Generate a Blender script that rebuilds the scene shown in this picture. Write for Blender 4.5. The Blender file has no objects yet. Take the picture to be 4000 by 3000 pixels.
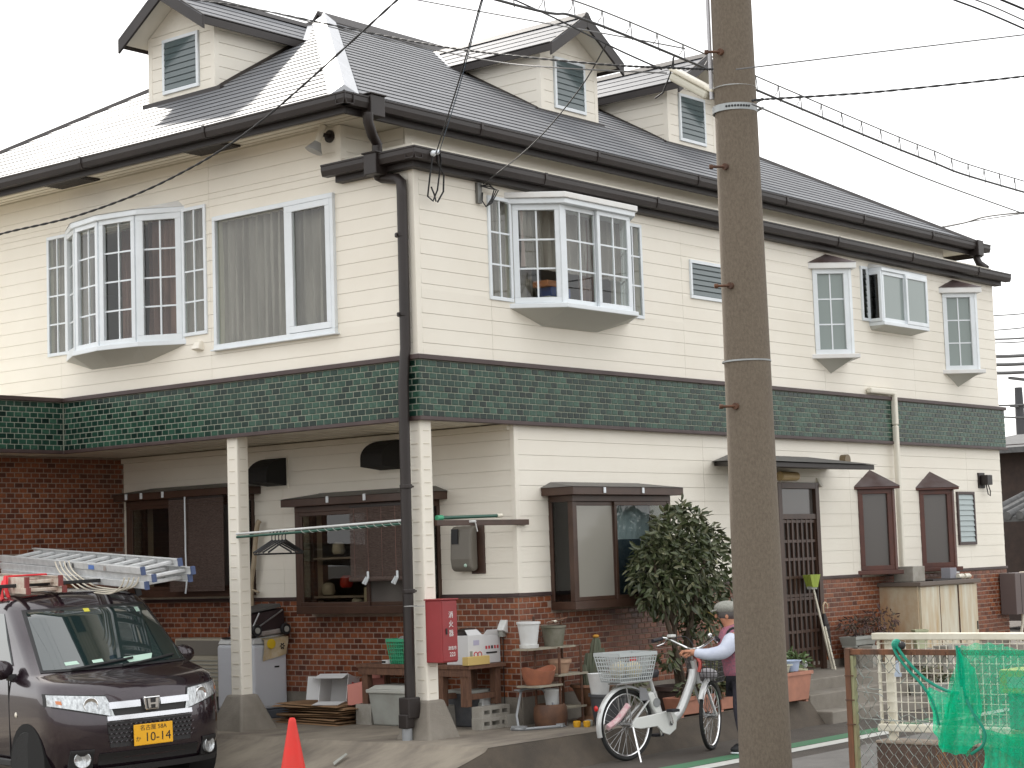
import bpy, bmesh, math, random
from mathutils import Vector, Matrix
random.seed(7)
sc = bpy.context.scene
# ---------------------------------------------------------------- camera, sky, sun, exposure
YAW, PITCH, ROLL = 0.68736, 0.091251, -0.033003
CAM = Vector((-12.1622, -11.0293, 1.76))
fw = Vector((math.cos(YAW)*math.cos(PITCH), math.sin(YAW)*math.cos(PITCH), math.sin(PITCH)))
r0 = Vector((math.sin(YAW), -math.cos(YAW), 0)); u0 = r0.cross(fw)
rt = r0*math.cos(ROLL) + u0*math.sin(ROLL); up = -r0*math.sin(ROLL) + u0*math.cos(ROLL)
cam = bpy.data.cameras.new('camera'); camo = bpy.data.objects.new('camera', cam)
sc.collection.objects.link(camo); sc.camera = camo
cam.sensor_fit = 'HORIZONTAL'; cam.sensor_width = 36; cam.lens = 7400.97/4000*36
cam.clip_start = .1; cam.clip_end = 3000
m3 = Matrix((rt, up, -fw)).transposed(); camo.matrix_world = Matrix.Translation(CAM) @ m3.to_4x4()
SUN_AZ, SUN_EL = math.radians(64), math.radians(38)      # azimuth from +X towards +Y
w = bpy.data.worlds.new('World'); sc.world = w; w.use_nodes = True
nt = w.node_tree; nt.nodes.clear()
def wn(t, **k):
    n = nt.nodes.new(t)
    for a, b in k.items(): setattr(n, a, b)
    return n
out = wn('ShaderNodeOutputWorld'); bg = wn('ShaderNodeBackground')
sky = wn('ShaderNodeTexSky', sky_type='NISHITA', sun_disc=False, sun_elevation=SUN_EL,
         sun_rotation=math.pi/2 - SUN_AZ, air_density=1.0, dust_density=4.0, ozone_density=1.0, altitude=10)
cloud = wn('ShaderNodeTexNoise'); cloud.inputs['Scale'].default_value = 2.2; cloud.inputs['Detail'].default_value = 5
ramp = wn('ShaderNodeValToRGB'); ramp.color_ramp.elements[0].position = .3; ramp.color_ramp.elements[1].position = .75
ramp.color_ramp.elements[0].color = (9.6, 9.7, 9.8, 1); ramp.color_ramp.elements[1].color = (11.2, 11.1, 10.9, 1)
mx = wn('ShaderNodeMixRGB'); mx.inputs[0].default_value = .86
L = nt.links.new
tc = wn('ShaderNodeTexCoord')
L(tc.outputs['Generated'], cloud.inputs['Vector']); L(cloud.outputs['Fac'], ramp.inputs[0])
L(sky.outputs[0], mx.inputs[1]); L(ramp.outputs[0], mx.inputs[2]); L(mx.outputs[0], bg.inputs[0]); bg.inputs[1].default_value = .105
L(bg.outputs[0], out.inputs[0])
sl = bpy.data.lights.new('sun', 'SUN'); sl.energy = 2.6; sl.angle = math.radians(2.5); sl.color = (1, .95, .88)
slo = bpy.data.objects.new('sun', sl); sc.collection.objects.link(slo)
sd = Vector((math.cos(SUN_AZ)*math.cos(SUN_EL), math.sin(SUN_AZ)*math.cos(SUN_EL), math.sin(SUN_EL)))
slo.rotation_euler = sd.to_track_quat('Z', 'Y').to_euler(); slo.location = sd*60
sc.view_settings.view_transform = 'Standard'; sc.view_settings.look = 'None'
sc.view_settings.exposure = 0.82; sc.view_settings.gamma = 1; sc.view_settings.use_curve_mapping = False
sc.cycles.use_denoising = True; sc.cycles.max_bounces = 7; sc.cycles.transparent_max_bounces = 16
sc.cycles.caustics_reflective = False; sc.cycles.caustics_refractive = False; sc.cycles.sample_clamp_indirect = 6

# ---------------------------------------------------------------- helpers
COL = sc.collection
def frame(O, u, n):
    O, u, n = Vector(O), Vector(u).normalized(), Vector(n).normalized()
    return lambda p: O + u*p[0] + n*p[1] + Vector((0, 0, p[2]))
class MB:
    """collects geometry for ONE mesh object"""
    def __init__(s, fr=None): s.v = []; s.f = []; s.fr = fr
    def add(s, vs, fs):
        b = len(s.v); s.v += [tuple(s.fr(p)) if s.fr else tuple(p) for p in vs]
        s.f += [tuple(b+i for i in f) for f in fs]; return s
    def box(s, a0, a1, b0, b1, c0, c1):
        return s.add([(a0,b0,c0),(a1,b0,c0),(a1,b1,c0),(a0,b1,c0),(a0,b0,c1),(a1,b0,c1),(a1,b1,c1),(a0,b1,c1)],
                     [(3,2,1,0),(4,5,6,7),(0,1,5,4),(1,2,6,5),(2,3,7,6),(3,0,4,7)])
    def hexa(s, q): return s.add(q, [(3,2,1,0),(4,5,6,7),(0,1,5,4),(1,2,6,5),(2,3,7,6),(3,0,4,7)])
    def ext(s, pts, vec):
        n = len(pts); v = Vector(vec)
        return s.add([tuple(p) for p in pts] + [tuple(Vector(p)+v) for p in pts],
                     [tuple(range(n-1,-1,-1)), tuple(range(n,2*n))] + [(i,(i+1)%n,n+(i+1)%n,n+i) for i in range(n)])
    def quad(s, *p): return s.add(p, [tuple(range(len(p)))])
    def bar(s, A, B, w, h=None, upv=(0,0,1)):
        h = h or w; A, B = Vector(A), Vector(B); d = (B-A).normalized(); x = d.cross(Vector(upv))
        if x.length < 1e-4: x = d.cross(Vector((1,0,0)))
        x.normalize(); y = x.cross(d); q = []
        for P in (A, B):
            q += [P-x*w/2-y*h/2, P+x*w/2-y*h/2, P+x*w/2+y*h/2, P-x*w/2+y*h/2]
        return s.hexa([tuple(p) for p in q])
    def tube(s, path, r, n=8, cap=True):
        P = [Vector(p) for p in path]; rs = r if isinstance(r, (list, tuple)) else [r]*len(P)
        ref = None; vs = []
        for i, p in enumerate(P):
            d = (P[min(i+1, len(P)-1)] - P[max(i-1, 0)]).normalized()
            if ref is None:
                ref = d.cross(Vector((0,0,1)));
                if ref.length < 1e-3: ref = d.cross(Vector((1,0,0)))
            ref = (ref - d*ref.dot(d)).normalized(); o = d.cross(ref)
            vs += [tuple(p + (ref*math.cos(2*math.pi*k/n) + o*math.sin(2*math.pi*k/n))*rs[i]) for k in range(n)]
        fs = [(i*n+k, i*n+(k+1)%n, (i+1)*n+(k+1)%n, (i+1)*n+k) for i in range(len(P)-1) for k in range(n)]
        if cap: fs += [tuple(range(n-1,-1,-1)), tuple(range((len(P)-1)*n, len(P)*n))]
        return s.add(vs, fs)
    def lathe(s, prof, n=20, c=(0,0,0), sx=1, sy=1, cap=True):
        vs = [(c[0]+r*sx*math.cos(2*math.pi*k/n), c[1]+r*sy*math.sin(2*math.pi*k/n), c[2]+z) for r, z in prof for k in range(n)]
        fs = [(i*n+k, i*n+(k+1)%n, (i+1)*n+(k+1)%n, (i+1)*n+k) for i in range(len(prof)-1) for k in range(n)]
        if cap: fs += [tuple(range(n-1,-1,-1)), tuple(range((len(prof)-1)*n, len(prof)*n))]
        return s.add(vs, fs)
    def ball(s, c, r, n=10, m=7, sc3=(1,1,1)):
        pr = [(max(math.sin(math.pi*i/m), .001), -math.cos(math.pi*i/m)) for i in range(m+1)]
        vs = [(c[0]+r*sc3[0]*a*math.cos(2*math.pi*k/n), c[1]+r*sc3[1]*a*math.sin(2*math.pi*k/n), c[2]+r*sc3[2]*z) for a, z in pr for k in range(n)]
        return s.add(vs, [(i*n+k, i*n+(k+1)%n, (i+1)*n+(k+1)%n, (i+1)*n+k) for i in range(m) for k in range(n)])
    def build(s, name, mat, parent=None, smooth=False, bevel=0, seg=2, sub=0, loc=None, fix=True):
        me = bpy.data.meshes.new(name); me.from_pydata([tuple(v) for v in s.v], [], s.f)
        if fix:
            bm = bmesh.new(); bm.from_mesh(me); bmesh.ops.recalc_face_normals(bm, faces=bm.faces); bm.to_mesh(me); bm.free()
        if mat is not None: me.materials.append(mat)
        if smooth:
            me.polygons.foreach_set('use_smooth', [True]*len(me.polygons))
            me.set_sharp_from_angle(angle=math.radians(45))
        o = bpy.data.objects.new(name, me); COL.objects.link(o)
        if parent is not None: o.parent = parent
        if loc is not None: o.location = loc
        if bevel:
            b = o.modifiers.new('b', 'BEVEL'); b.width = bevel; b.segments = seg; b.limit_method = 'ANGLE'; b.angle_limit = math.radians(35)
        if sub:
            b = o.modifiers.new('s', 'SUBSURF'); b.levels = b.render_levels = sub
        return o
def tag(o, label=None, cat=None, group=None, kind=None):
    if label: o['label'] = label
    if cat: o['category'] = cat
    if group: o['group'] = group
    if kind: o['kind'] = kind
    return o
def thing(name, label, cat, loc=(0,0,0), rz=0, group=None):
    o = bpy.data.objects.new(name, None); COL.objects.link(o); o.location = loc; o.rotation_euler = (0,0,rz); o.empty_display_size = .1
    return tag(o, label, cat, group)
def piece(src, name, parent, loc, rz=0, mat=None):
    o = bpy.data.objects.new(name, src.data if hasattr(src, 'data') else src); COL.objects.link(o); o.parent = parent; o.location = loc; o.rotation_euler = (0,0,rz)
    return o
def clone(root, loc=None, rz=None, label=None):
    r = root.copy(); COL.objects.link(r)
    if loc is not None: r.location = loc
    if rz is not None: r.rotation_euler = (0,0,rz)
    if label: r['label'] = label
    for ch in [o for o in COL.objects if o.parent == root]:
        c = ch.copy(); COL.objects.link(c); c.parent = r
        for g in [o for o in COL.objects if o.parent == ch]:
            d = g.copy(); COL.objects.link(d); d.parent = c
    return r
def subrect(rects, hole):
    a0,a1,c0,c1 = hole; res = []
    for x0,x1,z0,z1 in rects:
        if a1 <= x0 or a0 >= x1 or c1 <= z0 or c0 >= z1: res.append((x0,x1,z0,z1)); continue
        if z0 < c0: res.append((x0,x1,z0,c0))
        if z1 > c1: res.append((x0,x1,c1,z1))
        m0, m1 = max(z0,c0), min(z1,c1)
        if x0 < a0: res.append((x0,a0,m0,m1))
        if x1 > a1: res.append((a1,x1,m0,m1))
    return res
# ---------------------------------------------------------------- materials
def lin(r, g, b):
    f = lambda c: (c/255/12.92 if c <= 10 else ((c/255+.055)/1.055)**2.4)
    return (f(r), f(g), f(b), 1)
def mat(name, c, rough=.6, metal=0, c2=None, ns=6, amt=.5, bump=0, bs=60, spec=.5, coat=0, rand=None, stretch=None, rough2=None):
    """principled; colour mixes c -> c2 by object-space noise; rand = list of colours picked per piece"""
    M = bpy.data.materials.new(name); M.use_nodes = True; t = M.node_tree; P = t.nodes['Principled BSDF']; N = t.nodes.new; K = t.links.new
    P.inputs['Roughness'].default_value = rough; P.inputs['Metallic'].default_value = metal
    P.inputs['Specular IOR Level'].default_value = spec; P.inputs['Coat Weight'].default_value = coat; P.inputs['Coat Roughness'].default_value = .04
    c = tuple(c) if len(c) == 4 else tuple(c)+(1,)
    P.inputs['Base Color'].default_value = c
    src = None; co = N('ShaderNodeTexCoord'); vec = co.outputs['Object']
    if stretch:
        mp = N('ShaderNodeMapping'); mp.inputs['Scale'].default_value = stretch; K(vec, mp.inputs['Vector']); vec = mp.outputs[0]
    if rand:
        oi = N('ShaderNodeObjectInfo'); ge = N('ShaderNodeNewGeometry'); ad = N('ShaderNodeMath'); ad.operation = 'ADD'; fr = N('ShaderNodeMath'); fr.operation = 'FRACT'
        K(oi.outputs['Random'], ad.inputs[0]); K(ge.outputs['Random Per Island'], ad.inputs[1]); K(ad.outputs[0], fr.inputs[0])
        rp = N('ShaderNodeValToRGB'); rp.color_ramp.interpolation = 'LINEAR'; e = rp.color_ramp.elements
        while len(e) < len(rand): e.new(.5)
        for i, q in enumerate(rand): e[i].position = i/(len(rand)-1); e[i].color = tuple(q) if len(q) == 4 else tuple(q)+(1,)
        K(fr.outputs[0], rp.inputs[0]); src = rp.outputs[0]
    if c2:
        c2 = tuple(c2) if len(c2) == 4 else tuple(c2)+(1,)
        no = N('ShaderNodeTexNoise'); no.inputs['Scale'].default_value = ns; no.inputs['Detail'].default_value = 6; no.inputs['Roughness'].default_value = .62
        K(vec, no.inputs['Vector']); r2 = N('ShaderNodeMapRange'); r2.inputs[1].default_value = .35; r2.inputs[2].default_value = .7
        r2.inputs[3].default_value = 0; r2.inputs[4].default_value = amt*2 if amt < .5 else 1.0
        K(no.outputs['Fac'], r2.inputs[0]); mi = N('ShaderNodeMixRGB'); K(r2.outputs[0], mi.inputs[0])
        if src: K(src, mi.inputs[1])
        else: mi.inputs[1].default_value = c
        mi.inputs[2].default_value = c2; src = mi.outputs[0]
        if rough2 is not None:
            r3 = N('ShaderNodeMapRange'); r3.inputs[1].default_value = .35; r3.inputs[2].default_value = .7; r3.inputs[3].default_value = rough; r3.inputs[4].default_value = rough2
            K(no.outputs['Fac'], r3.inputs[0]); K(r3.outputs[0], P.inputs['Roughness'])
    if src: K(src, P.inputs['Base Color'])
    if bump:
        nb = N('ShaderNodeTexNoise'); nb.inputs['Scale'].default_value = bs; nb.inputs['Detail'].default_value = 4; K(vec, nb.inputs['Vector'])
        bp = N('ShaderNodeBump'); bp.inputs['Strength'].default_value = bump; bp.inputs['Distance'].default_value = .01
        K(nb.outputs['Fac'], bp.inputs['Height']); K(bp.outputs[0], P.inputs['Normal'])
    return M
def glass(name, tint=(.9,.92,.9), refl=1.0, rough=0.0, frost=None):
    M = bpy.data.materials.new(name); M.use_nodes = True; t = M.node_tree; t.nodes.clear(); N = t.nodes.new; K = t.links.new
    o = N('ShaderNodeOutputMaterial'); mi = N('ShaderNodeMixShader'); fr = N('ShaderNodeFresnel'); fr.inputs[0].default_value = 1.55
    g = N('ShaderNodeBsdfGlossy'); g.inputs['Roughness'].default_value = rough; g.inputs['Color'].default_value = (refl,refl,refl,1)
    if frost:
        a = N('ShaderNodeMixShader'); tr = N('ShaderNodeBsdfTranslucent'); df = N('ShaderNodeBsdfDiffuse')
        tr.inputs[0].default_value = tuple(frost)+(1,); df.inputs[0].default_value = tuple(frost)+(1,); a.inputs[0].default_value = .65
        K(tr.outputs[0], a.inputs[1]); K(df.outputs[0], a.inputs[2]); base = a.outputs[0]
    else:
        a = N('ShaderNodeBsdfTransparent'); a.inputs[0].default_value = tuple(tint)+(1,); base = a.outputs[0]
    ge = N('ShaderNodeNewGeometry'); sb = N('ShaderNodeMath'); sb.operation = 'SUBTRACT'; sb.inputs[0].default_value = 1; K(ge.outputs['Backfacing'], sb.inputs[1]); mu = N('ShaderNodeMath'); mu.operation = 'MULTIPLY'; K(fr.outputs[0], mu.inputs[0]); K(sb.outputs[0], mu.inputs[1])
    K(mu.outputs[0], mi.inputs[0]); K(base, mi.inputs[1]); K(g.outputs[0], mi.inputs[2]); K(mi.outputs[0], o.inputs[0]); return M
SID = mat('siding_paint', (.83,.785,.69), .55, c2=(.79,.74,.64), ns=1.3, bump=.25, bs=160)
SIDW = mat('siding_backing', (.66,.62,.53), .8)
SOF = mat('soffit_board', (.78,.74,.64), .6, c2=(.70,.66,.56), ns=2)
BRN = mat('dark_brown_metal', (.013,.0085,.007), .48, c2=(.022,.015,.013), ns=3, bump=.05, bs=300)
BRNT = mat('brown_trim', (.045,.026,.024), .5, c2=(.07,.045,.042), ns=4)
WOODF = mat('brown_window_frame', (.045,.022,.014), .4, c2=(.07,.035,.022), ns=5)
WHT = mat('white_window_frame', (.76,.80,.83), .35, c2=(.68,.72,.74), ns=3)
WHTW = mat('weathered_white_metal', (.74,.75,.74), .4, c2=(.50,.36,.24), ns=3.2, amt=.12)
GRN = mat('green_glazed_tile', (.03,.1,.07), .10, rand=[(.003,.011,.009),(.008,.030,.022),(.020,.062,.042),(.028,.082,.055),(.040,.105,.070),(.012,.042,.030),(.004,.014,.011),(.050,.125,.083)], c2=(.012,.03,.022), ns=40, amt=.35, bump=.15, bs=90, rough2=.2, spec=.25)
GRNG = mat('green_tile_grout', (.30,.315,.255), .85, c2=(.20,.215,.17), ns=5)
RED = mat('red_brick_tile', (.15,.04,.02), .32, rand=[(.15,.040,.016),(.24,.070,.027),(.31,.102,.040),(.20,.056,.022),(.09,.025,.013),(.26,.078,.031),(.17,.046,.019)], c2=(.06,.020,.012), ns=45, amt=.22, bump=.15, bs=90, rough2=.5)
REDG = mat('brick_grout', (.36,.275,.22), .9, c2=(.24,.18,.145), ns=6)
SLATE = mat('roof_slate', (.125,.129,.140), .54, c2=(.175,.18,.193), ns=1.2, bump=.2, bs=45, spec=.22, stretch=(1,1,3), rough2=.62)
HIPC = mat('hip_cap_metal', (.46,.47,.49), .5, metal=.15, c2=(.38,.39,.41), ns=2)
CONC = mat('concrete', (.25,.225,.19), .85, c2=(.15,.13,.105), ns=2.2, bump=.35, bs=70)
CONCL = mat('pale_concrete_block', (.36,.34,.30), .9, c2=(.25,.23,.195), ns=7, bump=.5, bs=90)
ASPH = mat('asphalt', (.092,.079,.065), .85, c2=(.06,.05,.042), ns=1.5, bump=.5, bs=220)
GLS = glass('window_glass'); GLSD = glass('dark_glass', (.45,.47,.45))
FRO = glass('frosted_glass', frost=(.34,.40,.38), rough=.15)
FROD = glass('frosted_dark_glass', frost=(.15,.135,.125), rough=.15)
LOUV = glass('louvre_glass', frost=(.14,.185,.19), rough=.12)
CUR = mat('curtain', (.36,.32,.295), .9, c2=(.27,.24,.22), ns=9, stretch=(1,1,.2))
CURB = mat('brown_curtain', (.25,.14,.115), .9, c2=(.10,.06,.05), ns=7, stretch=(1,1,.2))
SLATEB = mat('slate_butt_shadow', (.012,.012,.013), .8)  # gap shadow under each slate course, painted as a near-black butt face
ROOM = mat('room_interior', (.26,.235,.20), .9)
# ================================================================ the setting
def struct(name, m, mt, **k): return tag(m.build(name, mt, **k), kind='structure')
GRND = mat('lot_ground', (.16,.145,.125), .95, c2=(.10,.09,.08), ns=.8, bump=.5, bs=60)
g = MB(); g.quad((-900,-900,-.2),(900,-900,-.2),(900,900,-.2),(-900,900,-.2)); struct('ground', g, GRND)
rx = [(-60,-.14),(-8,-.10),(-3,-.075),(-1.2,-.04),(1,0),(90,0)]; g = MB()
for (a_, za), (b_, zb) in zip(rx, rx[1:]): g.quad((a_,-5.6,za),(b_,-5.6,zb),(b_,-.6,zb),(a_,-.6,za))
struct('road', g, ASPH)
g = MB(); g.quad((-60,-40,-.10),(90,-40,-.10),(90,-5.5,-.012),(-60,-5.5,-.16)); struct('lot_ground', g, GRND)
GPNT = mat('green_road_paint', (.06,.20,.10), .7, c2=(.09,.16,.10), ns=9, amt=.35, bump=.3, bs=220)
WPNT = mat('white_road_paint', (.62,.62,.58), .6, c2=(.42,.42,.39), ns=14, amt=.3, bump=.3, bs=220)
g = MB(); g.quad((.5,-2.09,.004),(60,-2.09,.004),(60,-1.88,.004),(.5,-1.88,.004)); struct('green_road_stripe', g, GPNT)
g = MB(); g.quad((.5,-2.28,.004),(60,-2.28,.004),(60,-2.11,.004),(.5,-2.11,.004)); struct('white_road_line', g, WPNT)
PAV = mat('road_patch_asphalt', (.20,.19,.175), .9, c2=(.14,.13,.12), ns=2, bump=.5, bs=220)
g = MB(); g.quad((1,-5.2,.004),(90,-5.2,.004),(90,-2.55,.004),(1,-2.55,.004)); struct('road_surface', g, PAV)
xs = [-14,-8,-4,-2.5,-1.9,-1.5,-1.15,-.9,-.7,-.5,-.44,-.40,0,.6,1.2,2,3,4.6]
def zt(x):
    if x >= -.401: return .24
    return max(-.058, .24 - .27*(-.4-x) + .02*math.sin(x*3))
def ye(x): return -1.0 if x >= -.9 else -1.0 - .42*(-.9-x)**1.05
g = MB(); k = MB()
for x0, x1 in zip(xs, xs[1:]):
    for t0, t1 in ((0,.15),(.15,.4),(.4,1)):
        yy = lambda x, t: ye(x) + (9-ye(x))*t
        g.quad((x0,yy(x0,t0),zt(x0)),(x1,yy(x1,t0),zt(x1)),(x1,yy(x1,t1),zt(x1)),(x0,yy(x0,t1),zt(x0)))
    n = lambda x: (x, ye(x)-.19-max(0,-.9-x)*.15, -.01 if x > 0 else -.13)
    k.quad(n(x0), n(x1), (x1,ye(x1),zt(x1)-.003), (x0,ye(x0),zt(x0)-.003))
struct('pavement', g, mat('apron_concrete', (.27,.235,.185), .85, c2=(.12,.10,.082), ns=1.6, amt=.6, bump=.45, bs=110, stretch=(.8,1.9,1)))
struct('kerb', k, mat('dark_kerb', (.095,.075,.055), .9, c2=(.052,.042,.033), ns=3, bump=.7, bs=120))
g = MB(); g.box(4.6,13.5,-.75,.03,-.02,.40); g.box(7.25,13.5,-1.0,-.75,-.02,.40)
struct('entrance_landing', g, CONC, bevel=.012)
for i, (y0, zz) in enumerate(((-1.02,.28),(-1.27,.12))):
    g = MB(); g.box(4.6,7.25,y0,-.75+ (0 if i == 0 else -.27),-.02,zz); struct('entrance_step', g, CONC, bevel=.012)

# ================================================================ the house
H = thing('house', 'two storey cream sided house with green tile band, brick base and slate hip roof', 'house')
FL = frame((0,0,0),(0,1,0),(-1,0,0)); FR = frame((0,0,0),(1,0,0),(0,-1,0))
FG = frame((0,.03,0),(1,0,0),(0,-1,0)); FC = frame((1.302,0,0),(0,1,0),(-1,0,0))
FB = frame((0,5.62,0),(1,0,0),(0,-1,0)); FP = frame((0,4.96,0),(1,0,0),(0,-1,0))
def planks(name, par, fr, a0, a1, c0, c1, holes, pitch=.131, c_ref=None, joints=()):
    """siding: one mesh object per board, cut round the openings"""
    ref = c0 if c_ref is None else c_ref; n0 = math.floor((c0-ref)/pitch+.001); cuts = [a0]+[j for j in joints if a0 < j < a1]+[a1]
    i = n0
    while ref+i*pitch < c1-.004:
        z0, z1 = max(c0, ref+i*pitch), min(c1, ref+(i+1)*pitch)
        for s0, s1 in zip(cuts, cuts[1:]):
            rs = [(s0+.0012, s1-.0012, z0, z1-.0022)]
            for h in holes: rs = subrect(rs, h)
            if not rs: continue
            for x0,x1,y0,y1 in rs:
                if x1-x0 < .004 or y1-y0 < .004: continue
                d = .003 if y1 > z1-.02 else 0
                MB(fr).hexa([(x0,0,y0),(x1,0,y0),(x1,.014,y0),(x0,.014,y0),(x0,0,y1),(x1,0,y1),(x1,.014-d,y1),(x0,.014-d,y1)]).build('siding_plank', SID, par)
        i += 1
def backing(name, fr, a0, a1, c0, c1, holes, mt, b0=-.10, b1=.001):
    rs = [(a0,a1,c0,c1)]
    for h in holes: rs = subrect(rs, h)
    m = MB(fr)
    for x0,x1,y0,y1 in rs: m.box(x0,x1,b0,b1,y0,y1)
    return m.build(name, mt, H)
def pane(par, fr, a0, a1, c0, c1, b, mt=None, name='pane'):
    return MB(fr).box(a0,a1,b,b+.005,c0,c1).build(name, mt or GLS, par)
def sash(par, fr, a0, a1, c0, c1, b, nx=1, nz=1, fwd=.045, dep=.04, fm=None, gm=None, mw=.016, name='sash'):
    """a framed, optionally muntined sash with one pane object per light"""
    fm = fm or WHT; m = MB(fr)
    m.box(a0,a1,b,b+dep,c0,c0+fwd); m.box(a0,a1,b,b+dep,c1-fwd,c1)
    m.box(a0,a0+fwd,b,b+dep,c0+fwd,c1-fwd); m.box(a1-fwd,a1,b,b+dep,c0+fwd,c1-fwd)
    m.build(name, fm, par, bevel=.004)
    ia0, ia1, ic0, ic1 = a0+fwd, a1-fwd, c0+fwd, c1-fwd
    da, dc = (ia1-ia0)/nx, (ic1-ic0)/nz
    for i in range(1, nx): MB(fr).box(ia0+i*da-mw/2, ia0+i*da+mw/2, b+.006, b+.022, ic0, ic1).build('muntin', fm, par)
    for j in range(1, nz): MB(fr).box(ia0, ia1, b+.0075, b+.0205, ic0+j*dc-mw/2, ic0+j*dc+mw/2).build('muntin', fm, par)
    for i in range(nx):
        for j in range(nz):
            pane(par, fr, ia0+i*da, ia0+(i+1)*da, ic0+j*dc, ic0+(j+1)*dc, b+.010, gm)
def curtain(par, fr, a0, a1, c0, c1, b, mt=None, waves=9, amp=.03, open_bottom=0):
    m = MB(fr); n = int(waves*8); rnd = random.Random(a0*13+c0)
    ph = rnd.random()*6; vs = []; 
    for i in range(n+1):
        t = i/n; x = a0+(a1-a0)*t; y = b + amp*math.sin(t*waves*6.283+ph+math.sin(t*9+ph)) + amp*.5*math.sin(t*waves*2.1*6.283)
        lift = open_bottom*math.sin(t*math.pi)**2
        for q in (0,.33,.66,1): vs.append((x+.01*math.sin(q*3+i), y*(1)+.008*math.sin(q*5+i*.7), c0+lift+(c1-c0-lift)*q))
    fs = [(i*4+q,(i+1)*4+q,(i+1)*4+q+1,i*4+q+1) for i in range(n) for q in range(3)]
    return m.add(vs, fs).build('curtain', mt or CUR, par, smooth=True, fix=False)

# ---- walls
hR = [(.99,1.30,4.13,5.06),(1.36,3.0,4.12,5.06),(3.06,3.36,4.13,5.06),(4.26,4.98,4.42,4.79),(6.80,7.38,3.95,4.95),(8.10,9.17,4.44,5.04),(7.90,8.05,4.46,5.08),(10.05,10.62,3.95,4.95)]
hL = [(.99,2.55,3.87,5.07),(3.10,4.83,3.98,5.22),(2.73,3.05,4.03,5.24),(4.86,5.17,4.03,5.24)]
hG = [(1.80,3.33,1.30,2.30),(5.86,6.62,.42,2.46),(7.65,8.21,1.47,2.42),(9.19,9.73,1.47,2.42),(10.18,10.60,1.75,2.38)]
hC = [(.98,2.65,1.30,2.30),(3.54,5.26,1.49,2.48)]
wr = backing('street_wall', FR, 0, 11.52, 2.99, 5.42, hR, SIDW)
wl = backing('side_wall', FL, 0.1, 7.9, 2.99, 5.42, hL, SIDW)
backing('side_wall_top', FL, .876, 7.9, 5.42, 5.8, [], SIDW)
wg = backing('street_wall_ground', FG, 1.40, 11.52, .2, 2.99, hG, SIDW)
wc = backing('porch_wall', FC, .03, 7.9, .2, 2.99, hC, SIDW)
m = MB(); m.box(-.02,11.5,7.85,7.95,.2,5.8); m.box(11.42,11.515,.1,7.85,.2,5.42); m.box(11.1,11.19,.6,7.85,5.42,5.8); m.build('rear_wall', SIDW, H)
m = MB(); m.box(.1,11.4,.15,7.8,3.035,3.055); m.box(.1,11.4,.15,7.8,5.20,5.22); m.box(1.45,11.4,.15,7.8,.3,.32); m.box(3.6,3.65,1.2,7.8,3.06,5.19); m.box(.1,11.4,2.6,2.65,3.06,5.19); m.box(1.45,11.4,1.6,1.65,.32,2.98); m.box(2.9,2.95,.2,7.8,.32,2.98); m.build('interior_floor', ROOM, H)
planks('s', wr, FR, .052, 11.50, 3.545, 5.30, hR, joints=(1.0,4.1,6.95,9.15), c_ref=3.545-.02)
planks('s', wl, FL, .052, 7.9, 3.545, 5.30, hL, joints=(2.66,4.98), c_ref=3.545-.02)
planks('s', wl, FL, .93, 7.9, 5.30, 5.72, hL, joints=(2.66,4.98), c_ref=3.545-.02)
m = MB(); m.box(-.018,.05,-.018,.05,3.545,5.26); m.build('corner_trim', SID, H, bevel=.006)
m = MB(); m.box(-.02,.0,.876,.93,5.28,5.73); m.box(-.02,.05,.858,.876,5.28,5.73); m.build('corner_trim', SID, H, bevel=.004)
# notched upper corner and the set-back strip above the pent roof
m = MB(); m.box(.0,.50,.876,.96,5.3,5.75); m.box(.491,.57,.55,.876,5.3,5.75); m.box(.50,11.19,.535,.62,5.3,5.75); ws = m.build('setback_wall', SIDW, H)
planks('s', ws, frame((0,.876,0),(1,0,0),(0,-1,0)), .05, .49, 5.33, 5.73, [], c_ref=3.545-.02)
planks('s', ws, frame((.491,0,0),(0,1,0),(-1,0,0)), .54, .862, 5.33, 5.73, [], c_ref=3.545-.02)
planks('s', ws, frame((0,.535,0),(1,0,0),(0,-1,0)), .48, 11.19, 5.33, 5.73, [], c_ref=3.545-.02, pitch=.2, joints=(3.5,6.5,9.5))
planks('s', wg, FG, 1.345, 11.50, 1.433, 2.985, hG, pitch=.1411, c_ref=1.433, joints=(4.4,7.45,10.5))
planks('s', wc, FC, .06, 5.62, 1.433, 2.935, hC, pitch=.1411, c_ref=1.433, joints=(3.09,))
m = MB(); m.box(1.283,1.342,.008,.062,1.433,2.985); m.build('corner_trim', SID, H, bevel=.005)
m = MB(); m.box(1.24,1.302,.05,5.6,2.93,2.985); m.build('porch_cornice', SOF, H, bevel=.006)
# soffits
m = MB(); m.box(.0,1.35,.0,4.96,2.995,3.03); m.box(-2.3,1.35,4.965,8.5,2.995,3.03)
for i in range(20): m.box(.02,1.24,.12+i*.24,.127+i*.24,2.990,2.997)
m.build('porch_soffit', SOF, H)
m = MB(); m.box(-.48,.9,.35,8.3,5.735,5.76); m.box(.9,11.98,.35,1.2,5.736,5.76); m.build('eave_soffit', SOF, H)
m = MB()
for i in range(5): m.box(-.44+i*.09,-.43+i*.09,.36,7.9,5.730,5.7345)
m.build('soffit_groove', mat('soffit_groove', (.5,.46,.38), .8), H)
m = MB(FL)
for (y0,y1) in ((2.10,2.66),(4.20,4.82)):
    m = MB(FL); m.box(y0,y1,.10,.36,5.715,5.731)
    v = m.build('soffit_vent', BRN, H)
    for i in range(7): MB(FL).box(y0+.02,y1-.02,.115+i*.034,.135+i*.034,5.708,5.716).build('vent_slat', BRN, v)
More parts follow.
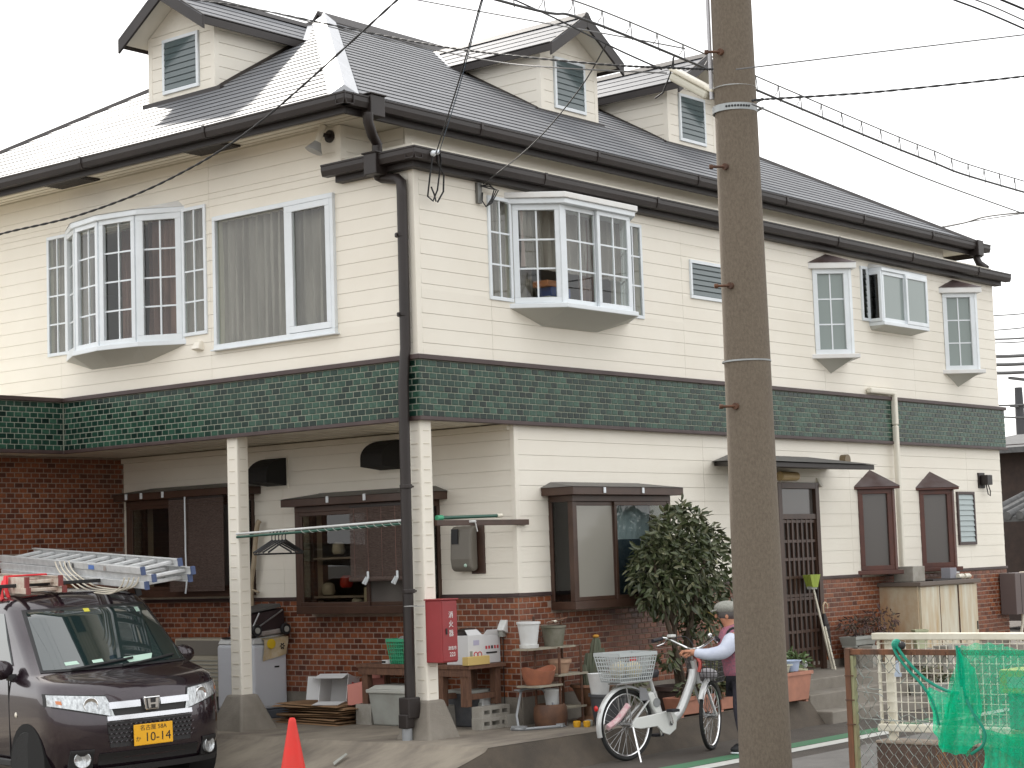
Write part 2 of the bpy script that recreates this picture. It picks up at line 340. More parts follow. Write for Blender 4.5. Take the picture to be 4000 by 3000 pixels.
# ---- concrete foot and brick tiles
m = MB(FC); m.box(.03,5.62,-.02,.012,.2,.49); m.build('wall_footing', CONC, H)
m = MB(FG); m.box(1.302,11.52,-.02,.012,.2,.49); m.build('wall_footing', CONC, H)
def tilemesh(fr_u, fr_n, w, h, d, nm):
    fr = frame((0,0,0), fr_u, fr_n); m = MB(fr); e = .004
    m.add([(0,0,0),(w,0,0),(w,0,h),(0,0,h),(e,d,e),(w-e,d,e),(w-e,d,h-e),(e,d,h-e)], [(4,5,6,7),(0,1,5,4),(1,2,6,5),(2,3,7,6),(3,0,4,7)])
    return m
class Tiler:
    """lays tiles in running bond; the largest-showing ones become objects, the rest one mesh"""
    def __init__(s, nm, mt, w, h, joint, part, cap=290): s.nm, s.mt, s.w, s.h, s.j, s.part, s.cap, s.items = nm, mt, w, h, joint, part, cap, []
    def wall(s, O, u, n, a0, a1, c0, c1, holes=(), jit=0):
        rows = int(round((c1-c0)/(s.h+s.j))); ph = (c1-c0)/rows
        for r in range(rows):
            z0 = c0+r*ph; x = a0 + (0 if r % 2 else -(s.w+s.j)/2)
            while x < a1-.01:
                x0, x1 = max(x, a0), min(x+s.w, a1); x += s.w+s.j
                if x1-x0 < .012: continue
                if any(x1 > h[0] and x0 < h[1] and z0+ph > h[2] and z0 < h[3] for h in holes): continue
                P = Vector(O)+Vector(u)*x0+Vector((0,0,z0)); s.items.append((P, u, n, x1-x0, ph-s.j))
    def done(s):
        key = lambda it: (CAM-it[0]).length / max(.15, abs((CAM-it[0]).normalized().dot(Vector(it[2]))))
        full = [it for it in s.items if abs(it[3]-s.w) < 1e-3]; full.sort(key=key); ind = full[:s.cap]; ids = set(id(i) for i in ind); me = {}
        for P, u, n, w_, h_ in ind:
            kk = (u, n, round(h_,4))
            if kk not in me:
                o = tilemesh(u, n, w_, h_, .0045, s.nm).build(s.nm, s.mt, s.part); o.location = P; me[kk] = o; continue
            piece(me[kk], s.nm, s.part, P)
        m = MB()
        for it in s.items:
            if id(it) in ids: continue
            P, u, n, w_, h_ = it; t = tilemesh(u, n, w_, h_, .0045, s.nm); m.fr = lambda p, P=P: Vector(p)+P; m.add(t.v, t.f)
        if m.v: tag(m.build(s.nm+'_field', s.mt, s.part), kind='stuff')
bw = MB()
for fr_, a0_, a1_, hs_, c1_ in ((FC,.03,5.62,hC,1.40),(FG,1.302,11.52,hG,1.40)):
    rs = [(a0_,a1_,.49,c1_)]
    for h in hs_: rs = subrect(rs, h)
    bw.fr = fr_
    for r in rs: bw.box(r[0],r[1],-.01,.008,r[2],r[3])
bw.fr = FB; bw.box(-2.3,1.302,-.15,.008,.1,2.99)
bw = bw.build('brick_wall', REDG, H)
T = Tiler('brick', RED, .096, .0445, .009, bw)
grow = lambda hs: [(h[0]-.02,h[1]+.02,h[2]-.02,h[3]+.02) for h in hs]
T.wall((1.294,0,0),(0,1,0),(-1,0,0), .03, 5.60, .49, 1.40, grow(hC)); T.wall((0,.022,0),(1,0,0),(0,-1,0), 1.30, 11.52, .49, 1.40, grow(hG))
T.wall((0,5.612,0),(1,0,0),(0,-1,0), -2.3, 1.28, .2, 2.98)
T.done()
m = MB(FC); m.box(.0,5.61,.0,.026,1.398,1.433); m.build('sill_trim', BRNT, H, bevel=.004)
for a_, b_ in ((1.28,5.80),(6.68,7.62),(8.24,9.16),(9.76,11.54)): MB(FG).box(a_,b_,.0,.026,1.398,1.433).build('sill_trim', BRNT, H, bevel=.004)
# ---- green tile band
gb = MB(FR); gb.box(-.034,11.60,-.05,.034,3.0,3.51); gb.fr = FL; gb.box(-.033,4.96,-.05,.0335,3.0,3.5095); gb.fr = FP; gb.box(-2.3,-.0335,-.05,.030,3.0,3.509)
gb = gb.build('tile_band', GRNG, H)
T = Tiler('tile', GRN, .0875, .0475, .0075, gb)
T.wall((0,-.034,0),(1,0,0),(0,-1,0), -.04, 11.60, 3.008, 3.503); T.wall((-.0335,0,0),(0,1,0),(-1,0,0), -.04, 4.92, 3.008, 3.503); T.wall((0,4.93,0),(1,0,0),(0,-1,0), -2.3, -.045, 3.008, 3.503)
T.done()
def ltrim(nm, z0, z1, p, mt, bev=.005):
    m = MB(); m.ext([(-p,-p,z0),(11.62,-p,z0),(11.62,.0,z0),(0,0,z0),(0,4.96-.0,z0),(-2.3,4.96,z0),(-2.3,4.96-p,z0),(-p,4.96-p,z0)], (0,0,z1-z0)); return m.build(nm, mt, H, bevel=bev)
ltrim('band_top_trim', 3.503, 3.547, .062, BRNT); ltrim('band_bottom_trim', 2.972, 3.008, .056, BRNT)
# ---- posts
for (px_, py_, pw, lab) in ((0,0,.145,0),(0,2.345,.145,0)):
    m = MB(); m.box(px_-.0,px_+pw,py_,py_+pw,.52,2.99); po = m.build('porch_post', SID, H, bevel=.012)
    PMK = bpy.data.materials.get('post_mark') or mat('post_mark', (.60,.55,.45), .7)
    for i in range(21):
        z = .62+i*.113
        MB().box(px_-.004,px_+.002,py_+.035,py_+.11,z,z+.006).build('groove_mark', PMK, po); MB().box(px_+.035,px_+.11,py_-.004,py_+.002,z,z+.006).build('groove_mark', PMK, po)
    b = .11 if py_ == 0 else .15; m = MB(); cx, cy = px_+pw/2, py_+pw/2; t = .105
    m.hexa([(cx-t-b,cy-t-b,.18),(cx+t+b,cy-t-b,.18),(cx+t+b,cy+t+b,.18),(cx-t-b,cy+t+b,.18),(cx-t,cy-t,.565),(cx+t,cy-t,.565),(cx+t,cy+t,.565),(cx-t,cy+t,.565)])
    m.build('post_pedestal', CONC, H, bevel=.02)
# ---- main roof
roof = MB(); RZ = 5.83; e = [(-.5,.33,RZ),(12,.33,RZ),(12,8.33,RZ),(-.5,8.33,RZ),(3.3,4.33,8.10),(8.2,4.33,8.10)]
roof.add(e, [(0,1,5,4),(1,2,5),(2,3,4,5),(3,0,4),(3,2,1,0)]); roof = roof.build('roof', SLATE, H)
def butt(o, face=2):  # puts the painted shadow colour on the course's lower face
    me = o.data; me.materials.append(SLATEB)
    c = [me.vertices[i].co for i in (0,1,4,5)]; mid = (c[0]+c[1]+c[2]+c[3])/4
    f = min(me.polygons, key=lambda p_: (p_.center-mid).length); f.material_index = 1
def courses(par, s, total_run, pt, lo, hi, exposure=.182, th=.012, name='slate_course', mt=None):
    """pt(run, along) -> 3D on the plane; lo/hi(run) limits along; one object per course"""
    cs = 1/math.sqrt(1+s*s); dr = exposure*cs; n = int(total_run/dr)+1
    for i in range(n):
        a, b = i*dr - (.03 if i == 0 else 0), min((i+1)*dr+.03, total_run)
        if b <= a: break
        q = []
        for lift in (0, 1):
            for (rr, al) in ((a, lo(a)),(a, hi(a)),(b, hi(b)),(b, lo(b))):
                t = (th if rr == a else .003)*lift + .001; p_ = Vector(pt(rr, al)); q.append((p_.x, p_.y, p_.z + t*1.15))
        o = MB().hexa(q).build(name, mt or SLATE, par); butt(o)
courses(roof, .597, 3.8, lambda r, a: (-.5+r, a, RZ+.597*r), lambda r: .33+r*4/3.8, lambda r: 8.33-r*4/3.8)
courses(roof, .5675, 4.0, lambda r, a: (a, .33+r, RZ+.5675*r), lambda r: -.5+r*.95, lambda r: 12-r*.95)
# hip and ridge caps
def cap(A, B, side1, side2, wd, nm='hip_cap', mt=None, lift=.055):
    A, B = Vector(A), Vector(B); z = Vector((0,0,lift)); s1, s2 = Vector(side1)*wd, Vector(side2)*wd
    q = [A+s1+z*.5, A+z*1.6, A+s2+z*.5, B+s1*1+z*.5, B+z*1.6, B+s2*1+z*.5]
    m = MB(); m.add([tuple(v) for v in q]+[tuple(v-z*.8) for v in q], [(0,1,4,3),(1,2,5,4),(6,9,10,7),(7,10,11,8),(0,3,9,6),(2,8,11,5),(0,6,7,1),(1,7,8,2),(3,4,10,9),(4,5,11,10)])
    return m.build(nm, mt or HIPC, roof)
cap((-.5,.33,RZ),(3.3,4.33,8.1),(0,1,.0),(1,0,.0),.19); cap((12,.33,RZ),(8.2,4.33,8.1),(-.5,0,0),(0,.5,0),.12,'hip_cap',BRN,.03); cap((-.5,8.33,RZ),(3.3,4.33,8.1),(0,-.5,0),(.5,0,0),.12,'hip_cap',BRN,.03)
cap((3.2,4.33,8.1),(8.3,4.33,8.1),(0,-.12,-.068),(0,.12,-.068),1.0,'ridge_cap',BRN)
# eave gutter + fascia all round the front
def gutter(par, A, B, nrm, wd=.11, hg=.105, nm='eave_gutter', mt=None, segs=0):
    """half box gutter from A to B (inner top edge line), nrm points outward"""
    A, B, n = Vector(A), Vector(B), Vector(nrm); t = (B-A)
    prof = [(0,0),(.006,0),(.006,-hg+.012),(.03,-hg+.006),(wd-.02,-hg+.006),(wd-.006,-hg*.55),(wd-.006,0),(wd+.006,0),(wd+.006,-.014),(wd,-.02),(wd,-hg*.55),(wd-.016,-hg),(.02,-hg),(0,-hg+.012)]
    m = MB(); m.ext([tuple(A+n*a+Vector((0,0,z))) for a, z in prof], tuple(t)); o = m.build(nm, mt or BRN, par)
    L_ = t.length; k_ = int(L_/1.82)
    for i in range(1, k_+1):
        c = A + t.normalized()*i*1.82; m = MB()
        m.ext([tuple(c+n*a+Vector((0,0,z))) for a, z in ((-.0,.004),(wd+.009,.004),(wd+.009,-hg*.55),(wd-.012,-hg-.004),(0,-hg-.004))], tuple(t.normalized()*.035)); m.build('gutter_joint', mt or BRN, o)
    return o
gutter(H, (-.50,.21,5.825),(-.50,8.35,5.825),(-1,0,0)); gutter(H, (-.61,.33,5.825),(12.02,.33,5.825),(0,-1,0))
m = MB(); m.box(-.50,-.47,.33,8.33,5.665,5.84); m.box(-.469,11.99,.33,.36,5.664,5.84); m.box(11.96,11.99,.36,8.3,5.664,5.84); m.build('eave_fascia', BRN, H, bevel=.004)
# pent roof with its gutter, wrapping the corner
m = MB(); m.ext([(0,-.10,5.3300),(0,.54,5.3600),(0,.54,5.3200),(0,-.10,5.2900)], (11.66,0,0)); pn = m.build('pent_roof', SLATE, H)
m = MB(); m.ext([(-.10,.0,5.3300),(.50,.0,5.3550),(.50,.0,5.3150),(-.10,.0,5.2900)], (0,.876,0)); m.build('pent_roof_return', BRN, H)
m = MB(); m.ext([(-.12,-.12,5.3450),(11.66,-.12,5.3450),(11.66,-.04,5.3480),(-.04,-.04,5.3480)], (0,0,.012)); m.ext([(-.12,-.12,5.3450),(-.04,-.04,5.3480),(-.04,.90,5.3480),(-.12,.90,5.3450)], (0,0,.012)); m.build('pent_roof_edge', BRN, H)
gutter(H, (-.21,-.10,5.3370),(11.68,-.10,5.3370),(0,-1,0), nm='pent_gutter'); gutter(H, (-.10,-.21,5.3360),(-.10,.93,5.3360),(-1,0,0), nm='pent_gutter')
m = MB(); m.box(-.10,11.60,-.10,-.0,5.1800,5.2750); m.box(-.099,-.0,0,.86,5.1800,5.2740); m.build('pent_fascia', BRN, H, bevel=.004)
# downpipes
def pipe(par, path, r=.047, mt=None, nm='downpipe'): 
    m = MB(); m.tube(path, r, 12); return m.build(nm, mt or BRN, par, smooth=True)
m = MB(); m.box(-.30,-.12,.20,.335,5.66,5.845); m.box(-.315,-.105,.185,.335,5.845,5.862); cb = m.build('rain_hopper', BRN, H, bevel=.006)
pipe(H, [(-.30,.24,5.68),(-.30,.24,5.60),(-.22,.27,5.50),(-.13,.30,5.44),(-.13,.305,5.30)])
m = MB(); m.box(-.24,-.07,.22,.37,5.15,5.345); m.box(-.255,-.055,.205,.385,5.335,5.352); m.build('rain_hopper', BRN, H, bevel=.008)
pipe(H, [(-.13,.31,5.18),(-.10,.32,5.155),(-.075,.30,5.14),(-.075,.12,5.105),(-.075,.075,5.07),(-.075,.07,4.95),(-.075,.08,3.6),(-.085,.085,3.5),(-.105,.088,3.3),(-.105,.09,2.95),(-.105,.1,1.6),(-.105,.11,.52)])
for z in (4.6,3.9,2.4,1.5): m = MB(); m.tube([(-.02,.085,z),(-.15,.085,z)], .01, 6); m.lathe([(.052,0),(.056,.005),(.056,.03),(.052,.035)], 14, (-.08 if z > 3.5 else -.105,.09,z-.017)); m.build('pipe_clamp', BRN, H)
m = MB(); m.box(-.20,-.05,.04,.16,.42,.60); m.box(-.22,-.12,.05,.15,.34,.46); m.build('pipe_shoe', BRN, H, bevel=.01)
m = MB(); m.tube([(-.165,.10,.20),(-.165,.10,.34)], .045, 12); m.build('drain_pipe', mat('grey_pvc', (.25,.26,.27), .5), H, smooth=True)
# far right downpipe
pipe(H, [(11.66,.26,5.72),(11.66,.26,5.6),(11.60,.20,5.52),(11.60,.10,5.44)], .05)
m = MB(); m.box(11.58,11.74,.19,.335,5.64,5.85); m.build('rain_hopper', BRN, H, bevel=.006)
# ---- dormers
def dormer(fr, s):
    B0, WT, EV, RG = 6.78, 7.47, 7.50, 7.93; hw, ew, fo = .52, .66, .28
    m = MB(fr); bk = lambda z: -(z-B0)/s
    gz = RG-.06-(RG-EV)*hw/ew
    for sg in (-1, 1): m.add([(sg*hw,0,B0-.1),(sg*hw,0,gz),(sg*hw,bk(gz),gz),(sg*(hw-.03),0,B0-.1),(sg*(hw-.03),0,gz),(sg*(hw-.03),bk(gz),gz)], [(0,1,2),(3,5,4),(0,3,4,1),(1,4,5,2),(2,5,3,0)])
    for x0,x1,z0,z1 in subrect([(-hw,hw,B0-.1,gz)], (-.27,.27,6.89,7.44)): m.box(x0,x1,-.03,0,z0,z1)
    m.ext([(-hw,0,gz),(hw,0,gz),(0,0,RG-.06)], tuple(Vector(fr((0,-.03,0)))-Vector(fr((0,0,0)))) if False else (0,-.03,0))
    d = m.build('dormer', SIDW, H)
    # front boards
    i = 0
    while B0+i*.131 < gz:
        z0, z1 = B0+i*.131, min(B0+(i+1)*.131, gz); rs = subrect([(-hw,hw,z0,z1-.005)], (-.30,.30,6.86,7.47))
        for r in rs: MB(fr).box(r[0],r[1],0,.013,r[2],r[3]).build('siding_plank', SID, d)
        for sg in (-1, 1):
            m = MB(fr); a, b_ = bk(z0), bk(z1-.005); x0, x1 = sg*hw, sg*(hw+.013)
            m.add([(x0,-.02,z0),(x0,a,z0),(x0,b_,z1-.005),(x0,-.02,z1-.005),(x1,-.02,z0),(x1,a,z0),(x1,b_,z1-.005),(x1,-.02,z1-.005)], [(0,1,2,3),(7,6,5,4),(0,4,5,1),(1,5,6,2),(2,6,7,3),(3,7,4,0)]); m.build('siding_plank', SID, d)
        i += 1
    m = MB(fr); m.ext([(-hw,0,gz),(hw,0,gz),(0,0,RG-.05)], (0,.013,0)); m.build('gable_board', SID, d)
    for sg in (-1, 1):
        m = MB(fr); m.box(*sorted((sg*(hw-.045), sg*(hw+.016))), -.05, .016, B0-.05, gz); m.build('corner_trim', SID, d)
        # roof slope slab, slates, bargeboard, eave fascia
        sl = (RG-EV)/ew
        m = MB(fr); top = [(0,fo,RG),(sg*ew,fo,EV),(sg*ew,bk(EV)-.05,EV),(0,bk(RG)-.05,RG)]
        m.add(top+[(x,y,z-.05) for x,y,z in top], [(0,1,2,3),(7,6,5,4),(0,4,5,1),(1,5,6,2),(2,6,7,3),(3,7,4,0)]); m.build('dormer_soffit', SOF, d)
        dr = .182/math.sqrt(1+sl*sl); j = 0
        while j*dr < ew-.01:
            r0_, r1_ = j*dr-(.02 if j == 0 else 0), min((j+1)*dr+.02, ew); q = []
            for lf in (0, 1):
                for r_, yy in ((r0_,1),(r0_,0),(r1_,0),(r1_,1)):
                    z = EV+sl*r_; q.append((sg*(ew-r_), (fo+.03) if yy else bk(z)-.03, z+.003+(.010 if r_ == r0_ else .002)*lf))
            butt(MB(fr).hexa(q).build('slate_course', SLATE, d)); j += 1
        m = MB(fr); m.hexa([(0,fo,RG-.13),(sg*(ew+.03),fo,EV-.15),(sg*(ew+.03),fo+.028,EV-.15),(0,fo+.028,RG-.13),(0,fo,RG+.03),(sg*(ew+.03),fo,EV+.005),(sg*(ew+.03),fo+.028,EV+.005),(0,fo+.028,RG+.03)]); m.build('bargeboard', BRN, d, bevel=.004)
        m = MB(fr); m.box(*sorted((sg*ew, sg*(ew+.02))), bk(EV), fo-.0, EV-.09, EV+.012); m.build('eave_fascia', BRN, d)
    m = MB(fr); m.hexa([(-.07,fo+.03,RG-.02),(.07,fo+.03,RG-.02),(.07,bk(RG)-.05,RG-.02),(-.07,bk(RG)-.05,RG-.02),(-.02,fo+.03,RG+.045),(.02,fo+.03,RG+.045),(.02,bk(RG)-.05,RG+.045),(-.02,bk(RG)-.05,RG+.045)]); m.build('ridge_cap', BRN, d)
    for sg in (-1,1):
        m = MB(fr); m.hexa([(sg*ew*.98,bk(EV)+.02,EV-.03),(sg*ew*1.12,bk(EV)-.02,EV-.02),(sg*.06,bk(RG)-.12,RG-.0),(sg*.0,bk(RG)+.02,RG-.02),(sg*ew*.98,bk(EV)+.02,EV+.02),(sg*ew*1.12,bk(EV)-.02,EV+.02),(sg*.06,bk(RG)-.12,RG+.04),(sg*.0,bk(RG)+.02,RG+.04)]); m.build('valley_flashing', HIPC, d)
        m = MB(fr); a = bk(WT); m.hexa([(sg*hw,0,B0-.01),(sg*(hw+.06),0,B0-.04),(sg*(hw+.06),a,WT-.02),(sg*hw,a,WT),(sg*hw,0,B0+.05),(sg*(hw+.06),0,B0+.0),(sg*(hw+.06),a,WT+.02),(sg*hw,a,WT+.05)]); m.build('side_flashing', BRN, d)
    m = MB(fr); m.box(-hw-.15,hw+.06,.0,.07,B0-.045,B0+.012); m.build('base_flashing', BRN, d)
    # louvre window
    m = MB(fr); m.box(-.29,.29,.0,.035,6.86,6.90); m.box(-.29,.29,.0,.035,7.43,7.465); m.box(-.29,-.255,.0,.035,6.90,7.43); m.box(.255,.29,0,.035,6.90,7.43); m.build('window_frame', WHT, d, bevel=.003)
    MB(fr).box(-.26,.26,-.20,-.19,6.88,7.45).build('window_recess', ROOM, d)
    for i in range(8):
        z = 6.90+i*.066; m = MB(fr); m.hexa([(-.255,.03,z),(.255,.03,z),(.255,.034,z+.004),(-.255,.034,z+.004),(-.255,.018,z+.072),(.255,.018,z+.072),(.255,.022,z+.074),(-.255,.022,z+.074)]); m.build('louvre_slat', LOUV, d)
dormer(frame((1.09,4.29,0),(0,1,0),(-1,0,0)), .597)
dormer(frame((4.955,2.03,0),(1,0,0),(0,-1,0)), .5675)
dormer(frame((7.47,2.03,0),(1,0,0),(0,-1,0)), .5675)
# ---- windows of the side wall (left in the picture)
def part(name, fr, rects, mt, bev=.004, par=None):
    m = MB(fr)
    for r in rects: m.box(*r)
    return m.build(name, mt, par or H, bevel=bev)
bigw = part('picture_window', FL, [(.955,2.585,0,.055,3.83,3.875),(.955,2.585,0,.05,5.07,5.115),(.955,.995,0,.05,3.875,5.07),(2.545,2.585,0,.05,3.875,5.07),(1.545,1.59,0,.05,3.875,5.07),(.93,2.61,0,.075,3.815,3.83)], WHT)
pane(bigw, FL, 1.59, 2.545, 3.875, 5.07, .015)
sash(bigw, FL, .995, 1.545, 3.88, 5.068, .012, 1, 1, .06, .04)
curtain(bigw, FL, .99, 2.55, 3.86, 5.1, -.07, waves=15, amp=.02)
def bow_pts(y0, y1, sg, n):
    c = (y1-y0)/2; Rr = (c*c+sg*sg)/(2*sg); th = math.asin(c/Rr); ym = (y0+y1)/2
    return [(-(Rr*math.cos(t)-(Rr-sg)), ym+Rr*math.sin(t)) for t in [-th+2*th*i/n for i in range(n+1)]]
bp = bow_pts(3.06, 4.86, .30, 4); bo = bow_pts(3.0, 4.92, .36, 4); bi = bow_pts(3.2,4.72,.2,4)
m = MB(); m.ext([(x,y,3.93) for x,y in bo], (0,0,.05)); bow = m.build('bow_window', WHT, H, bevel=.006); MB().ext([(x,y,5.235) for x,y in bo], (0,0,.055)).build('window_head', WHT, bow, bevel=.006)
m = MB(); m.add([(x*1.04,y,5.29) for x,y in bo]+[(0,y*.9+.396,5.36) for x,y in bo], [(i,i+1,6+i,5+i) for i in range(4)]+[(0,5,6,7,8,9,4,3,2,1)]); m.build('window_roof', WHTW, bow)
m = MB(); m.add([(x*.97,y,3.93) for x,y in bo]+[(0,3.35+i*.28,3.80) for i in range(5)], [(i,i+1,6+i,5+i) for i in range(4)]); m.build('underside', mat('grey_underside', (.52,.52,.48), .6), bow)
for i in range(4):
    A, B = Vector((bp[i][0],bp[i][1],0)), Vector((bp[i+1][0],bp[i+1][1],0)); u = (B-A); l = u.length; u.normalize(); fr = frame(A, u, (-u.y, u.x, 0))
    sash(bow, fr, .012, l-.012, 3.98, 5.235, -.02, 2, 4, .048 if i else .06, .05)
for x, y in bp:
    m = MB(); m.lathe([(.028,3.98),(.028,5.235)], 8, (x*.96,y,0)); m.build('corner_post', WHT, bow)
for a0, a1 in ((2.705,3.055),(4.86,5.195)):
    sash(bow, FL, a0, a1, 4.0, 5.265, .0, 2, 4, .035, .03)
curtain(bow, FL, 3.1, 3.55, 3.98, 5.2, .02, CURB, 5, .02); curtain(bow, FL, 3.75, 4.1, 3.98, 5.2, -.1, CURB, 4, .02); curtain(bow, FL, 4.45, 4.85, 3.98, 5.2, .0, CUR, 4, .02)
curtain(bow, FL, 2.72, 3.05, 4.0, 5.24, -.05, CUR, 4, .012); curtain(bow, FL, 4.87, 5.18, 4.0, 5.24, -.05, CUR, 4, .012)
m = MB(FL); m.hexa([(2.77,0,3.84),(2.88,0,3.84),(2.88,.09,3.86),(2.77,.09,3.86),(2.79,0,3.95),(2.86,0,3.95),(2.86,.05,3.93),(2.79,.05,3.93)]); m.build('wall_vent_cap', SID, H, bevel=.008)
# ---- street wall windows, upper floor
P4 = [(1.33,0,0),(1.67,-.34,0),(2.72,-.34,0),(3.06,0,0)]; O4 = [(1.25,0),(1.64,-.41),(2.75,-.41),(3.14,0)]
m = MB(); m.ext([(x,y,4.05) for x,y in O4], (0,0,.045)); bay = m.build('bay_window', WHT, H, bevel=.006); MB().ext([(x,y,5.03) for x,y in O4], (0,0,.05)).build('window_head', WHT, bay, bevel=.006)
m = MB(); m.ext([(1.22,-.0,5.08),(1.62,-.43,5.08),(2.77,-.43,5.08),(3.17,0,5.08)], (0,0,.055)); m.build('window_roof', WHTW, bay, bevel=.006)
m = MB(); q = [(x*.98+.04,y*.96,4.05) for x,y in O4]; m.add(q+[(1.66,0,3.92),(1.75,-.02,3.92),(2.45,-.02,3.92),(2.6,0,3.92)], [(0,1,5,4),(1,2,6,5),(2,3,7,6),(4,5,6,7)]); m.build('underside', bpy.data.materials['grey_underside'], bay)
for i, nx in ((0,2),(1,4),(2,2)):
    A, B = Vector(P4[i]), Vector(P4[i+1]); u = B-A; l = u.length; u.normalize(); fr = frame(A, u, (u.y,-u.x,0))
    if nx == 2: sash(bay, fr, .015, l-.015, 4.10, 5.03, -.03, 2, 3, .055, .05)
    else:
        sash(bay, fr, .02, l/2+.02, 4.10, 5.03, -.03, 2, 3, .045, .03); sash(bay, fr, l/2-.02, l-.02, 4.10, 5.03, .004, 2, 3, .045, .03)
for x, y in ((1.67,-.33),(2.72,-.33)): MB().box(x-.035,x+.03,y-.02,y+.03,4.095,5.03).build('corner_post', WHT, bay, bevel=.006)
for a0, a1 in ((.975,1.315),(3.07,3.39)): sash(bay, FR, a0, a1, 4.11, 5.075, 0, 2, 3, .035, .03)
curtain(bay, FR, 1.4, 2.95, 4.45, 5.03, .06, CUR, 12, .018, 0); curtain(bay, FR, 1.4,1.75,4.1,5.0,-.1,CUR,4,.02); curtain(bay, FR, 2.3,2.5,4.1,5.0,.05,CURB,3,.02); curtain(bay, FR, .98,1.3,4.12,5.06,-.06,CUR,4,.012); curtain(bay, FR, 3.07,3.36,4.12,5.06,-.06,CUR,4,.012)
for i, (a0,a1,z0,z1,c) in enumerate(((1.62,1.9,4.10,4.18,(.45,.45,.42)),(1.66,1.95,4.18,4.27,(.04,.07,.22)),(1.60,1.8,4.27,4.33,(.4,.14,.05)))):
    MB(FR).box(a0,a1,.02,.2,z0,z1).build('stored_box', mat('stored_box_%d'%i, c, .6), bay, bevel=.006)
def louvre(fr, a0, a1, c0, c1, n, fm, gm, nm='louvre_window', b=0):
    w_ = part(nm, fr, [(a0,a1,b,b+.035,c0,c0+.035),(a0,a1,b,b+.035,c1-.035,c1),(a0,a0+.035,b,b+.035,c0+.035,c1-.035),(a1-.035,a1,b,b+.035,c0+.035,c1-.035)], fm, .003)
    dz = (c1-c0-.07)/n
    for i in range(n):
        z = c0+.037+i*dz; m = MB(fr); m.hexa([(a0+.035,b+.026,z),(a1-.035,b+.026,z),(a1-.035,b+.031,z+.003),(a0+.035,b+.031,z+.003),(a0+.035,b+.012,z+dz+.006),(a1-.035,b+.012,z+dz+.006),(a1-.035,b+.016,z+dz+.009),(a0+.035,b+.016,z+dz+.009)]); m.build('louvre_slat', gm, w_)
    return w_
louvre(FR, 4.24, 5.0, 4.40, 4.81, 6, WHT, LOUV)
def oriel(xl, xc, xr, c0, c1, p, apex, tip, fm, roofm, gm, nx, nz, eave=.07, wht=True):
    """triangular oriel: two faces meeting in a point, pyramid roof, pointed foot"""
    y0 = 0 if wht else .03; A, V, B = Vector((xl,y0,0)), Vector((xc,y0-p,0)), Vector((xr,y0,0)); ey = .08
    Ao, Vo, Bo = (xl-.09,y0), (xc,y0-p-.10), (xr+.09,y0)
    m = MB(); m.ext([Ao+(c1,), Vo+(c1,), Bo+(c1,)], (0,0,eave)); o = m.build('oriel_window', WHTW if wht else fm, H, bevel=.006); MB().ext([Ao+(c0-.05,), Vo+(c0-.05,), Bo+(c0-.05,)], (0,0,.05)).build('window_sill', WHTW if wht else fm, o, bevel=.006)
    m = MB(); m.add([(Ao[0]-.01,Ao[1],c1+eave),(Vo[0],Vo[1]-.01,c1+eave),(Bo[0]+.01,Bo[1],c1+eave),(xc,y0,apex)], [(0,1,3),(1,2,3),(0,2,1)]); m.build('window_roof', roofm, o)
    if tip:
        m = MB(); m.add([(xl,y0,c0-.05),(xc,y0-p,c0-.05),(xr,y0,c0-.05),(xc,y0,tip)], [(0,1,3),(1,2,3),(0,2,1)]); m.build('underside', bpy.data.materials['grey_underside'], o)
    for P, Q in ((A, V), (V, B)):
        u = Q-P; l = u.length; u.normalize(); fr = frame(P, u, (u.y,-u.x,0))
        sash(o, fr, .012, l-.02, c0, c1, -.03, nx, nz, .055, .05, fm=fm, gm=gm)
    MB().box(xc-.03,xc+.03,y0-p-.015,y0-p+.03,c0,c1).build('corner_post', fm, o, bevel=.008)
    return o
RUST = mat('rusty_brown_roof', (.055,.028,.024), .45, c2=(.12,.10,.10), ns=4, amt=.4)
for xl, xc, xr in ((6.76,7.09,7.42),(10.0,10.33,10.66)): oriel(xl, xc, xr, 3.96, 4.95, .31, 5.165, 3.755, WHT, RUST, FRO, 2, 3)
WRED = mat('red_brown_frame', (.10,.030,.018), .4, c2=(.06,.02,.014), ns=5)
for xl, xc, xr in ((7.62,7.94,8.26),(9.15,9.47,9.79)): oriel(xl, xc, xr, 1.47, 2.42, .30, 2.665, None, WRED, RUST, FROD, 1, 1, .03, False)
# box window with open louvre beside it
m = MB(FR); m.box(8.06,9.21,0,.22,4.385,4.43); bxw = m.build('box_window', WHT, H, bevel=.005); MB(FR).box(8.06,9.21,0,.215,5.04,5.085).build('window_head', WHT, bxw, bevel=.005)
m = MB(FR); m.hexa([(8.05,0,5.085),(9.22,0,5.085),(9.22,.23,5.085),(8.05,.23,5.085),(8.12,0,5.15),(9.12,0,5.15),(9.12,.03,5.15),(8.12,.03,5.15)]); m.build('window_roof', WHTW, bxw)
m = MB(FR); m.hexa([(8.1,0,4.34),(9.1,0,4.34),(9.1,.03,4.34),(8.1,.03,4.34),(8.07,0,4.384),(9.2,0,4.384),(9.2,.21,4.384),(8.07,.21,4.384)]); m.build('underside', bpy.data.materials['grey_underside'], bxw)
sash(bxw, FR, 8.09, 8.68, 4.43, 5.04, .165, 1, 1, .045, .03, gm=FRO); sash(bxw, FR, 8.64, 9.20, 4.43, 5.04, .195, 1, 1, .045, .03, gm=FRO)
fs = frame((8.075,0,0),(0,-1,0),(-1,0,0)); sash(bxw, fs, .0, .20, 4.43, 5.04, .0, 1, 1, .04, .03, gm=GLSD)
louvre(FR, 7.88, 8.045, 4.44, 5.10, 9, WHT, GLSD)
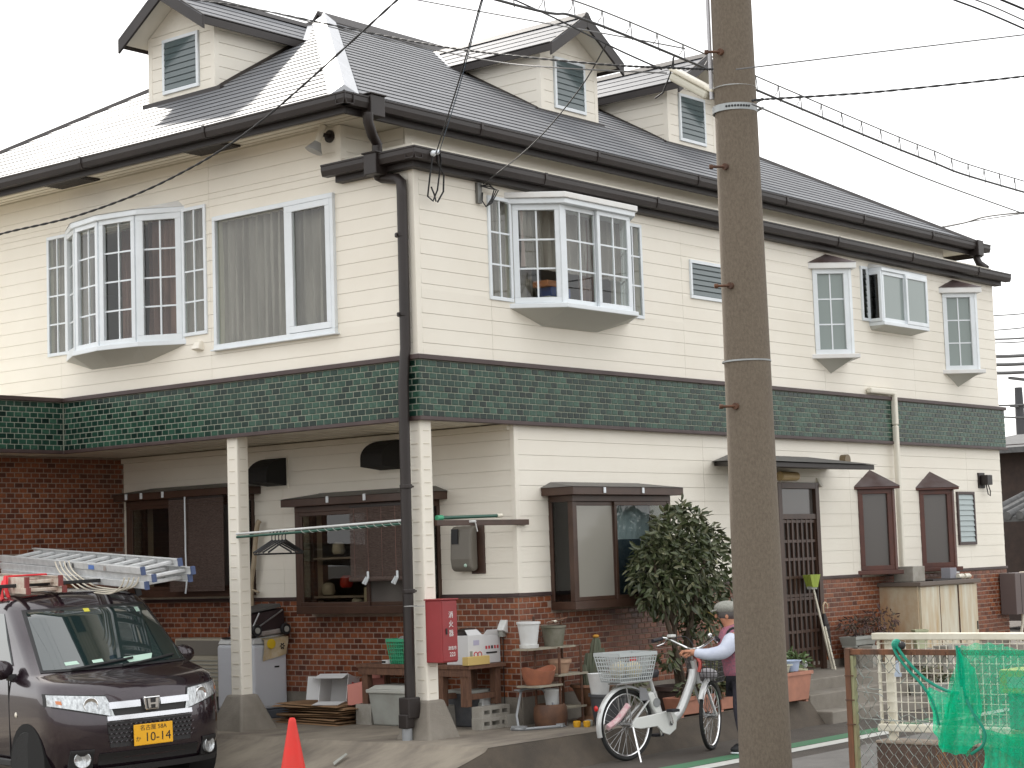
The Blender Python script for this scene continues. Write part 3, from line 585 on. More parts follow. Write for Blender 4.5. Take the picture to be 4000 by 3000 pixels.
# ---- ground floor box bays with brown frames
MIR = mat('insect_screen', (.09,.085,.08), .8)
def boxbay(fr, a0, a1, c0, c1, p, sill, seg, roof_out=.1, nm='box_bay_window', screen=None):
    m = MB(fr); m.box(a0,a1,0,p,c0-.02,c0+.055); m.box(a0,a1,0,p,c1-.06,c1)
    for a in (a0, a1-.06): m.box(a,a+.06,p-.06,p-.002,c0+.055,c1-.06); m.box(a,a+.06,0,.05,c0+.055,c1-.06)
    o = m.build(nm, WOODF, H, bevel=.004)
    m = MB(fr); m.box(a0-roof_out,a1+roof_out,0,p+.09,c1,c1+.075); m.build('window_roof', WOODF, o, bevel=.004)
    m = MB(fr); q = [(a0-roof_out-.015,0,c1+.075),(a1+roof_out+.015,0,c1+.075),(a1+roof_out+.015,p+.105,c1+.075),(a0-roof_out-.015,p+.105,c1+.075)]
    m.hexa(q+[(a0+.05,0,c1+.135),(a1-.05,0,c1+.135),(a1-.2,.03,c1+.135),(a0+.2,.03,c1+.135)]); m.build('roof_flashing', mat('grey_flashing', (.10,.095,.09), .5) if 'grey_flashing' not in bpy.data.materials else bpy.data.materials['grey_flashing'], o)
    k = len(seg)
    for i, (s0, s1, gm) in enumerate(seg): sash(o, fr, s0, s1, c0+.055, c1-.06, p-.05+(.022 if i % 2 else 0), 1, 1, .038, .022, fm=WOODF, gm=gm)
    for a, n_ in ((a0,-1),(a1,1)):
        pane(o, frame(fr((a+(.02 if n_ < 0 else -.025),0,0)), Vector(fr((0,1,0)))-Vector(fr((0,0,0))), Vector(fr((n_,0,0)))-Vector(fr((0,0,0)))), .05, p-.06, c0+.055, c1-.06, 0, GLSD)
    return o
TINT = glass('warm_glass', (.75,.72,.66))
g2 = boxbay(FC, .95, 2.68, 1.29, 2.33, .25, 0, [(1.0,1.72,FROD),(1.68,2.62,TINT)])
g1 = boxbay(FC, 3.51, 5.29, 1.48, 2.50, .25, 0, [(3.57,4.42,FROD),(4.38,5.23,TINT)])
g3 = boxbay(FG, 1.77, 3.36, 1.28, 2.32, .30, 0, [(1.83,2.46,glass('curtained_glass', frost=(.40,.38,.33), rough=.2)),(2.43,3.3,GLS)])
curtain(g3, FG, 2.5, 3.3, 1.75, 2.28, .05, mat('pale_blue_curtain', (.38,.46,.50), .8), 4, .015); curtain(g3, FG, 2.5,3.3,1.33,2.28,-.06,CUR,6,.02)
MB(FG).box(2.50,3.34,.20,.212,1.34,1.9).build('drying_cloth', mat('navy_cloth', (.015,.03,.045), .8), g3)
m = MB(FC)
for y, z, c in ((2.45,1.55,0),(2.2,1.62,1),(2.05,1.40,2),(1.8,1.75,3),(2.3,1.95,2)):
    MB(FC).lathe([(.05,0),(.07,.03),(.06,.10),(.03,.12)], 12, (y,.02,z-.1)).build('kitchen_jar', mat('jar_%d%d' % (c, int(y*100)), ((.5,.48,.42),(.45,.04,.03),(.55,.55,.5),(.3,.2,.1))[c], .4), g2, smooth=True)
MB(FC).box(1.75,2.6,-.10,.08,1.42,1.44).build('kitchen_shelf', CUR, g2); MB(FC).box(1.75,2.6,-.10,.08,1.80,1.82).build('kitchen_shelf', CUR, g2)
MB(FC).box(1.72,1.86,.10,.13,1.36,1.52).build('white_packet', mat('cream_packet', (.7,.68,.55), .7), g2)
for fr, a, c in ((FC,2.1,2.37),(FC,1.6,2.37),(FC,4.9,2.53),(FC,4.55,2.53),(FC,5.15,2.53)):
    MB(fr).box(a,a+.035,.34,.352,c-.02,c+.045).build('sash_hook', WHT, g2 if c < 2.5 else g1, bevel=.004)
for a in (2.13,2.75): MB(FG).box(a,a+.035,.39,.402,2.335,2.39).build('sash_hook', WHT, g3, bevel=.004)
# bamboo blind over the right half of the porch window
BAM = mat('bamboo_blind', (.05,.030,.024), .8, c2=(.17,.12,.10), ns=26, stretch=(1,1.2,14), bump=.6, bs=120)
bl = thing('bamboo_blind', 'dark reed blind tied up with white cords over the porch bay window', 'blind', (0,0,0))
m = MB(FC); n = 46
for i in range(n): m.box(.97,1.80,.358,.366,1.62+i*.0145,1.631+i*.0145)
m.build('reed_slat_sheet', BAM, bl)
for a in (1.02,1.2,1.38,1.56,1.74): MB(FC).box(a,a+.005,.366,.369,1.6,2.29).build('blind_cord', CURB, bl)
m = MB(FC); m.tube([(.97,.375,1.60),(1.80,.375,1.60)], .022, 8); m.build('rolled_bottom', BAM, bl)
for a in (1.17,1.55):
    m = MB(FC); m.tube([(a,.39,1.67),(a-.02,.41,1.61),(a+.02,.41,1.55)], .012, 6); m.tube([(a+.01,.40,1.62),(a+.05,.41,1.56)], .012, 6); m.build('cord_knot', WHT, bl)
MB(FC).box(.97,1.80,.34,.372,2.285,2.305).build('blind_rail', BRN, bl)
bl2 = thing('bamboo_blind', 'dark reed blind lowered over the left porch window behind the car', 'blind', (0,0,0))
m = MB(FC)
for i in range(66): m.box(3.6,4.45,.358,.366,1.52+i*.0145,1.531+i*.0145)
m.build('reed_slat_sheet', BAM, bl2); MB(FC).box(3.6,4.45,.34,.372,2.475,2.495).build('blind_rail', BRN, bl2)
m = MB(FC); m.tube([(4.15,.40,2.5),(4.15,.40,1.95),(4.13,.41,1.6),(4.15,.41,1.5)], .009, 6); m.build('blind_cord', WHT, bl2)
# ---- vents, hoods, lamps fixed to the house
VBLK = mat('matt_black_hood', (.008,.007,.006), .8)
def hood(y, z, w_=.29, h_=.285, p=.30):
    m = MB(FC); pr = [(0,z)]+[(p*math.sin(t*math.pi/16), z+h_-(h_*.62)*(1-math.cos(t*math.pi/16))) for t in range(9)]+[(p,z+.03)]
    m.ext([(y,b,c) for b, c in pr], (w_,0,0)); m.build('vent_hood', VBLK, H, bevel=.004); MB(FC).box(y-.02,y+w_+.02,0,.02,z-.03,z+h_+.02).build('vent_plate', SOF, H)
hood(3.02, 2.565); hood(1.415, 2.645)
sp = MB(FL).lathe([(.06,-.004),(.06,.004)], 18, (0,0,0)); m = MB(); m.tube([(-.0,.995,5.64),(-.03,.995,5.64)], .058, 18); m.tube([(-.03,.995,5.64),(-.11,.995,5.645)], .02, 8); sp = m.build('floodlight', BRN, H, smooth=True)
m = MB(); m.tube([(-.10,.995,5.73),(-.12,1.01,5.66),(-.14,1.03,5.57)], .032, 12); m.build('lamp_holder', SOF, sp, smooth=True)
m = MB(); m.tube([(-.14,1.03,5.575),(-.15,1.04,5.545),(-.17,1.055,5.49)], [.034,.05,.085], 16); m.build('lamp_reflector', mat('lamp_reflector', (.32,.32,.31), .4), sp, smooth=True)
m = MB(FG); m.hexa([(10.80,.0,2.46),(10.98,.0,2.46),(10.98,.03,2.46),(10.80,.03,2.46),(10.80,.0,2.66),(10.98,.0,2.66),(10.98,.03,2.66),(10.80,.03,2.66)]); ml = m.build('wall_lamp', BRN, H)
m = MB(FG); m.box(10.85,11.0,.03,.13,2.50,2.63); m.build('lamp_body', BRN, ml, bevel=.01)
m = MB(FG); m.tube([(10.95,.06,2.50),(10.95,.08,2.38),(10.99,.09,2.36),(11.02,.08,2.42),(11.01,.06,2.5)], .008, 6); m.build('lamp_cable', BRN, ml)
# canopy over the entrance
m = MB(FG); m.hexa([(4.62,0,2.65),(6.95,0,2.65),(6.95,.62,2.61),(4.25,.62,2.61),(4.62,0,2.70),(6.95,0,2.70),(6.95,.62,2.665),(4.25,.62,2.665)]); cn = m.build('entrance_canopy', BRN, H, bevel=.006)
m = MB(FG); m.hexa([(4.58,0,2.70),(6.98,0,2.702),(6.98,.65,2.668),(4.2,.65,2.672),(4.9,0,2.78),(6.6,0,2.78),(6.2,.2,2.765),(5.2,.2,2.765)]); m.build('canopy_top', bpy.data.materials['grey_flashing'], cn)
m = MB(FG); m.tube([(5.78,.09,2.555),(6.12,.09,2.555)], .05, 14); m.ball((6.12,.09,2.555), .05); m.build('entrance_lamp', mat('amber_lamp_cover', (.55,.40,.20), .35), H, smooth=True)
m = MB(FG); m.hexa([(6.69,0,2.44),(6.76,0,2.44),(6.76,.08,2.44),(6.69,.08,2.44),(6.69,0,2.55),(6.76,0,2.55),(6.76,.02,2.55),(6.69,.02,2.55)]); m.build('wall_vent_cap', SOF, H, bevel=.006)
m = MB(FG); m.tube([(7.30,0,2.76),(7.30,.09,2.76)], .065, 16); m.build('wall_vent_cap', mat('bronze_vent', (.16,.12,.07), .4, metal=.4), H, smooth=True)
# entrance door
m = MB(FG); m.box(5.80,5.88,-.02,.05,.40,2.49); m.box(6.60,6.68,-.02,.05,.40,2.49); m.box(5.88,6.60,-.02,.05,2.42,2.49); m.box(5.88,6.60,-.02,.04,2.08,2.14); dr = m.build('entrance_door', WOODF, H, bevel=.004)
pane(dr, FG, 5.88, 6.60, 2.14, 2.42, 0, FROD); pane(dr, FG, 5.90, 6.58, .44, 2.06, -.005, FROD, 'door_pane')
m = MB(FG)
for i in range(8): m.box(5.885+i*.1,5.915+i*.1,.005,.03,.42,2.08)
for z in (.42,.62,.82,1.0,1.18,1.22,1.42,1.62,1.82,2.04): m.box(5.88,6.60,.008,.027,z,z+.032)
m.build('door_lattice', WOODF, dr)
m = MB(FG); m.tube([(6.54,.05,1.15),(6.54,.05,1.35)], .014, 8); m.build('door_handle', BRN, dr)
# white conduit from the upper wall to the ground
CND = mat('ivory_conduit', (.74,.70,.60), .45)
m = MB(FR); m.box(7.87,8.50,.03,.10,3.565,3.635); m.box(8.44,8.51,.035,.105,3.2,3.60); m.box(8.442,8.508,.036,.104,1.35,3.2); m.build('conduit_cover', CND, H, bevel=.018)
louvre(FG, 10.15, 10.64, 1.73, 2.41, 9, BRNT, mat('louvre_board', (.34,.40,.40), .4), b=.005)
# cable bracket and slack wires at the corner
m = MB(FR); m.box(.82,.88,0,.045,4.98,5.17); br = m.build('cable_bracket', mat('grey_galv', (.18,.18,.17), .5, metal=.5), H)
BLK = mat('black_cable', (.012,.012,.013), .6)
for i in range(3):
    m = MB(FR); m.tube([(.86,.05,5.14),(.93,.09,5.16-.02*i),(1.00+.03*i,.09,5.12),(.97,.08,5.03-.02*i),(.90,.07,4.95),(.86,.06,5.0),(.88,.05,5.08)], .006, 6); m.build('wire_coil', BLK, br)
m = MB(); m.ball((.02,-.225,5.29), .028); m.ball((.075,-.225,5.31), .024); m.build('cable_insulator', WHT, H, smooth=True)
for pts in ([(.02,-.23,5.32),(.0,-.20,5.1),(.05,-.12,4.93),(.13,-.11,4.90),(.17,-.13,5.0),(.15,-.2,5.25),(.1,-.23,5.33)],[(.07,-.23,5.33),(.11,-.2,5.22),(.25,-.14,5.14),(.26,-.12,5.0),(.2,-.1,4.9)],[(.1,-.12,5.02),(.15,-.11,4.96),(.17,-.11,4.9)]):
    m = MB(); m.tube(pts, .008, 6); m.build('slack_wire', BLK, H)
# ================================================================ utility pole, street lamp, overhead lines
POLEM = mat('weathered_pole_concrete', (.165,.135,.10), .85, c2=(.115,.09,.067), ns=75, bump=.25, bs=160, stretch=(1,1,.6))
GAL = mat('galvanised_steel', (.36,.38,.38), .45, metal=.6, c2=(.25,.26,.26), ns=9)
RST = mat('rusted_steel', (.14,.06,.03), .8, c2=(.05,.03,.022), ns=12, bump=.4, bs=120)
PX, PY = -1.585, -4.36
pole = thing('utility_pole', 'thick weathered concrete utility pole in front of the house', 'utility pole', (PX,PY,-.05))
m = MB(); n = 24; zs = [0,.6,1.5,3,4.5,6,8,10]; m.lathe([(.173-z*.0126*.55, z) for z in zs], 32); o = m.build('shaft', POLEM, pole, smooth=True); o.rotation_euler = (math.radians(.1), math.radians(-.28), 0)
left = Vector((-rt.x,-rt.y,0)).normalized(); tow = Vector((-fw.x,-fw.y,0)).normalized()
for zz in (5.09,4.32,3.53,2.74):
    r_ = .173-zz*.0069; d = (left*.62+tow*.78).normalized(); e1 = d*r_*1.0; m = MB()
    b_ = Vector((0,0,zz)); dx = Vector((-.005*zz,0,0)); m.tube([b_+dx+d*(r_-.02), b_+dx+d*(r_+.02)], .022, 12); m.tube([b_+dx+d*(r_+.01), b_+dx+d*(r_+.02)+left*.08, ], .009, 8); m.tube([b_+dx+d*(r_+.02)+left*.075, b_+dx+d*(r_+.02)+left*.10], .015, 8); m.build('step_bolt', RST, pole, smooth=True)
for zz, hgt, mt_ in ((4.72,.045,GAL),(3.04,.010,GAL)):
    r_ = .173-zz*.0069; m = MB(); m.lathe([(r_+.002,-hgt/2),(r_+.009,-hgt/2),(r_+.009,hgt/2),(r_+.002,hgt/2)], 32, (-.005*zz,0,zz), cap=False); m.build('clamp_band', mt_, pole, smooth=True)
for k_ in range(9):
    ang = math.atan2(tow.y, tow.x)+.55-k_*.13; r_ = .173-4.72*.0069+.0095; m = MB(); m.tube([(-.0236+r_*math.cos(ang), r_*math.sin(ang), 4.72),(-.0236+(r_+.003)*math.cos(ang),(r_+.003)*math.sin(ang),4.72)], .008, 8); m.build('band_hole', BLK, pole)
m = MB(); r_ = .142; m.lathe([(r_,0),(r_+.008,.004),(r_,.008)], 32, (-.024,0,4.86), cap=False); o = m.build('tie_wire', WHT, pole)
m = MB(); c0 = Vector((-.024,0,0)); m.tube([c0+left*.15+Vector((0,0,z)) for z in (4.80,5.5,7,10)], .014, 8); m.build('cable_conduit', mat('pale_conduit', (.5,.5,.52), .5), pole, smooth=True)
for zz in (4.70,4.76):
    m = MB(); m.tube([c0-left*.13+Vector((0,0,zz)), c0-left*.16+Vector((0,0,zz+.02)), c0-left*.19+tow*.02+Vector((0,0,zz+.03))], .01, 6); m.build('cable_hook', GAL, pole)
sl0 = Vector((PX,PY,4.78)) + left*.14
lampo = thing('street_lamp', 'white fluorescent street lamp on the left of the utility pole', 'street lamp', tuple(sl0))
d = (left*.235 - tow*.28 + Vector((0,0,.225))).normalized(); sd_ = d.cross(Vector((0,0,1))).normalized(); uu = sd_.cross(d)
def obox(m, c, ax, hs): 
    q = []
    for k_ in (-1,1):
        for i, j in ((-1,-1),(1,-1),(1,1),(-1,1)): q.append(tuple(Vector(c)+ax[0]*hs[0]*i+ax[1]*hs[1]*j+ax[2]*hs[2]*k_))
    return m.hexa(q)
IVO = mat('ivory_enamel', (.74,.70,.58), .35, c2=(.60,.56,.46), ns=8)
m = MB(); obox(m, d*.23+uu*.025, (sd_,d,uu), (.045,.23,.014)); m.build('lamp_housing', IVO, lampo, bevel=.01)
m = MB(); obox(m, d*.24-uu*.02, (sd_,d,uu), (.04,.20,.03)); m.build('lamp_diffuser', mat('lamp_diffuser', (.55,.53,.44), .3), lampo, bevel=.02, seg=3)
m = MB(); m.tube([tuple(d*.02), tuple(Vector((.0,.0,-.02))-left*.03)], .02, 8); m.build('lamp_arm', GAL, lampo)
m = MB(); m.tube([tuple(d*.46+uu*.03),tuple(d*.50+uu*.09),tuple(d*.47+uu*.12+left*.02),tuple(d*.42+left*.04),tuple(d*.40+left*.06-uu*.12),tuple(d*.40+left*.10-uu*.16)], .006, 6); m.build('lamp_cable', BLK, lampo)
def ray_at(x, y, dep): 
    q = fw + rt*((x-2000)/7400.97) + up*((1500-y)/7400.97); return CAM + q*dep
S_ = 1.80832
RUN_ON = {'twisted black service':(1,1),'black drop':(1,0),'blue grey drop':(1,0),'twisted cable crossing':(1,0),'thin wire just':(1,0),'thin grey wire high':(1,0),'thin black wire':(1,0),'thin wire rising':(0,1),'twisted wire leaving':(0,1),'long thin wire':(0,1),'thick cable bundle':(1,1),'messenger wire just':(1,1),'outermost':(1,1),'slack wire':(1,1),'straight wire':(1,1),'distant overhead':(1,1)}
def cable(label, pts, r, mt=None, twist=0, sag=0, nm='overhead_cable'):
    """pts in metres; smooth run with optional twisted pair"""
    P = [Vector(p) for p in pts]; out_ = []
    for i in range(len(P)-1):
        a, b, c, e_ = P[max(i-1,0)], P[i], P[i+1], P[min(i+2,len(P)-1)]; n_ = max(14, min(120, int((c-b).length*5)))
        for k_ in range(n_):
            t = k_/n_; out_.append(.5*((2*b)+(c-a)*t+(2*a-5*b+4*c-e_)*t*t+(3*b-a-3*c+e_)*t**3))
    out_.append(P[-1])
    for key_, (x0_, x1_) in RUN_ON.items():
        if label.startswith(key_):
            far_ = 70 if key_[0] == 'd' else 22
            if x0_: d_ = (out_[0]-out_[1]).normalized(); out_ = [out_[0]+d_*far_*(k_/40) for k_ in range(40,0,-1)] + out_
            if x1_: d_ = (out_[-1]-out_[-2]).normalized(); out_ = out_ + [out_[-1]+d_*far_*(k_/40) for k_ in range(1,41)]
    m = MB(); o = tag(m.build(nm, mt or BLK) if False else thing(nm, label, 'cable', tuple(P[0])), label, 'cable')
    base = P[0]
    if twist:
        for s_ in (0, math.pi):
            m = MB(); q = []; N_ = len(out_)*4
            for k_ in range(N_):
                f_ = k_/(N_-1)*(len(out_)-1); i = min(int(f_), len(out_)-2); p_ = out_[i].lerp(out_[i+1], f_-i); q.append(p_-base+Vector((0,math.cos(k_*twist+s_)*r*.8,math.sin(k_*twist+s_)*r*.8)))
            m.tube(q, r, 5); m.build('conductor', mt or BLK, o)
    else:
        m = MB(); m.tube([p_-base for p_ in out_], r, 6); m.build('conductor', mt or BLK, o)
    return o, out_
GRY = mat('grey_wire', (.14,.14,.14), .6)
MES = [(-8,-4.1,4.95),(-3.737,-4.1,5.031),(-2.927,-4.1,5.084),(-1.509,-4.1,5.017),(-.495,-4.1,4.955),(1.628,-4.1,4.842),(3.471,-4.1,4.815),(12,-4.1,4.9)]
co, path = cable('thick black telephone cable slung from a messenger wire behind the pole', MES, .0085, mat('dark_grey_cable', (.05,.05,.052), .5))
b0 = Vector(MES[0]); up_path = [p_ + Vector((0,0,.10)) for p_ in path]; m = MB(); m.tube([p_-b0 for p_ in up_path], .005, 6); m.build('messenger_wire', GRY, co)
L_ = 0; nx_ = .2
for a, b in zip(path, path[1:]):
    seg = (b-a).length
    while nx_ < L_+seg:
        t = (nx_-L_)/seg; p_ = a.lerp(b, t)-b0; dd = (b-a).normalized(); m = MB(); nx_ += .30
        if not -4.2 < (p_+b0).x < 4: continue
        m.tube([p_-dd*.05+Vector((0,0,.015)), p_-dd*.012+Vector((0,0,.055)), p_+Vector((0,0,.105)), p_+dd*.012+Vector((0,0,.055)), p_+dd*.02-Vector((0,0,.015))], .004, 5); m.build('cable_hanger', GRY, co)
    L_ += seg
R_ = lambda x, y, dep: tuple(ray_at(x*S_, y*S_, dep))
cable('twisted black service cable sagging across the side wall of the house', [R_(-120,545,15.5),R_(0,506,15),R_(180,462,14.6),R_(370,385,14.2),R_(560,265,13.8),R_(858,0,13.2),R_(1000,-130,13)], .0055, twist=.5)
cable('black drop wire running steeply down to the house corner insulators', [R_(1080,-130,12.8),R_(1040,0,13),R_(1010,110,13.8),R_(985,195,14.5),(.05,-.23,5.29)], .006)
cable('blue grey drop wire beside the black one at the house corner', [R_(1082,-130,12.8),R_(1043,0,13),R_(990,195,14.4),(.09,-.23,5.30)], .004, mat('blue_wire', (.03,.07,.12), .5))
cable('thin drop wire from the lamp to the bracket above the bay window', [R_(1310,95,12.3),R_(1250,195,13.6),R_(1150,312,15),(.88,-.06,5.16)], .005)
cable('twisted cable crossing the dormers to the pole head', [R_(340,-6,17),R_(500,10,16),R_(774,66,14.8),R_(957,101,13.9),R_(1104,120,13.2),R_(1314,140,12.4),R_(1452,147,12.1),R_(1540,150,12.2)], .0048, twist=.6)
cable('thin wire just below the twisted cable in front of the dormers', [R_(640,40,15.3),R_(774,72,14.8),R_(1040,128,13.6),R_(1200,146,12.8),R_(1440,158,12.1)], .005, GRY)
cable('thin grey wire high above the ridge left of the pole', [R_(860,-8,14),R_(1000,18,13.6),R_(1150,45,13),R_(1320,75,12.4),R_(1480,105,12.2)], .005, GRY)
cable('thin black wire sloping under the telephone cable to the lamp', [R_(1090,-10,12.6),R_(1200,40,12.5),R_(1330,105,12.3),R_(1430,150,12.15)], .006)
cable('thin wire rising to the right edge from the top of the pole', [R_(1590,150,12.3),R_(1900,112,12.8),R_(2212,75,13.2),R_(2320,62,13.4)], .005, GRY)
cable('twisted wire leaving the clamp band to the right', [R_(1625,218,12.2),R_(1660,214,12.3),R_(1900,198,12.9),R_(2212,165,13.6),R_(2320,150,13.8)], .005, twist=.6)
cable('long thin wire sloping down to the right from the clamp band', [R_(1625,225,12.2),R_(1800,300,14),R_(2000,385,16),R_(2212,462,18.5),R_(2300,495,19.5)], .0062, GRY)
cable('thick cable bundle cutting the upper right corner of the sky', [R_(2000,-25,12.5),R_(2062,0,12.6),R_(2120,22,12.7),R_(2212,62,12.9),R_(2320,110,13)], .0065)
cable('messenger wire just above the bundle in the upper right corner', [R_(2080,-10,12.5),R_(2140,12,12.6),R_(2212,44,12.8),R_(2320,92,13)], .005, GRY)
cable('outermost wire in the upper right corner of the sky', [R_(2130,-14,12.5),R_(2212,20,12.7),R_(2300,60,12.8)], .008)
cable('slack wire beyond the right end of the roof', [R_(1990,500,33),R_(2080,482,32),R_(2130,468,31),R_(2212,459,30),R_(2300,456,30)], .014)
cable('straight wire above the slack wire beyond the roof end', [R_(1960,505,33),R_(2100,478,32),R_(2300,448,30)], .010, GRY)
# distant pole and lines on the right
fp = R_(2209,1000,60); dp = thing('utility_pole', 'distant dark utility pole at the right edge of the picture', 'utility pole', (fp[0],fp[1],-.2))
m = MB(); m.lathe([(.17,0),(.14,6),(.12,fp[2]+2.6)], 12); m.build('shaft', mat('far_pole', (.07,.07,.075), .8), dp)
zc = R_(2209,755,60)[2]+.2
for dz in (0,-.22): m = MB(); m.box(-.6,.6,-.05,.05,zc-.9+dz*4-.04,zc-.9+dz*4+.04); m.build('cross_arm', mat('far_arm%d' % int(dz*100), (.1,.1,.1), .7), dp)
for i, (y0, y1, w_) in enumerate(((682,676,.02),(714,706,.02),(733,729,.03),(741,737,.02),(770,767,.06),(788,785,.06),(806,803,.06),(876,873,.03),(899,902,.03))):
    cable('distant overhead line number %s from the top beyond the house' % ('one','two','three','four','five','six','seven','eight','nine')[i], [R_(2140,y0,60),R_(2180,(y0+y1)/2+1,60),R_(2230,y1,60)], w_, GRY)
# ================================================================ the parked car
CARP = mat('dark_plum_car_paint', (.020,.0105,.016), .22, metal=.5, c2=(.028,.016,.023), ns=30, coat=1.0, spec=.6)
BLKP = mat('black_plastic', (.014,.014,.015), .55); TYR = mat('tyre_rubber', (.018,.018,.018), .85, bump=.3, bs=60)
CGL = mat('car_glass', (.012,.024,.024), .02, spec=1.0, coat=1.0); SILV = mat('silver_trim', (.62,.63,.66), .25, metal=.75)
CHR = mat('chrome', (.8,.8,.8), .08, metal=1); LENS = mat('headlamp_lens', (.62,.65,.66), .12, metal=.55, c2=(.22,.23,.24), ns=22, coat=1, bump=.6, bs=26, stretch=(2.2,1,1))
AMB = mat('amber_lens', (.55,.16,.03), .15, coat=1)
car = thing('car', 'dark plum compact wagon with ladders on its roof, parked by the porch', 'car', (-2.0526,1.1533,-.0475), -.2115)
car.rotation_euler = (0, -.02475, -.2115); car.scale = (1.055, 1, 1.02)
HW = .735
def fy(x, z, y0=None, D=.42, p_=2.7):
    if y0 is None: y0 = .0 if z < .62 else .0+.10*max(0,(z-.62))/.3
    if z < .36: y0 = .02+(.36-z)*.25
    hw = HW-.0; t = min(abs(x)/hw, .9995); return y0 + D*(1-(1-t**p_)**(1/p_))
def ring(z, yf, yr, hw, D, Dr, zf=None, nF=12, nS=10, nR=5, p_=2.7):
    """right half from front centre to rear centre, then mirrored; zf(y) gives height"""
    h = []
    for i in range(nF):
        t = math.sin(i/(nF-1)*math.pi/2); x = hw*t; h.append((x, yf + D*(1-max(0,1-t**p_)**(1/p_))))
    ya, yb = h[-1][1], yr-Dr
    for i in range(1, nS): h.append((hw, ya+(yb-ya)*i/(nS)))
    for i in range(nR):
        t = i/(nR-1)*math.pi/2; h.append((hw-(hw*.28)*(1-math.cos(t)) if i else hw, yb+Dr*math.sin(t)))
    h.append((0, yr)); full = h + [(-x,y) for x,y in reversed(h[1:-1])]
    return [(x, y, zf(x,y) if zf else z) for x,y in full]
rings = [ring(.20,.10,3.34,.66,.40,.15), ring(.27,.045,3.38,.70,.42,.15), ring(.38,.0,3.395,.73,.42,.15), ring(.60,.0,3.395,HW,.42,.15), ring(.74,.02,3.39,HW,.42,.15), ring(.80,.045,3.39,.733,.42,.15),
  ring(0,.09,3.39,.722,.42,.15, lambda x,y: .865+.08*min(1,max(0,(y-.09)/.8))),
  ring(0,.20,3.385,.70,.38,.15, lambda x,y: .915+.05*min(1,max(0,(y-.2)/.8))),
  ring(0,.35,3.38,.69,.33,.14, lambda x,y: .955+.025*min(1,max(0,(y-.35)/.8))),
  ring(0,.48,3.375,.68,.27,.14, lambda x,y: .985),
  ring(0,.805,3.36,.64,.254,.13, lambda x,y: 1.25), ring(0,1.08,3.33,.605,.24,.12, lambda x,y: 1.48),
  ring(0,1.20,3.31,.575,.22,.12, lambda x,y: 1.555-.01*(x/.6)**2), ring(0,1.32,3.27,.53,.20,.12, lambda x,y: 1.60-.015*(x/.6)**2), ring(0,1.7,2.9,.30,.1,.1, lambda x,y: 1.628)]
m = MB(); N_ = len(rings[0]); vs = [p_ for r in rings for p_ in r]
fs = [(i*N_+k, i*N_+(k+1)%N_, (i+1)*N_+(k+1)%N_, (i+1)*N_+k) for i in range(len(rings)-1) for k in range(N_)] + [tuple(range((len(rings)-1)*N_, len(rings)*N_)), tuple(range(N_-1,-1,-1))]
m.add(vs, fs); body = m.build('body', CARP, car, smooth=True)
def patch(name, mt, par, c, off=.006, n=10, k=5, fn=None, th=.012):
    """curved panel lying on the nose; c = corners (x,z) tl,tr,br,bl"""
    m = MB(); fn = fn or fy; g_ = []
    for j in range(k+1):
        for i in range(n+1):
            s, t = i/n, j/k; x = (c[0][0]*(1-s)+c[1][0]*s)*(1-t)+(c[3][0]*(1-s)+c[2][0]*s)*t; z = (c[0][1]*(1-s)+c[1][1]*s)*(1-t)+(c[3][1]*(1-s)+c[2][1]*s)*t
            g_.append((x, z))
    W_ = n+1; f_ = [(j*W_+i,j*W_+i+1,(j+1)*W_+i+1,(j+1)*W_+i) for j in range(k) for i in range(n)]
    a = [(x, fn(x,z)-off, z) for x,z in g_]; b = [(x, fn(x,z)+th, z) for x,z in g_]; nn = len(g_)
    ed = [j*W_ for j in range(k+1)]+[k*W_+i for i in range(1,n+1)]+[j*W_+n for j in range(k-1,-1,-1)]+[i for i in range(n-1,0,-1)]
    m.add(a+b, f_+[tuple(nn+q for q in reversed(f)) for f in f_]+[(ed[i],ed[(i+1)%len(ed)],nn+ed[(i+1)%len(ed)],nn+ed[i]) for i in range(len(ed))])
    return m.build(name, mt, par, smooth=True)
nose = lambda x, z: fy(x, z, {0:0}.get(1, (.0 if z < .6 else (.02*(z-.6)/.14 if z < .74 else (.02+(z-.74)*.42 if z < .8 else .045+(z-.8)*.75)))))
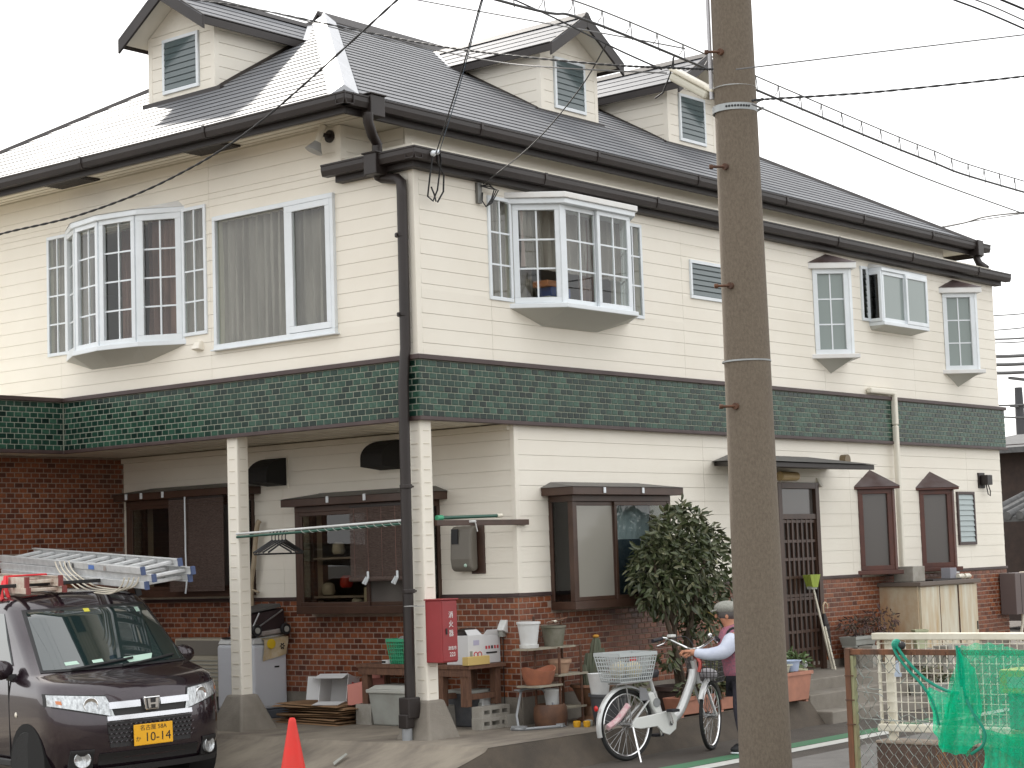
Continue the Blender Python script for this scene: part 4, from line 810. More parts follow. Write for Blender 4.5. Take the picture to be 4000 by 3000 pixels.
for sgn in (-1, 1):
    hl = patch('headlight', LENS, car, [(sgn*.35,.80),(sgn*.715,.835),(sgn*.72,.75),(sgn*.30,.64)], .014, 14, 6, nose)
    patch('turn_signal', AMB, hl, [(sgn*.655,.785),(sgn*.685,.79),(sgn*.685,.765),(sgn*.655,.755)], .0165, 4, 3, nose)
    m = MB(); m.lathe([(.0,-.012),(.02,-.010),(.045,.0),(.052,.008),(.056,.006),(.056,-.01)], 24); o = m.build('lamp_bowl', CHR, hl, smooth=True); o.location = (sgn*.47, nose(.47,.745)-.012, .745); o.rotation_euler = (math.pi/2,0,sgn*.3)
    patch('lamp_surround', BLKP, hl, [(sgn*.345,.808),(sgn*.725,.842),(sgn*.73,.74),(sgn*.29,.63)], .007, 14, 6, nose)
    fg = patch('fog_lamp', BLKP, car, [(sgn*.46,.40),(sgn*.62,.40),(sgn*.62,.25),(sgn*.46,.25)], .008, 6, 6, nose)
    m = MB(); m.lathe([(.0,-.008),(.03,-.006),(.052,.004),(.06,.008),(.064,.006),(.064,-.02)], 22); o = m.build('fog_lamp_glass', LENS, fg, smooth=True); o.location = (sgn*.54, nose(.54,.325)-.022, .325); o.rotation_euler = (math.pi/2,0,sgn*.45)
    mr = MB(); mr.ball((sgn*.80,.98,1.02), .11, 12, 8, (.95,.5,.72)); mo = mr.build('door_mirror', CARP, car, smooth=True)
    m = MB(); m.hexa([(sgn*.66,.93,.93),(sgn*.74,.95,.93),(sgn*.74,1.02,.93),(sgn*.66,1.02,.93),(sgn*.66,.95,.98),(sgn*.76,.95,.98),(sgn*.76,1.02,.98),(sgn*.66,1.02,.98)]); m.build('mirror_arm', BLKP, mo)
    # side windows and door lines
    m = MB(); sx = lambda z: (.681-(z-1.02)*.145 if z < 1.25 else .648-(z-1.25)*.2)
    for y0, y1, y0t, y1t in ((1.05,1.86,1.34,1.86),(1.92,2.85,1.92,2.78)):
        q = [(sgn*(sx(1.05)+.004),y0,1.05),(sgn*(sx(1.05)+.004),y1,1.05),(sgn*(sx(1.25)+.004),y1,1.25),(sgn*(sx(1.25)+.004),y0+(y0t-y0)*.5,1.25),(sgn*(sx(1.46)+.006),y1t,1.46),(sgn*(sx(1.46)+.006),y0t,1.46)]
        mm = MB(); mm.add(q+[(x-sgn*.02,y,z) for x,y,z in q], [(0,1,2,3),(3,2,4,5),(6,9,8,7),(9,11,10,8),(0,6,7,1),(1,7,8,2),(2,8,10,4),(4,10,11,5),(5,11,9,3),(3,9,6,0)]); mm.build('side_window', CGL, car)
    m = MB(); m.hexa([(sgn*.735,1.0,.98),(sgn*.745,1.0,.98),(sgn*.745,3.1,.98),(sgn*.735,3.1,.98),(sgn*.70,1.0,1.0),(sgn*.71,1.0,1.0),(sgn*.71,3.1,1.0),(sgn*.70,3.1,1.0)]); m.build('belt_moulding', BLKP, car)
    m = MB(); m.box(*sorted((sgn*.72,sgn*.742)), .98, 2.55, .24, .30); m.build('side_sill', BLKP, car, bevel=.01)
    for y in (1.0,1.89): m = MB(); m.box(*sorted((sgn*.728,sgn*.7375)), y, y+.006, .32, .98); m.build('door_gap', BLKP, car)
    # wheels
    for y in (.66,2.82):
        arch = MB(); arch.tube([(sgn*.50,y,.275),(sgn*.7395,y,.275)], .325, 28); arch.build('wheel_arch', mat('arch_black', (.006,.006,.006), .9) if 'arch_black' not in bpy.data.materials else bpy.data.materials['arch_black'], car, smooth=True)
        m = MB(); m.lathe([(.16,-.075),(.255,-.078),(.272,-.055),(.275,0),(.272,.055),(.255,.078),(.16,.075)], 36); wh = m.build('wheel', TYR, car, smooth=True); wh.location = (sgn*.665,y,.275); wh.rotation_euler = (0,math.pi/2,(.10 if y < 1 else 0))
        m = MB(); m.lathe([(.02,.0),(.02,.05),(.15,.03),(.172,.06),(.172,-.06)], 24); m.build('rim', SILV, wh, smooth=True)
        m = MB()
        for rr in (-.035,0,.035): m.lathe([(.2755,rr-.004),(.277,rr-.004),(.277,rr+.004),(.2755,rr+.004)], 36, cap=False)
        m.build('tread_groove', BLKP, wh)
    m = MB(); m.box(*sorted((sgn*.735,sgn*.742)), .95,1.02,.60,.625); m.build('side_marker', AMB, car) if False else None
    MB().ball((sgn*.738,.86,.66), .022, 8, 6, (.4,1,1)).build('side_marker', mat('marker_lens', (.75,.7,.6), .2), car, smooth=True) if sgn < 0 else None
# windscreen, wipers, cowl
def wy(x, z): 
    t = (z-.985)/(1.48-.985); yf = .48+.60*t; hw = .68-.075*t; D = .27-.03*t; q = min(abs(x)/hw,.999); return yf + D*(1-(1-q**2.7)**(1/2.7))
ws_ = patch('windscreen', CGL, car, [(-.515,1.465),(.515,1.465),(.61,1.01),(-.61,1.01)], .013, 18, 8, wy, .004)
patch('windscreen_border', BLKP, car, [(-.535,1.485),(.535,1.485),(.63,.992),(-.63,.992)], .009, 18, 8, wy, .003)
for a, b in (((-.42,1.005),(.12,1.055)),((.0,1.0),(.50,1.05))):
    m = MB(); m.tube([(a[0]+(b[0]-a[0])*t, wy(a[0]+(b[0]-a[0])*t, a[1]+(b[1]-a[1])*t)-.034, a[1]+(b[1]-a[1])*t) for t in (0,.25,.5,.75,1)], .011, 6); m.build('wiper', BLKP, car)
PAPER = mat('pale_paper', (.45,.62,.52), .6)
for q, nm_ in (([(.05,1.062),(.32,1.075),(.28,1.03),(.08,1.02)],'dashboard_paper'),([(-.44,1.06),(-.34,1.065),(-.33,1.04),(-.44,1.035)],'dashboard_card'),([(-.22,1.06),(-.13,1.065),(-.13,1.042),(-.22,1.038)],'dashboard_card')): patch(nm_, PAPER, ws_, q, .0145, 6, 2, wy, .001)
patch('inspection_sticker', mat('yellow_sticker', (.55,.50,.05), .5), ws_, [(-.06,1.468),(-.01,1.468),(-.01,1.44),(-.06,1.44)], .0145, 2, 2, wy, .001); patch('service_sticker', PAPER, ws_, [(.40,1.45),(.44,1.45),(.44,1.41),(.40,1.41)], .0145, 2, 2, wy, .001)
# grille, badge, bumper, plate
patch('grille_upper', BLKP, car, [(-.36,.72),(.36,.72),(.33,.60),(-.33,.60)], .004, 14, 3, nose)
for (z0, z1, xa, xb) in ((.70,.752,-.34,-.085),(.70,.752,.085,.34)): patch('grille_bar', SILV, car, [(xa,z1),(xb,z1),(xb,z0),(xa,z0)], .022, 10, 2, nose)
patch('grille_bar', SILV, car, [(-.36,.645),(.36,.645),(.36,.61),(-.36,.61)], .02, 16, 2, nose)
gr = patch('lower_grille', BLKP, car, [(-.36,.595),(.36,.595),(.34,.40),(-.34,.40)], .005, 14, 4, nose)
m = MB()
for j in range(5):
    for i in range(18):
        x = -.34+i*.04+(j % 2)*.02; z = .575-j*.032; m.tube([(x-.016,nose(x,z)-.009,z),(x,nose(x,z)-.012,z-.010),(x+.016,nose(x,z)-.009,z)], .004, 4)
m.build('grille_mesh', CARP, gr)
patch('bumper_lip', BLKP, car, [(-.66,.245),(.66,.245),(.64,.20),(-.64,.20)], .02, 20, 2, nose); patch('air_intake', BLKP, car, [(-.42,.36),(.42,.36),(.42,.27),(-.42,.27)], .003, 14, 2, nose)
bd = MB(); q = [(-.07,.775),(.07,.775),(.058,.665),(-.058,.665)]; bd.ext([(x,-.035,z) for x,z in q], (0,.05,0)); bd = bd.build('badge', CHR, car, bevel=.012, seg=3)
m = MB(); m.ext([(x*.80,-.0375,.72+(z-.72)*.80) for x,z in q], (0,.01,0)); m.build('badge_field', BLKP, bd, bevel=.008)
m = MB()
for sgn in (-1,1): m.hexa([(sgn*.047,-.046,.756),(sgn*.024,-.046,.756),(sgn*.018,-.046,.682),(sgn*.038,-.046,.682),(sgn*.047,-.036,.756),(sgn*.024,-.036,.756),(sgn*.018,-.036,.682),(sgn*.038,-.036,.682)])
m.box(-.024,.024,-.045,-.036,.708,.722); m.build('badge_letter', CHR, bd)
def textmesh(name, s, size, mt, par, loc, rot, ext=.001, sx=1, align='CENTER'):
    cu = bpy.data.curves.new(name, 'FONT'); cu.body = s; cu.size = size; cu.align_x = align; cu.align_y = 'CENTER'; cu.extrude = ext; cu.resolution_u = 3
    to = bpy.data.objects.new(name, cu); COL.objects.link(to); dg = bpy.context.evaluated_depsgraph_get(); me = bpy.data.meshes.new_from_object(to.evaluated_get(dg)); bpy.data.objects.remove(to)
    me.materials.clear(); me.materials.append(mt); o = bpy.data.objects.new(name, me); COL.objects.link(o); o.parent = par; o.location = loc; o.rotation_euler = rot; o.scale = (sx,1,1); return o
YEL = mat('yellow_plate', (.78,.40,.01), .45); PBLK = mat('plate_print', (.01,.01,.01), .5)
m = MB(); m.box(-.165,.165,-.034,-.026,.395,.56); pl = m.build('number_plate', YEL, car, bevel=.006, seg=2)
FRX = (math.pi/2,0,0)
textmesh('plate_region', '名古屋 58A', .046, PBLK, pl, (.0,-.0345,.528), FRX, .0008)
textmesh('plate_number', '10-14', .098, PBLK, pl, (.035,-.0345,.452), FRX, .0008, 1.0); textmesh('plate_kana', 'か', .045, PBLK, pl, (-.13,-.0345,.445), FRX, .0008)
textmesh('model_lettering', 'PRIVATE', .035, SILV, car, (-.738,1.30,.72), (math.pi/2,0,-math.pi/2), .001) if False else None
# roof carrier
m = MB()
for y in (1.45,2.5):
    m = MB(); m.bar((-.62,y,1.685),(.62,y,1.685),.05,.03); cr = m.build('roof_carrier', BLKP, car, bevel=.004)
    for sgn in (-1,1): MB().bar((sgn*.60,y,1.69),(sgn*.645,y,1.53),.05,.02,(0,1,0)).build('carrier_foot', BLKP, cr)
# ladders on the carrier (things of their own, lying across the roof)
ALU = mat('ladder_aluminium', (.72,.73,.73), .42, metal=.35, c2=(.56,.57,.57), ns=14)
CM = Matrix.LocRotScale(Vector(car.location), car.rotation_euler.to_quaternion(), None)
def carpt(p): return CM @ Vector(p)
def ladder(label, A, B, width, side, rungs, rail_h=.06, mt=None, tipm=None):
    A, B = carpt(A), carpt(B); d = (B-A); L_ = d.length; d.normalize(); s = Vector(side); s = (CM.to_3x3() @ s); s = (s-d*s.dot(d)).normalized(); u = d.cross(s); u = u if u.z > 0 else -u
    t = thing('ladder', label, 'ladder', tuple(A), group=None)
    for k_ in (0, 1):
        m = MB(); o_ = s*width*k_; m.bar(o_, o_+d*L_, .022, rail_h, upv=tuple(u)); rl = m.build('rail', mt or ALU, t, bevel=.003)
        for fl in (-1, 1):
            m = MB(); m.bar(o_+u*fl*rail_h*.46+s*(.012 if k_ == 0 else -.012), o_+d*L_+u*fl*rail_h*.46+s*(.012 if k_ == 0 else -.012), .03, .006, upv=tuple(u)); m.build('rail_flange', mt or ALU, rl)
        m = MB(); m.bar(o_+d*L_, o_+d*(L_+.03), .034, rail_h*1.15, upv=tuple(u)); m.build('rail_end_cap', tipm or mat('blue_cap', (.07,.10,.20), .6) if 'blue_cap' not in bpy.data.materials else (tipm or bpy.data.materials['blue_cap']), t)
    for i in range(rungs):
        f_ = d*(L_*(i+.6)/rungs); m = MB(); m.bar(f_, f_+s*width, .045, .03, upv=tuple(u)); m.build('rung', mt or ALU, t, bevel=.006)
    return t
# long extension ladders run front to back, tips over the bonnet side
LB, LT = (-.42,3.9,1.80), (.32,.55,1.755)
lad1 = ladder('silver aluminium extension ladder, topmost of the stack on the car roof', (.31,3.6,1.955), (.31,.66,1.79), .36, (1,0,.16), 10)
lad2 = ladder('silver aluminium ladder, middle one of the stack on the car roof', (.29,3.55,1.885), (.36,.56,1.725), .38, (1,0,.12), 10)
lad3 = ladder('scuffed aluminium ladder, lowest of the stack on the car roof', (.28,3.5,1.82), (.32,.62,1.665), .42, (1,0,.10), 9)
PAINTY = mat('paint_spattered_aluminium', (.62,.57,.48), .6, c2=(.34,.13,.09), ns=22, amt=.26, bump=.2, bs=40)
lad4 = ladder('paint spattered folded stepladder with red rope at the left of the car roof', (-.48,3.2,1.80), (-.48,1.25,1.74), .31, (1,0,0), 6, .085, PAINTY, mat('red_rubber', (.20,.045,.04), .7))
lad5 = ladder('paint spattered plank trestle under the folded stepladder', (-.49,3.2,1.735), (-.49,1.2,1.67), .33, (1,0,0), 6, .05, PAINTY, bpy.data.materials['red_rubber'])
# labels and bands on the top ladder rail
A_, B_ = carpt((.31,3.6,1.955)), carpt((.31,.66,1.79)); dd = (B_-A_).normalized(); sN = (CM.to_3x3() @ Vector((1,0,.16))); sN = (sN-dd*sN.dot(dd)).normalized()
for f_, l_, mt_ in ((.46,.022,PBLK),(.485,.018,WHT),(.505,.02,PBLK),(.53,.018,WHT),(.55,.022,PBLK),(.66,.11,mat('blue_label', (.08,.17,.45), .5)),(.76,.05,CUR)):
    L_ = (B_-A_).length; m = MB(); c = dd*L_*f_-sN*.0125; m.bar(c, c+dd*l_, .003, .045); m.build('rail_label', mt_, lad1)
rope = thing('rope', 'loose cream rope slung round the ladders above the windscreen', 'rope', tuple(carpt((0,1,1.7))))
RM = mat('cream_rope', (.62,.57,.47), .9, bump=.4, bs=200); bo_ = carpt((0,1,1.7))
for k_ in range(4):
    pts = [(.27,2.0,1.90),(.27,1.9,1.80),(.26,1.5,1.68-.012*k_),(.26,1.15,1.645-.010*k_),(.27,.9,1.64-.010*k_),(.29,.75,1.67),(.30,.70,1.75)]
    P = [carpt((x-.03*k_,y+.03*k_,z)) for x,y,z in pts]; q = []
    for i in range(len(P)-1):
        a,b,c,e_ = P[max(i-1,0)],P[i],P[i+1],P[min(i+2,len(P)-1)]
        for t in (0,.2,.4,.6,.8): q.append(.5*((2*b)+(c-a)*t+(2*a-5*b+4*c-e_)*t*t+(3*b-a-3*c+e_)*t**3)-bo_)
    m = MB(); m.tube(q, .007, 6); m.build('rope_strand', RM, rope, smooth=True)
rr_ = thing('rope', 'bright red strap tied round the spattered stepladder on the car', 'rope', tuple(carpt((-.5,1.5,1.7))))
bo_ = carpt((-.5,1.5,1.7)); REDP = mat('red_strap', (.75,.04,.05), .6)
for y in (1.55,1.62):
    m = MB(); m.tube([carpt(q)-bo_ for q in ((-.52,y,1.70),(-.51,y,1.80),(-.14,y+.04,1.80),(-.12,y,1.70))], .009, 6); m.build('strap_cord', REDP, rr_)
m = MB(); m.tube([carpt(q)-bo_ for q in ((-.51,1.60,1.80),(-.54,1.55,1.72),(-.53,1.50,1.62),(-.58,1.52,1.60),(-.56,1.58,1.68),(-.52,1.62,1.76))], .018, 6); m.build('strap_knot', REDP, rr_)
# ================================================================ bicycle
def smooth_path(P, k=6):
    P = [Vector(p) for p in P]; q = []
    for i in range(len(P)-1):
        a,b,c,e_ = P[max(i-1,0)],P[i],P[i+1],P[min(i+2,len(P)-1)]
        for j in range(k):
            t = j/k; q.append(.5*((2*b)+(c-a)*t+(2*a-5*b+4*c-e_)*t*t+(3*b-a-3*c+e_)*t**3))
    return q+[P[-1]]
BSIL = mat('bike_silver_paint', (.62,.63,.62), .28, metal=.3, coat=.6); BWHT = mat('bike_white_plastic', (.68,.69,.66), .4)
SPK = mat('spoke_steel', (.40,.40,.40), .35, metal=.8); DKP = mat('dark_grip', (.015,.015,.02), .6); BASK = mat('grey_basket_plastic', (.45,.48,.48), .5)
bk = thing('bicycle', 'silver electric shopping bicycle with a grey rear basket on its kickstand', 'bicycle', (1.071,-1.305,0), math.radians(-11))
WR = .305; WB = 1.02
def wheel(par, name):
    m = MB(); n = 40; m_t = MB()
    ring_ = [(math.cos(2*math.pi*i/n)*(WR-.018), 0, math.sin(2*math.pi*i/n)*(WR-.018)) for i in range(n)]
    def tor(R, r, k):
        vs = []; fs = []
        for i in range(n):
            a = 2*math.pi*i/n
            for j in range(k):
                b = 2*math.pi*j/k; vs.append(((R+r*math.cos(b))*math.cos(a), r*math.sin(b)*1.0, (R+r*math.cos(b))*math.sin(a)))
        for i in range(n):
            for j in range(k): fs.append((i*k+j, i*k+(j+1)%k, ((i+1)%n)*k+(j+1)%k, ((i+1)%n)*k+j))
        return vs, fs
    m.add(*tor(WR-.018,.018,8)); w_ = m.build(name, TYR, par, smooth=True)
    m = MB(); m.add(*tor(WR-.042,.011,8)); m.build('rim', CHR, w_, smooth=True)
    m = MB()
    for i in range(28):
        a = 2*math.pi*i/28; s = .022*(1 if i % 2 else -1); b = a+.5*(1 if i % 4 < 2 else -1); m.tube([(math.cos(b)*.02,s,math.sin(b)*.02),(math.cos(a)*(WR-.05),0,math.sin(a)*(WR-.05))], .0022, 4, False)
    m.build('spokes', SPK, w_)
    m = MB(); m.tube([(0,-.05,0),(0,.05,0)], .02, 12); m.build('hub', SPK, w_, smooth=True); return w_
rw = wheel(bk, 'wheel'); rw.location = (0,0,WR)
fwl = wheel(bk, 'wheel'); fwl.location = (WB,0,WR); ST = math.radians(28); fwl.rotation_euler = (0,0,ST)
def fender(par, c, r, a0, a1, steer=0, mt=None):
    m = MB(); n = 22; vs = []
    for i in range(n+1):
        a = a0+(a1-a0)*i/n
        for (dr, y) in ((-.012,-.028),(.006,-.018),(.01,0),(.006,.018),(-.012,.028)): vs.append(((r+dr)*math.cos(a), y, (r+dr)*math.sin(a)))
    fs = [(i*5+j,i*5+j+1,(i+1)*5+j+1,(i+1)*5+j) for i in range(n) for j in range(4)]; m.add(vs, fs); o = m.build('mudguard', mt or BSIL, par, smooth=True, fix=False); o.location = c; o.rotation_euler = (0,0,steer); return o
fender(bk, (0,0,WR), WR+.02, math.radians(35), math.radians(195)); fender(bk, (WB,0,WR), WR+.02, math.radians(20), math.radians(150), ST)
hd0, hd1 = Vector((.885,0,.60)), Vector((.83,0,.80))
m = MB(); m.tube(smooth_path([hd1-Vector((0,0,.08)), (.80,0,.62),(.68,0,.42),(.60,0,.335),(.50,0,.29)]), [.040]*25, 14); m.build('down_tube', BSIL, bk, smooth=True)
m = MB(); m.tube([hd0, hd1], .026, 12); m.build('head_tube', BSIL, bk, smooth=True)
st0, st1 = Vector((.44,0,.30)), Vector((.30,0,.66)); m = MB(); m.tube([st0, st1], .018, 12); m.build('seat_tube', BSIL, bk, smooth=True)
m = MB(); m.tube([st1, st1+(st1-st0).normalized()*.06], .013, 10); m.build('seat_post', CHR, bk, smooth=True)
for s in (-1, 1):
    m = MB(); m.tube([(.44,s*.02,.29),(0,s*.06,WR)], .012, 8); m.build('chain_stay', BSIL, bk, smooth=True); m = MB(); m.tube([(.33,s*.02,.56),(0,s*.06,WR)], .010, 8); m.build('seat_stay', BSIL, bk, smooth=True)
m = MB(); m.hexa([(.33,-.045,.34),(.43,-.045,.32),(.43,.045,.32),(.33,.045,.34),(.22,-.04,.55),(.30,-.04,.57),(.30,.04,.57),(.22,.04,.55)]); bt = m.build('battery_pack', BWHT, bk, bevel=.02, seg=3)
m = MB(); m.tube([(.325,-.046,.47),(.325,-.05,.47)], .04, 20); o = m.build('battery_badge', mat('grey_print', (.25,.26,.26), .5), bt); 
m = MB(); m.ext([(-.02,-.075,.285),(.05,-.075,.36),(.33,-.075,.38),(.46,-.075,.40),(.54,-.075,.34),(.52,-.075,.23),(.44,-.075,.185),(.36,-.075,.21),(.30,-.075,.27),(.10,-.075,.265)], (0,.02,0)); m.build('chain_guard', BWHT, bk, bevel=.006)
m = MB(); m.tube([(.455,-.085,.285),(.455,.08,.285)], .02, 12); m.tube([(.455,-.10,.285),(.42,-.10,.40)], .010, 8); m.tube([(.455,.09,.285),(.49,.09,.17)], .010, 8); m.build('crank', CHR, bk, smooth=True)
for p_ in ((.42,-.145,.40),(.49,.135,.17)): MB().box(p_[0]-.045,p_[0]+.045,p_[1]-.04,p_[1]+.04,p_[2]-.012,p_[2]+.012).build('pedal', DKP, bk, bevel=.004)
m = MB(); vs = [(-.13,-.085,.70),(-.13,.085,.70),(-.02,.09,.71),(.12,.02,.72),(.15,0,.715),(.12,-.02,.72),(-.02,-.09,.71)]; vs = [(x+.27,y,z+.03) for x,y,z in vs]; m.ext([(x,y,z-.05) for x,y,z in vs], (0,0,.05)); m.build('saddle', DKP, bk, bevel=.02, seg=3)
m = MB(); a = Vector((0,-.085,WR-.02)); m.tube([a, (-.02,-.19,.0)], .009, 8); m.tube([(-.02,-.085,WR),(-.02,.085,WR)], .008, 8); m.build('kickstand', CHR, bk, smooth=True)
m = MB(); m.bar((-.14,0,.655),(.27,0,.665),.11,.012); 
for s in (-1,1): m.tube([(0,s*.07,WR),(-.04,s*.06,.65)], .006, 6)
m.build('carrier', SPK, bk)
MB().ball((-WR-.035,0,WR+.16), .025, 10, 8, (.5,1,1)).build('rear_reflector', mat('red_reflector', (.55,.02,.02), .2), bk, smooth=True)
m = MB(); m.tube(smooth_path([(-.27,-.06,WR+.0),(-.15,-.062,WR+.06),(-.03,-.064,WR+.17)]), .028, 8); m.build('wheel_lock_sleeve', mat('pink_cloth', (.55,.28,.32), .8, c2=(.62,.55,.52), ns=30), bk, smooth=True)
m = MB(); m.add([(.12,-.055,.62),(.20,-.055,.60),(.24,-.055,.50),(.12,-.055,.50)]+[(.12,-.052,.62),(.20,-.052,.60),(.24,-.052,.50),(.12,-.052,.50)], [(0,1,2,3),(7,6,5,4),(0,4,5,1),(1,5,6,2),(2,6,7,3),(3,7,4,0)]); m.build('skirt_guard', mat('grey_guard', (.22,.22,.23), .5), bk)
def basket(par, c, L0, L1, W0, W1, h, nx, nz, mt, bar=.006, name='basket', rot=0):
    """open lattice basket: rim, floor, upright and level slats (one mesh per side)"""
    o = thing_part(name, par, c, rot)
    return o
def latt(par, name, c, L0, L1, W0, W1, h, n1, n2, nz, t, mt, rot=0, solid_rim=.02):
    m = MB(); P = lambda x, y, z: (x, y, z); lv = lambda z: (L0+(L1-L0)*z/h, W0+(W1-W0)*z/h)
    def sidebars(z, tt, th): 
        l, w_ = lv(z)
        m.bar((-l/2,-w_/2,z),(l/2,-w_/2,z),th,tt); m.bar((-l/2,w_/2,z),(l/2,w_/2,z),th,tt); m.bar((-l/2,-w_/2,z),(-l/2,w_/2,z),th,tt); m.bar((l/2,-w_/2,z),(l/2,w_/2,z),th,tt)
    for j in range(nz+1): sidebars(h*j/nz, t, t)
    sidebars(h, solid_rim, t*1.8)
    for i in range(n1+1):
        for s in (-1, 1):
            f_ = -.5+i/n1; m.bar((L0*f_,s*W0/2,0),(L1*f_,s*W1/2,h),t,t,(0,1,0))
    for i in range(1, n2):
        for s in (-1, 1):
            f_ = -.5+i/n2; m.bar((s*L0/2,W0*f_,0),(s*L1/2,W1*f_,h),t,t,(1,0,0))
    for i in range(n1+1): m.bar((L0*(-.5+i/n1),-W0/2,0),(L0*(-.5+i/n1),W0/2,0),t,t)
    o = m.build(name, mt, par); o.location = c; o.rotation_euler = (0,0,rot); return o
rb = latt(bk, 'rear_basket', (.02,0,.675), .36, .44, .24, .32, .23, 15, 9, 7, .007, BASK, 0, .03)
MB().box(-.10,-.02,-.155,-.150,.18,.205).build('basket_label', mat('red_label', (.6,.03,.04), .5), rb)
for i, (x, y, c) in enumerate(((-.08,.02,(.5,.5,.5)),(.06,-.03,(.62,.6,.5)),(.0,.06,(.2,.35,.5)))):
    m = MB(); m.ball((x,y,.09), .085, 9, 7, (1.0,.8,.9)); o = m.build('shopping_bag', mat('bag_film_%d'%i, c, .35, c2=(.55,.45,.2), ns=20), rb, smooth=True)
stem = Vector((.83,0,.80)); SR = Matrix.Rotation(ST, 3, 'Z')
def sp(x, y, z): return tuple(Vector((.83,0,0)) + SR @ Vector((x, y, 0)) + Vector((0,0,z)))
m = MB(); m.tube([stem, (.815,0,.90)], .014, 10); m.build('handlebar_stem', CHR, bk, smooth=True)
m = MB(); m.tube(smooth_path([sp(-.12,-.27,1.00),sp(-.06,-.22,1.00),sp(.02,-.10,.93),sp(.0,0,.90),sp(.02,.10,.93),sp(-.06,.22,1.00),sp(-.12,.27,1.00)]), .011, 8); m.build('handlebar', CHR, bk, smooth=True)
for s in (-1, 1):
    m = MB(); m.tube([sp(-.20,s*.30,.985),sp(-.09,s*.25,1.0)], .017, 10); m.build('grip', DKP, bk, smooth=True); m = MB(); m.tube(smooth_path([sp(-.06,s*.22,.99),sp(-.04,s*.25,.955),sp(-.14,s*.30,.93)]), .006, 6); m.build('brake_lever', CHR, bk, smooth=True)
MB().box(-.03,.03,-.03,.03,-.012,.012).build('control_panel', BWHT, bk, bevel=.006, loc=sp(-.03,.18,1.02))
m = MB(); m.ball(sp(-.02,-.17,1.02), .022); m.build('bell', CHR, bk, smooth=True)
fb = latt(bk, 'front_basket', (1.02+.02,.04,.60), .22, .30, .24, .32, .22, 8, 8, 5, .0055, mat('dark_wire', (.07,.065,.065), .5), ST, .01)
m = MB(); m.ball((0,0,.06), .10, 9, 7, (1,1,.6)); m.build('basket_contents', mat('pale_bag', (.5,.48,.5), .6), fb, smooth=True)
m = MB(); m.tube(smooth_path([(.02,-.01,.84),(.03,-.06,.78),(.02,-.05,.70)]), .016, 6); o = m.build('luggage_tag', mat('red_charm', (.6,.12,.10), .6), bk); o.location = (.83,0,0)
for s in (-1,1):
    m = MB(); a = SR @ Vector((0,s*.055,0)); m.tube([(WB+a.x,a.y,WR),(.90+a.x,a.y,.58),(.885,0,.62)], .013, 8); m.build('fork_blade', BSIL, bk, smooth=True)
for k_ in range(2):
    m = MB(); m.tube(smooth_path([sp(-.04,.2-.4*k_,.98),sp(.14,.10-.2*k_,1.0-.03*k_),sp(.12,0,.85),(.87,0,.66)]), .004, 5); m.build('brake_cable', DKP, bk)

# ================================================================ the person behind the pole
SKIN = mat('skin', (.48,.22,.13), .55)
def skinmesh(name, pts, edges, mt, par, sub=2, root=0, rough=None):
    me = bpy.data.meshes.new(name); me.from_pydata([p_[:3] for p_ in pts], edges, []); me.materials.append(mt)
    o = bpy.data.objects.new(name, me); COL.objects.link(o); o.parent = par; o.modifiers.new('skin', 'SKIN')
    sv = me.skin_vertices[0].data
    for i, p_ in enumerate(pts): r_ = p_[3]; sv[i].radius = (r_, r_) if not isinstance(r_, tuple) else r_
    sv[root].use_root = True; o.modifiers['skin'].use_smooth_shade = True
    if sub: q = o.modifiers.new('sub', 'SUBSURF'); q.levels = q.render_levels = sub
    return o
pe = thing('person', 'person in grey cap, pink patterned vest and white sleeves leaning to the bicycle', 'person', (1.96,-1.925,0), math.radians(125))
B = [(0,0,.70,.12),(.02,0,.84,.125),(.05,0,.98,.13),(.075,0,1.06,.08),(.09,0,1.105,.05),(.11,0,1.16,.066),(.125,0,1.23,.072),
     (0,.085,.66,.085),(.03,.09,.38,.058),(-.01,.095,.10,.04),(.0,.095,.055,.038),(.09,.10,.035,.03),
     (0,-.085,.66,.085),(.0,-.09,.38,.058),(-.04,-.095,.10,.04),(-.03,-.095,.055,.038),(.06,-.10,.035,.03),
     (.06,.14,1.0,.045),(.17,.23,.87,.045),(.37,.20,.88,.034),(.46,.19,.90,.026),
     (.06,-.14,1.0,.045),(.15,-.22,.85,.045),(.33,-.20,.84,.034),(.42,-.19,.86,.026)]
E_ = [(0,1),(1,2),(2,3),(3,4),(4,5),(5,6),(0,7),(7,8),(8,9),(9,10),(10,11),(0,12),(12,13),(13,14),(14,15),(15,16),(2,17),(17,18),(18,19),(19,20),(2,21),(21,22),(22,23),(23,24)]
body_ = skinmesh('body', B, E_, SKIN, pe)
for hx, hy, hz, sg in ((.47,.19,.90,1),(.43,-.19,.86,-1)):
    for i in range(4):
        yy = hy+(i-1.5)*.017; L_ = (.038,.045,.042,.032)[i]; m = MB(); m.tube([(hx,yy,hz),(hx+L_,yy,hz+.004),(hx+L_+.022,yy,hz-.018),(hx+L_+.012,yy,hz-.036)], [.0085,.008,.0075,.006], 7); m.build('finger', SKIN, body_, smooth=True)
    m = MB(); m.tube([(hx-.01,hy-sg*.03,hz),(hx+.02,hy-sg*.045,hz-.012),(hx+.045,hy-sg*.035,hz-.025)], [.011,.009,.007], 7); m.build('thumb', SKIN, body_, smooth=True)
    m = MB(); m.ball((hx-.005,hy,hz), .034, 10, 8, (1.1,1.0,.5)); m.build('palm', SKIN, body_, smooth=True)
m = MB(); m.ball((.205,0,1.19), .016, 8, 6, (.9,.7,1.2)); m.build('nose', SKIN, body_, smooth=True)
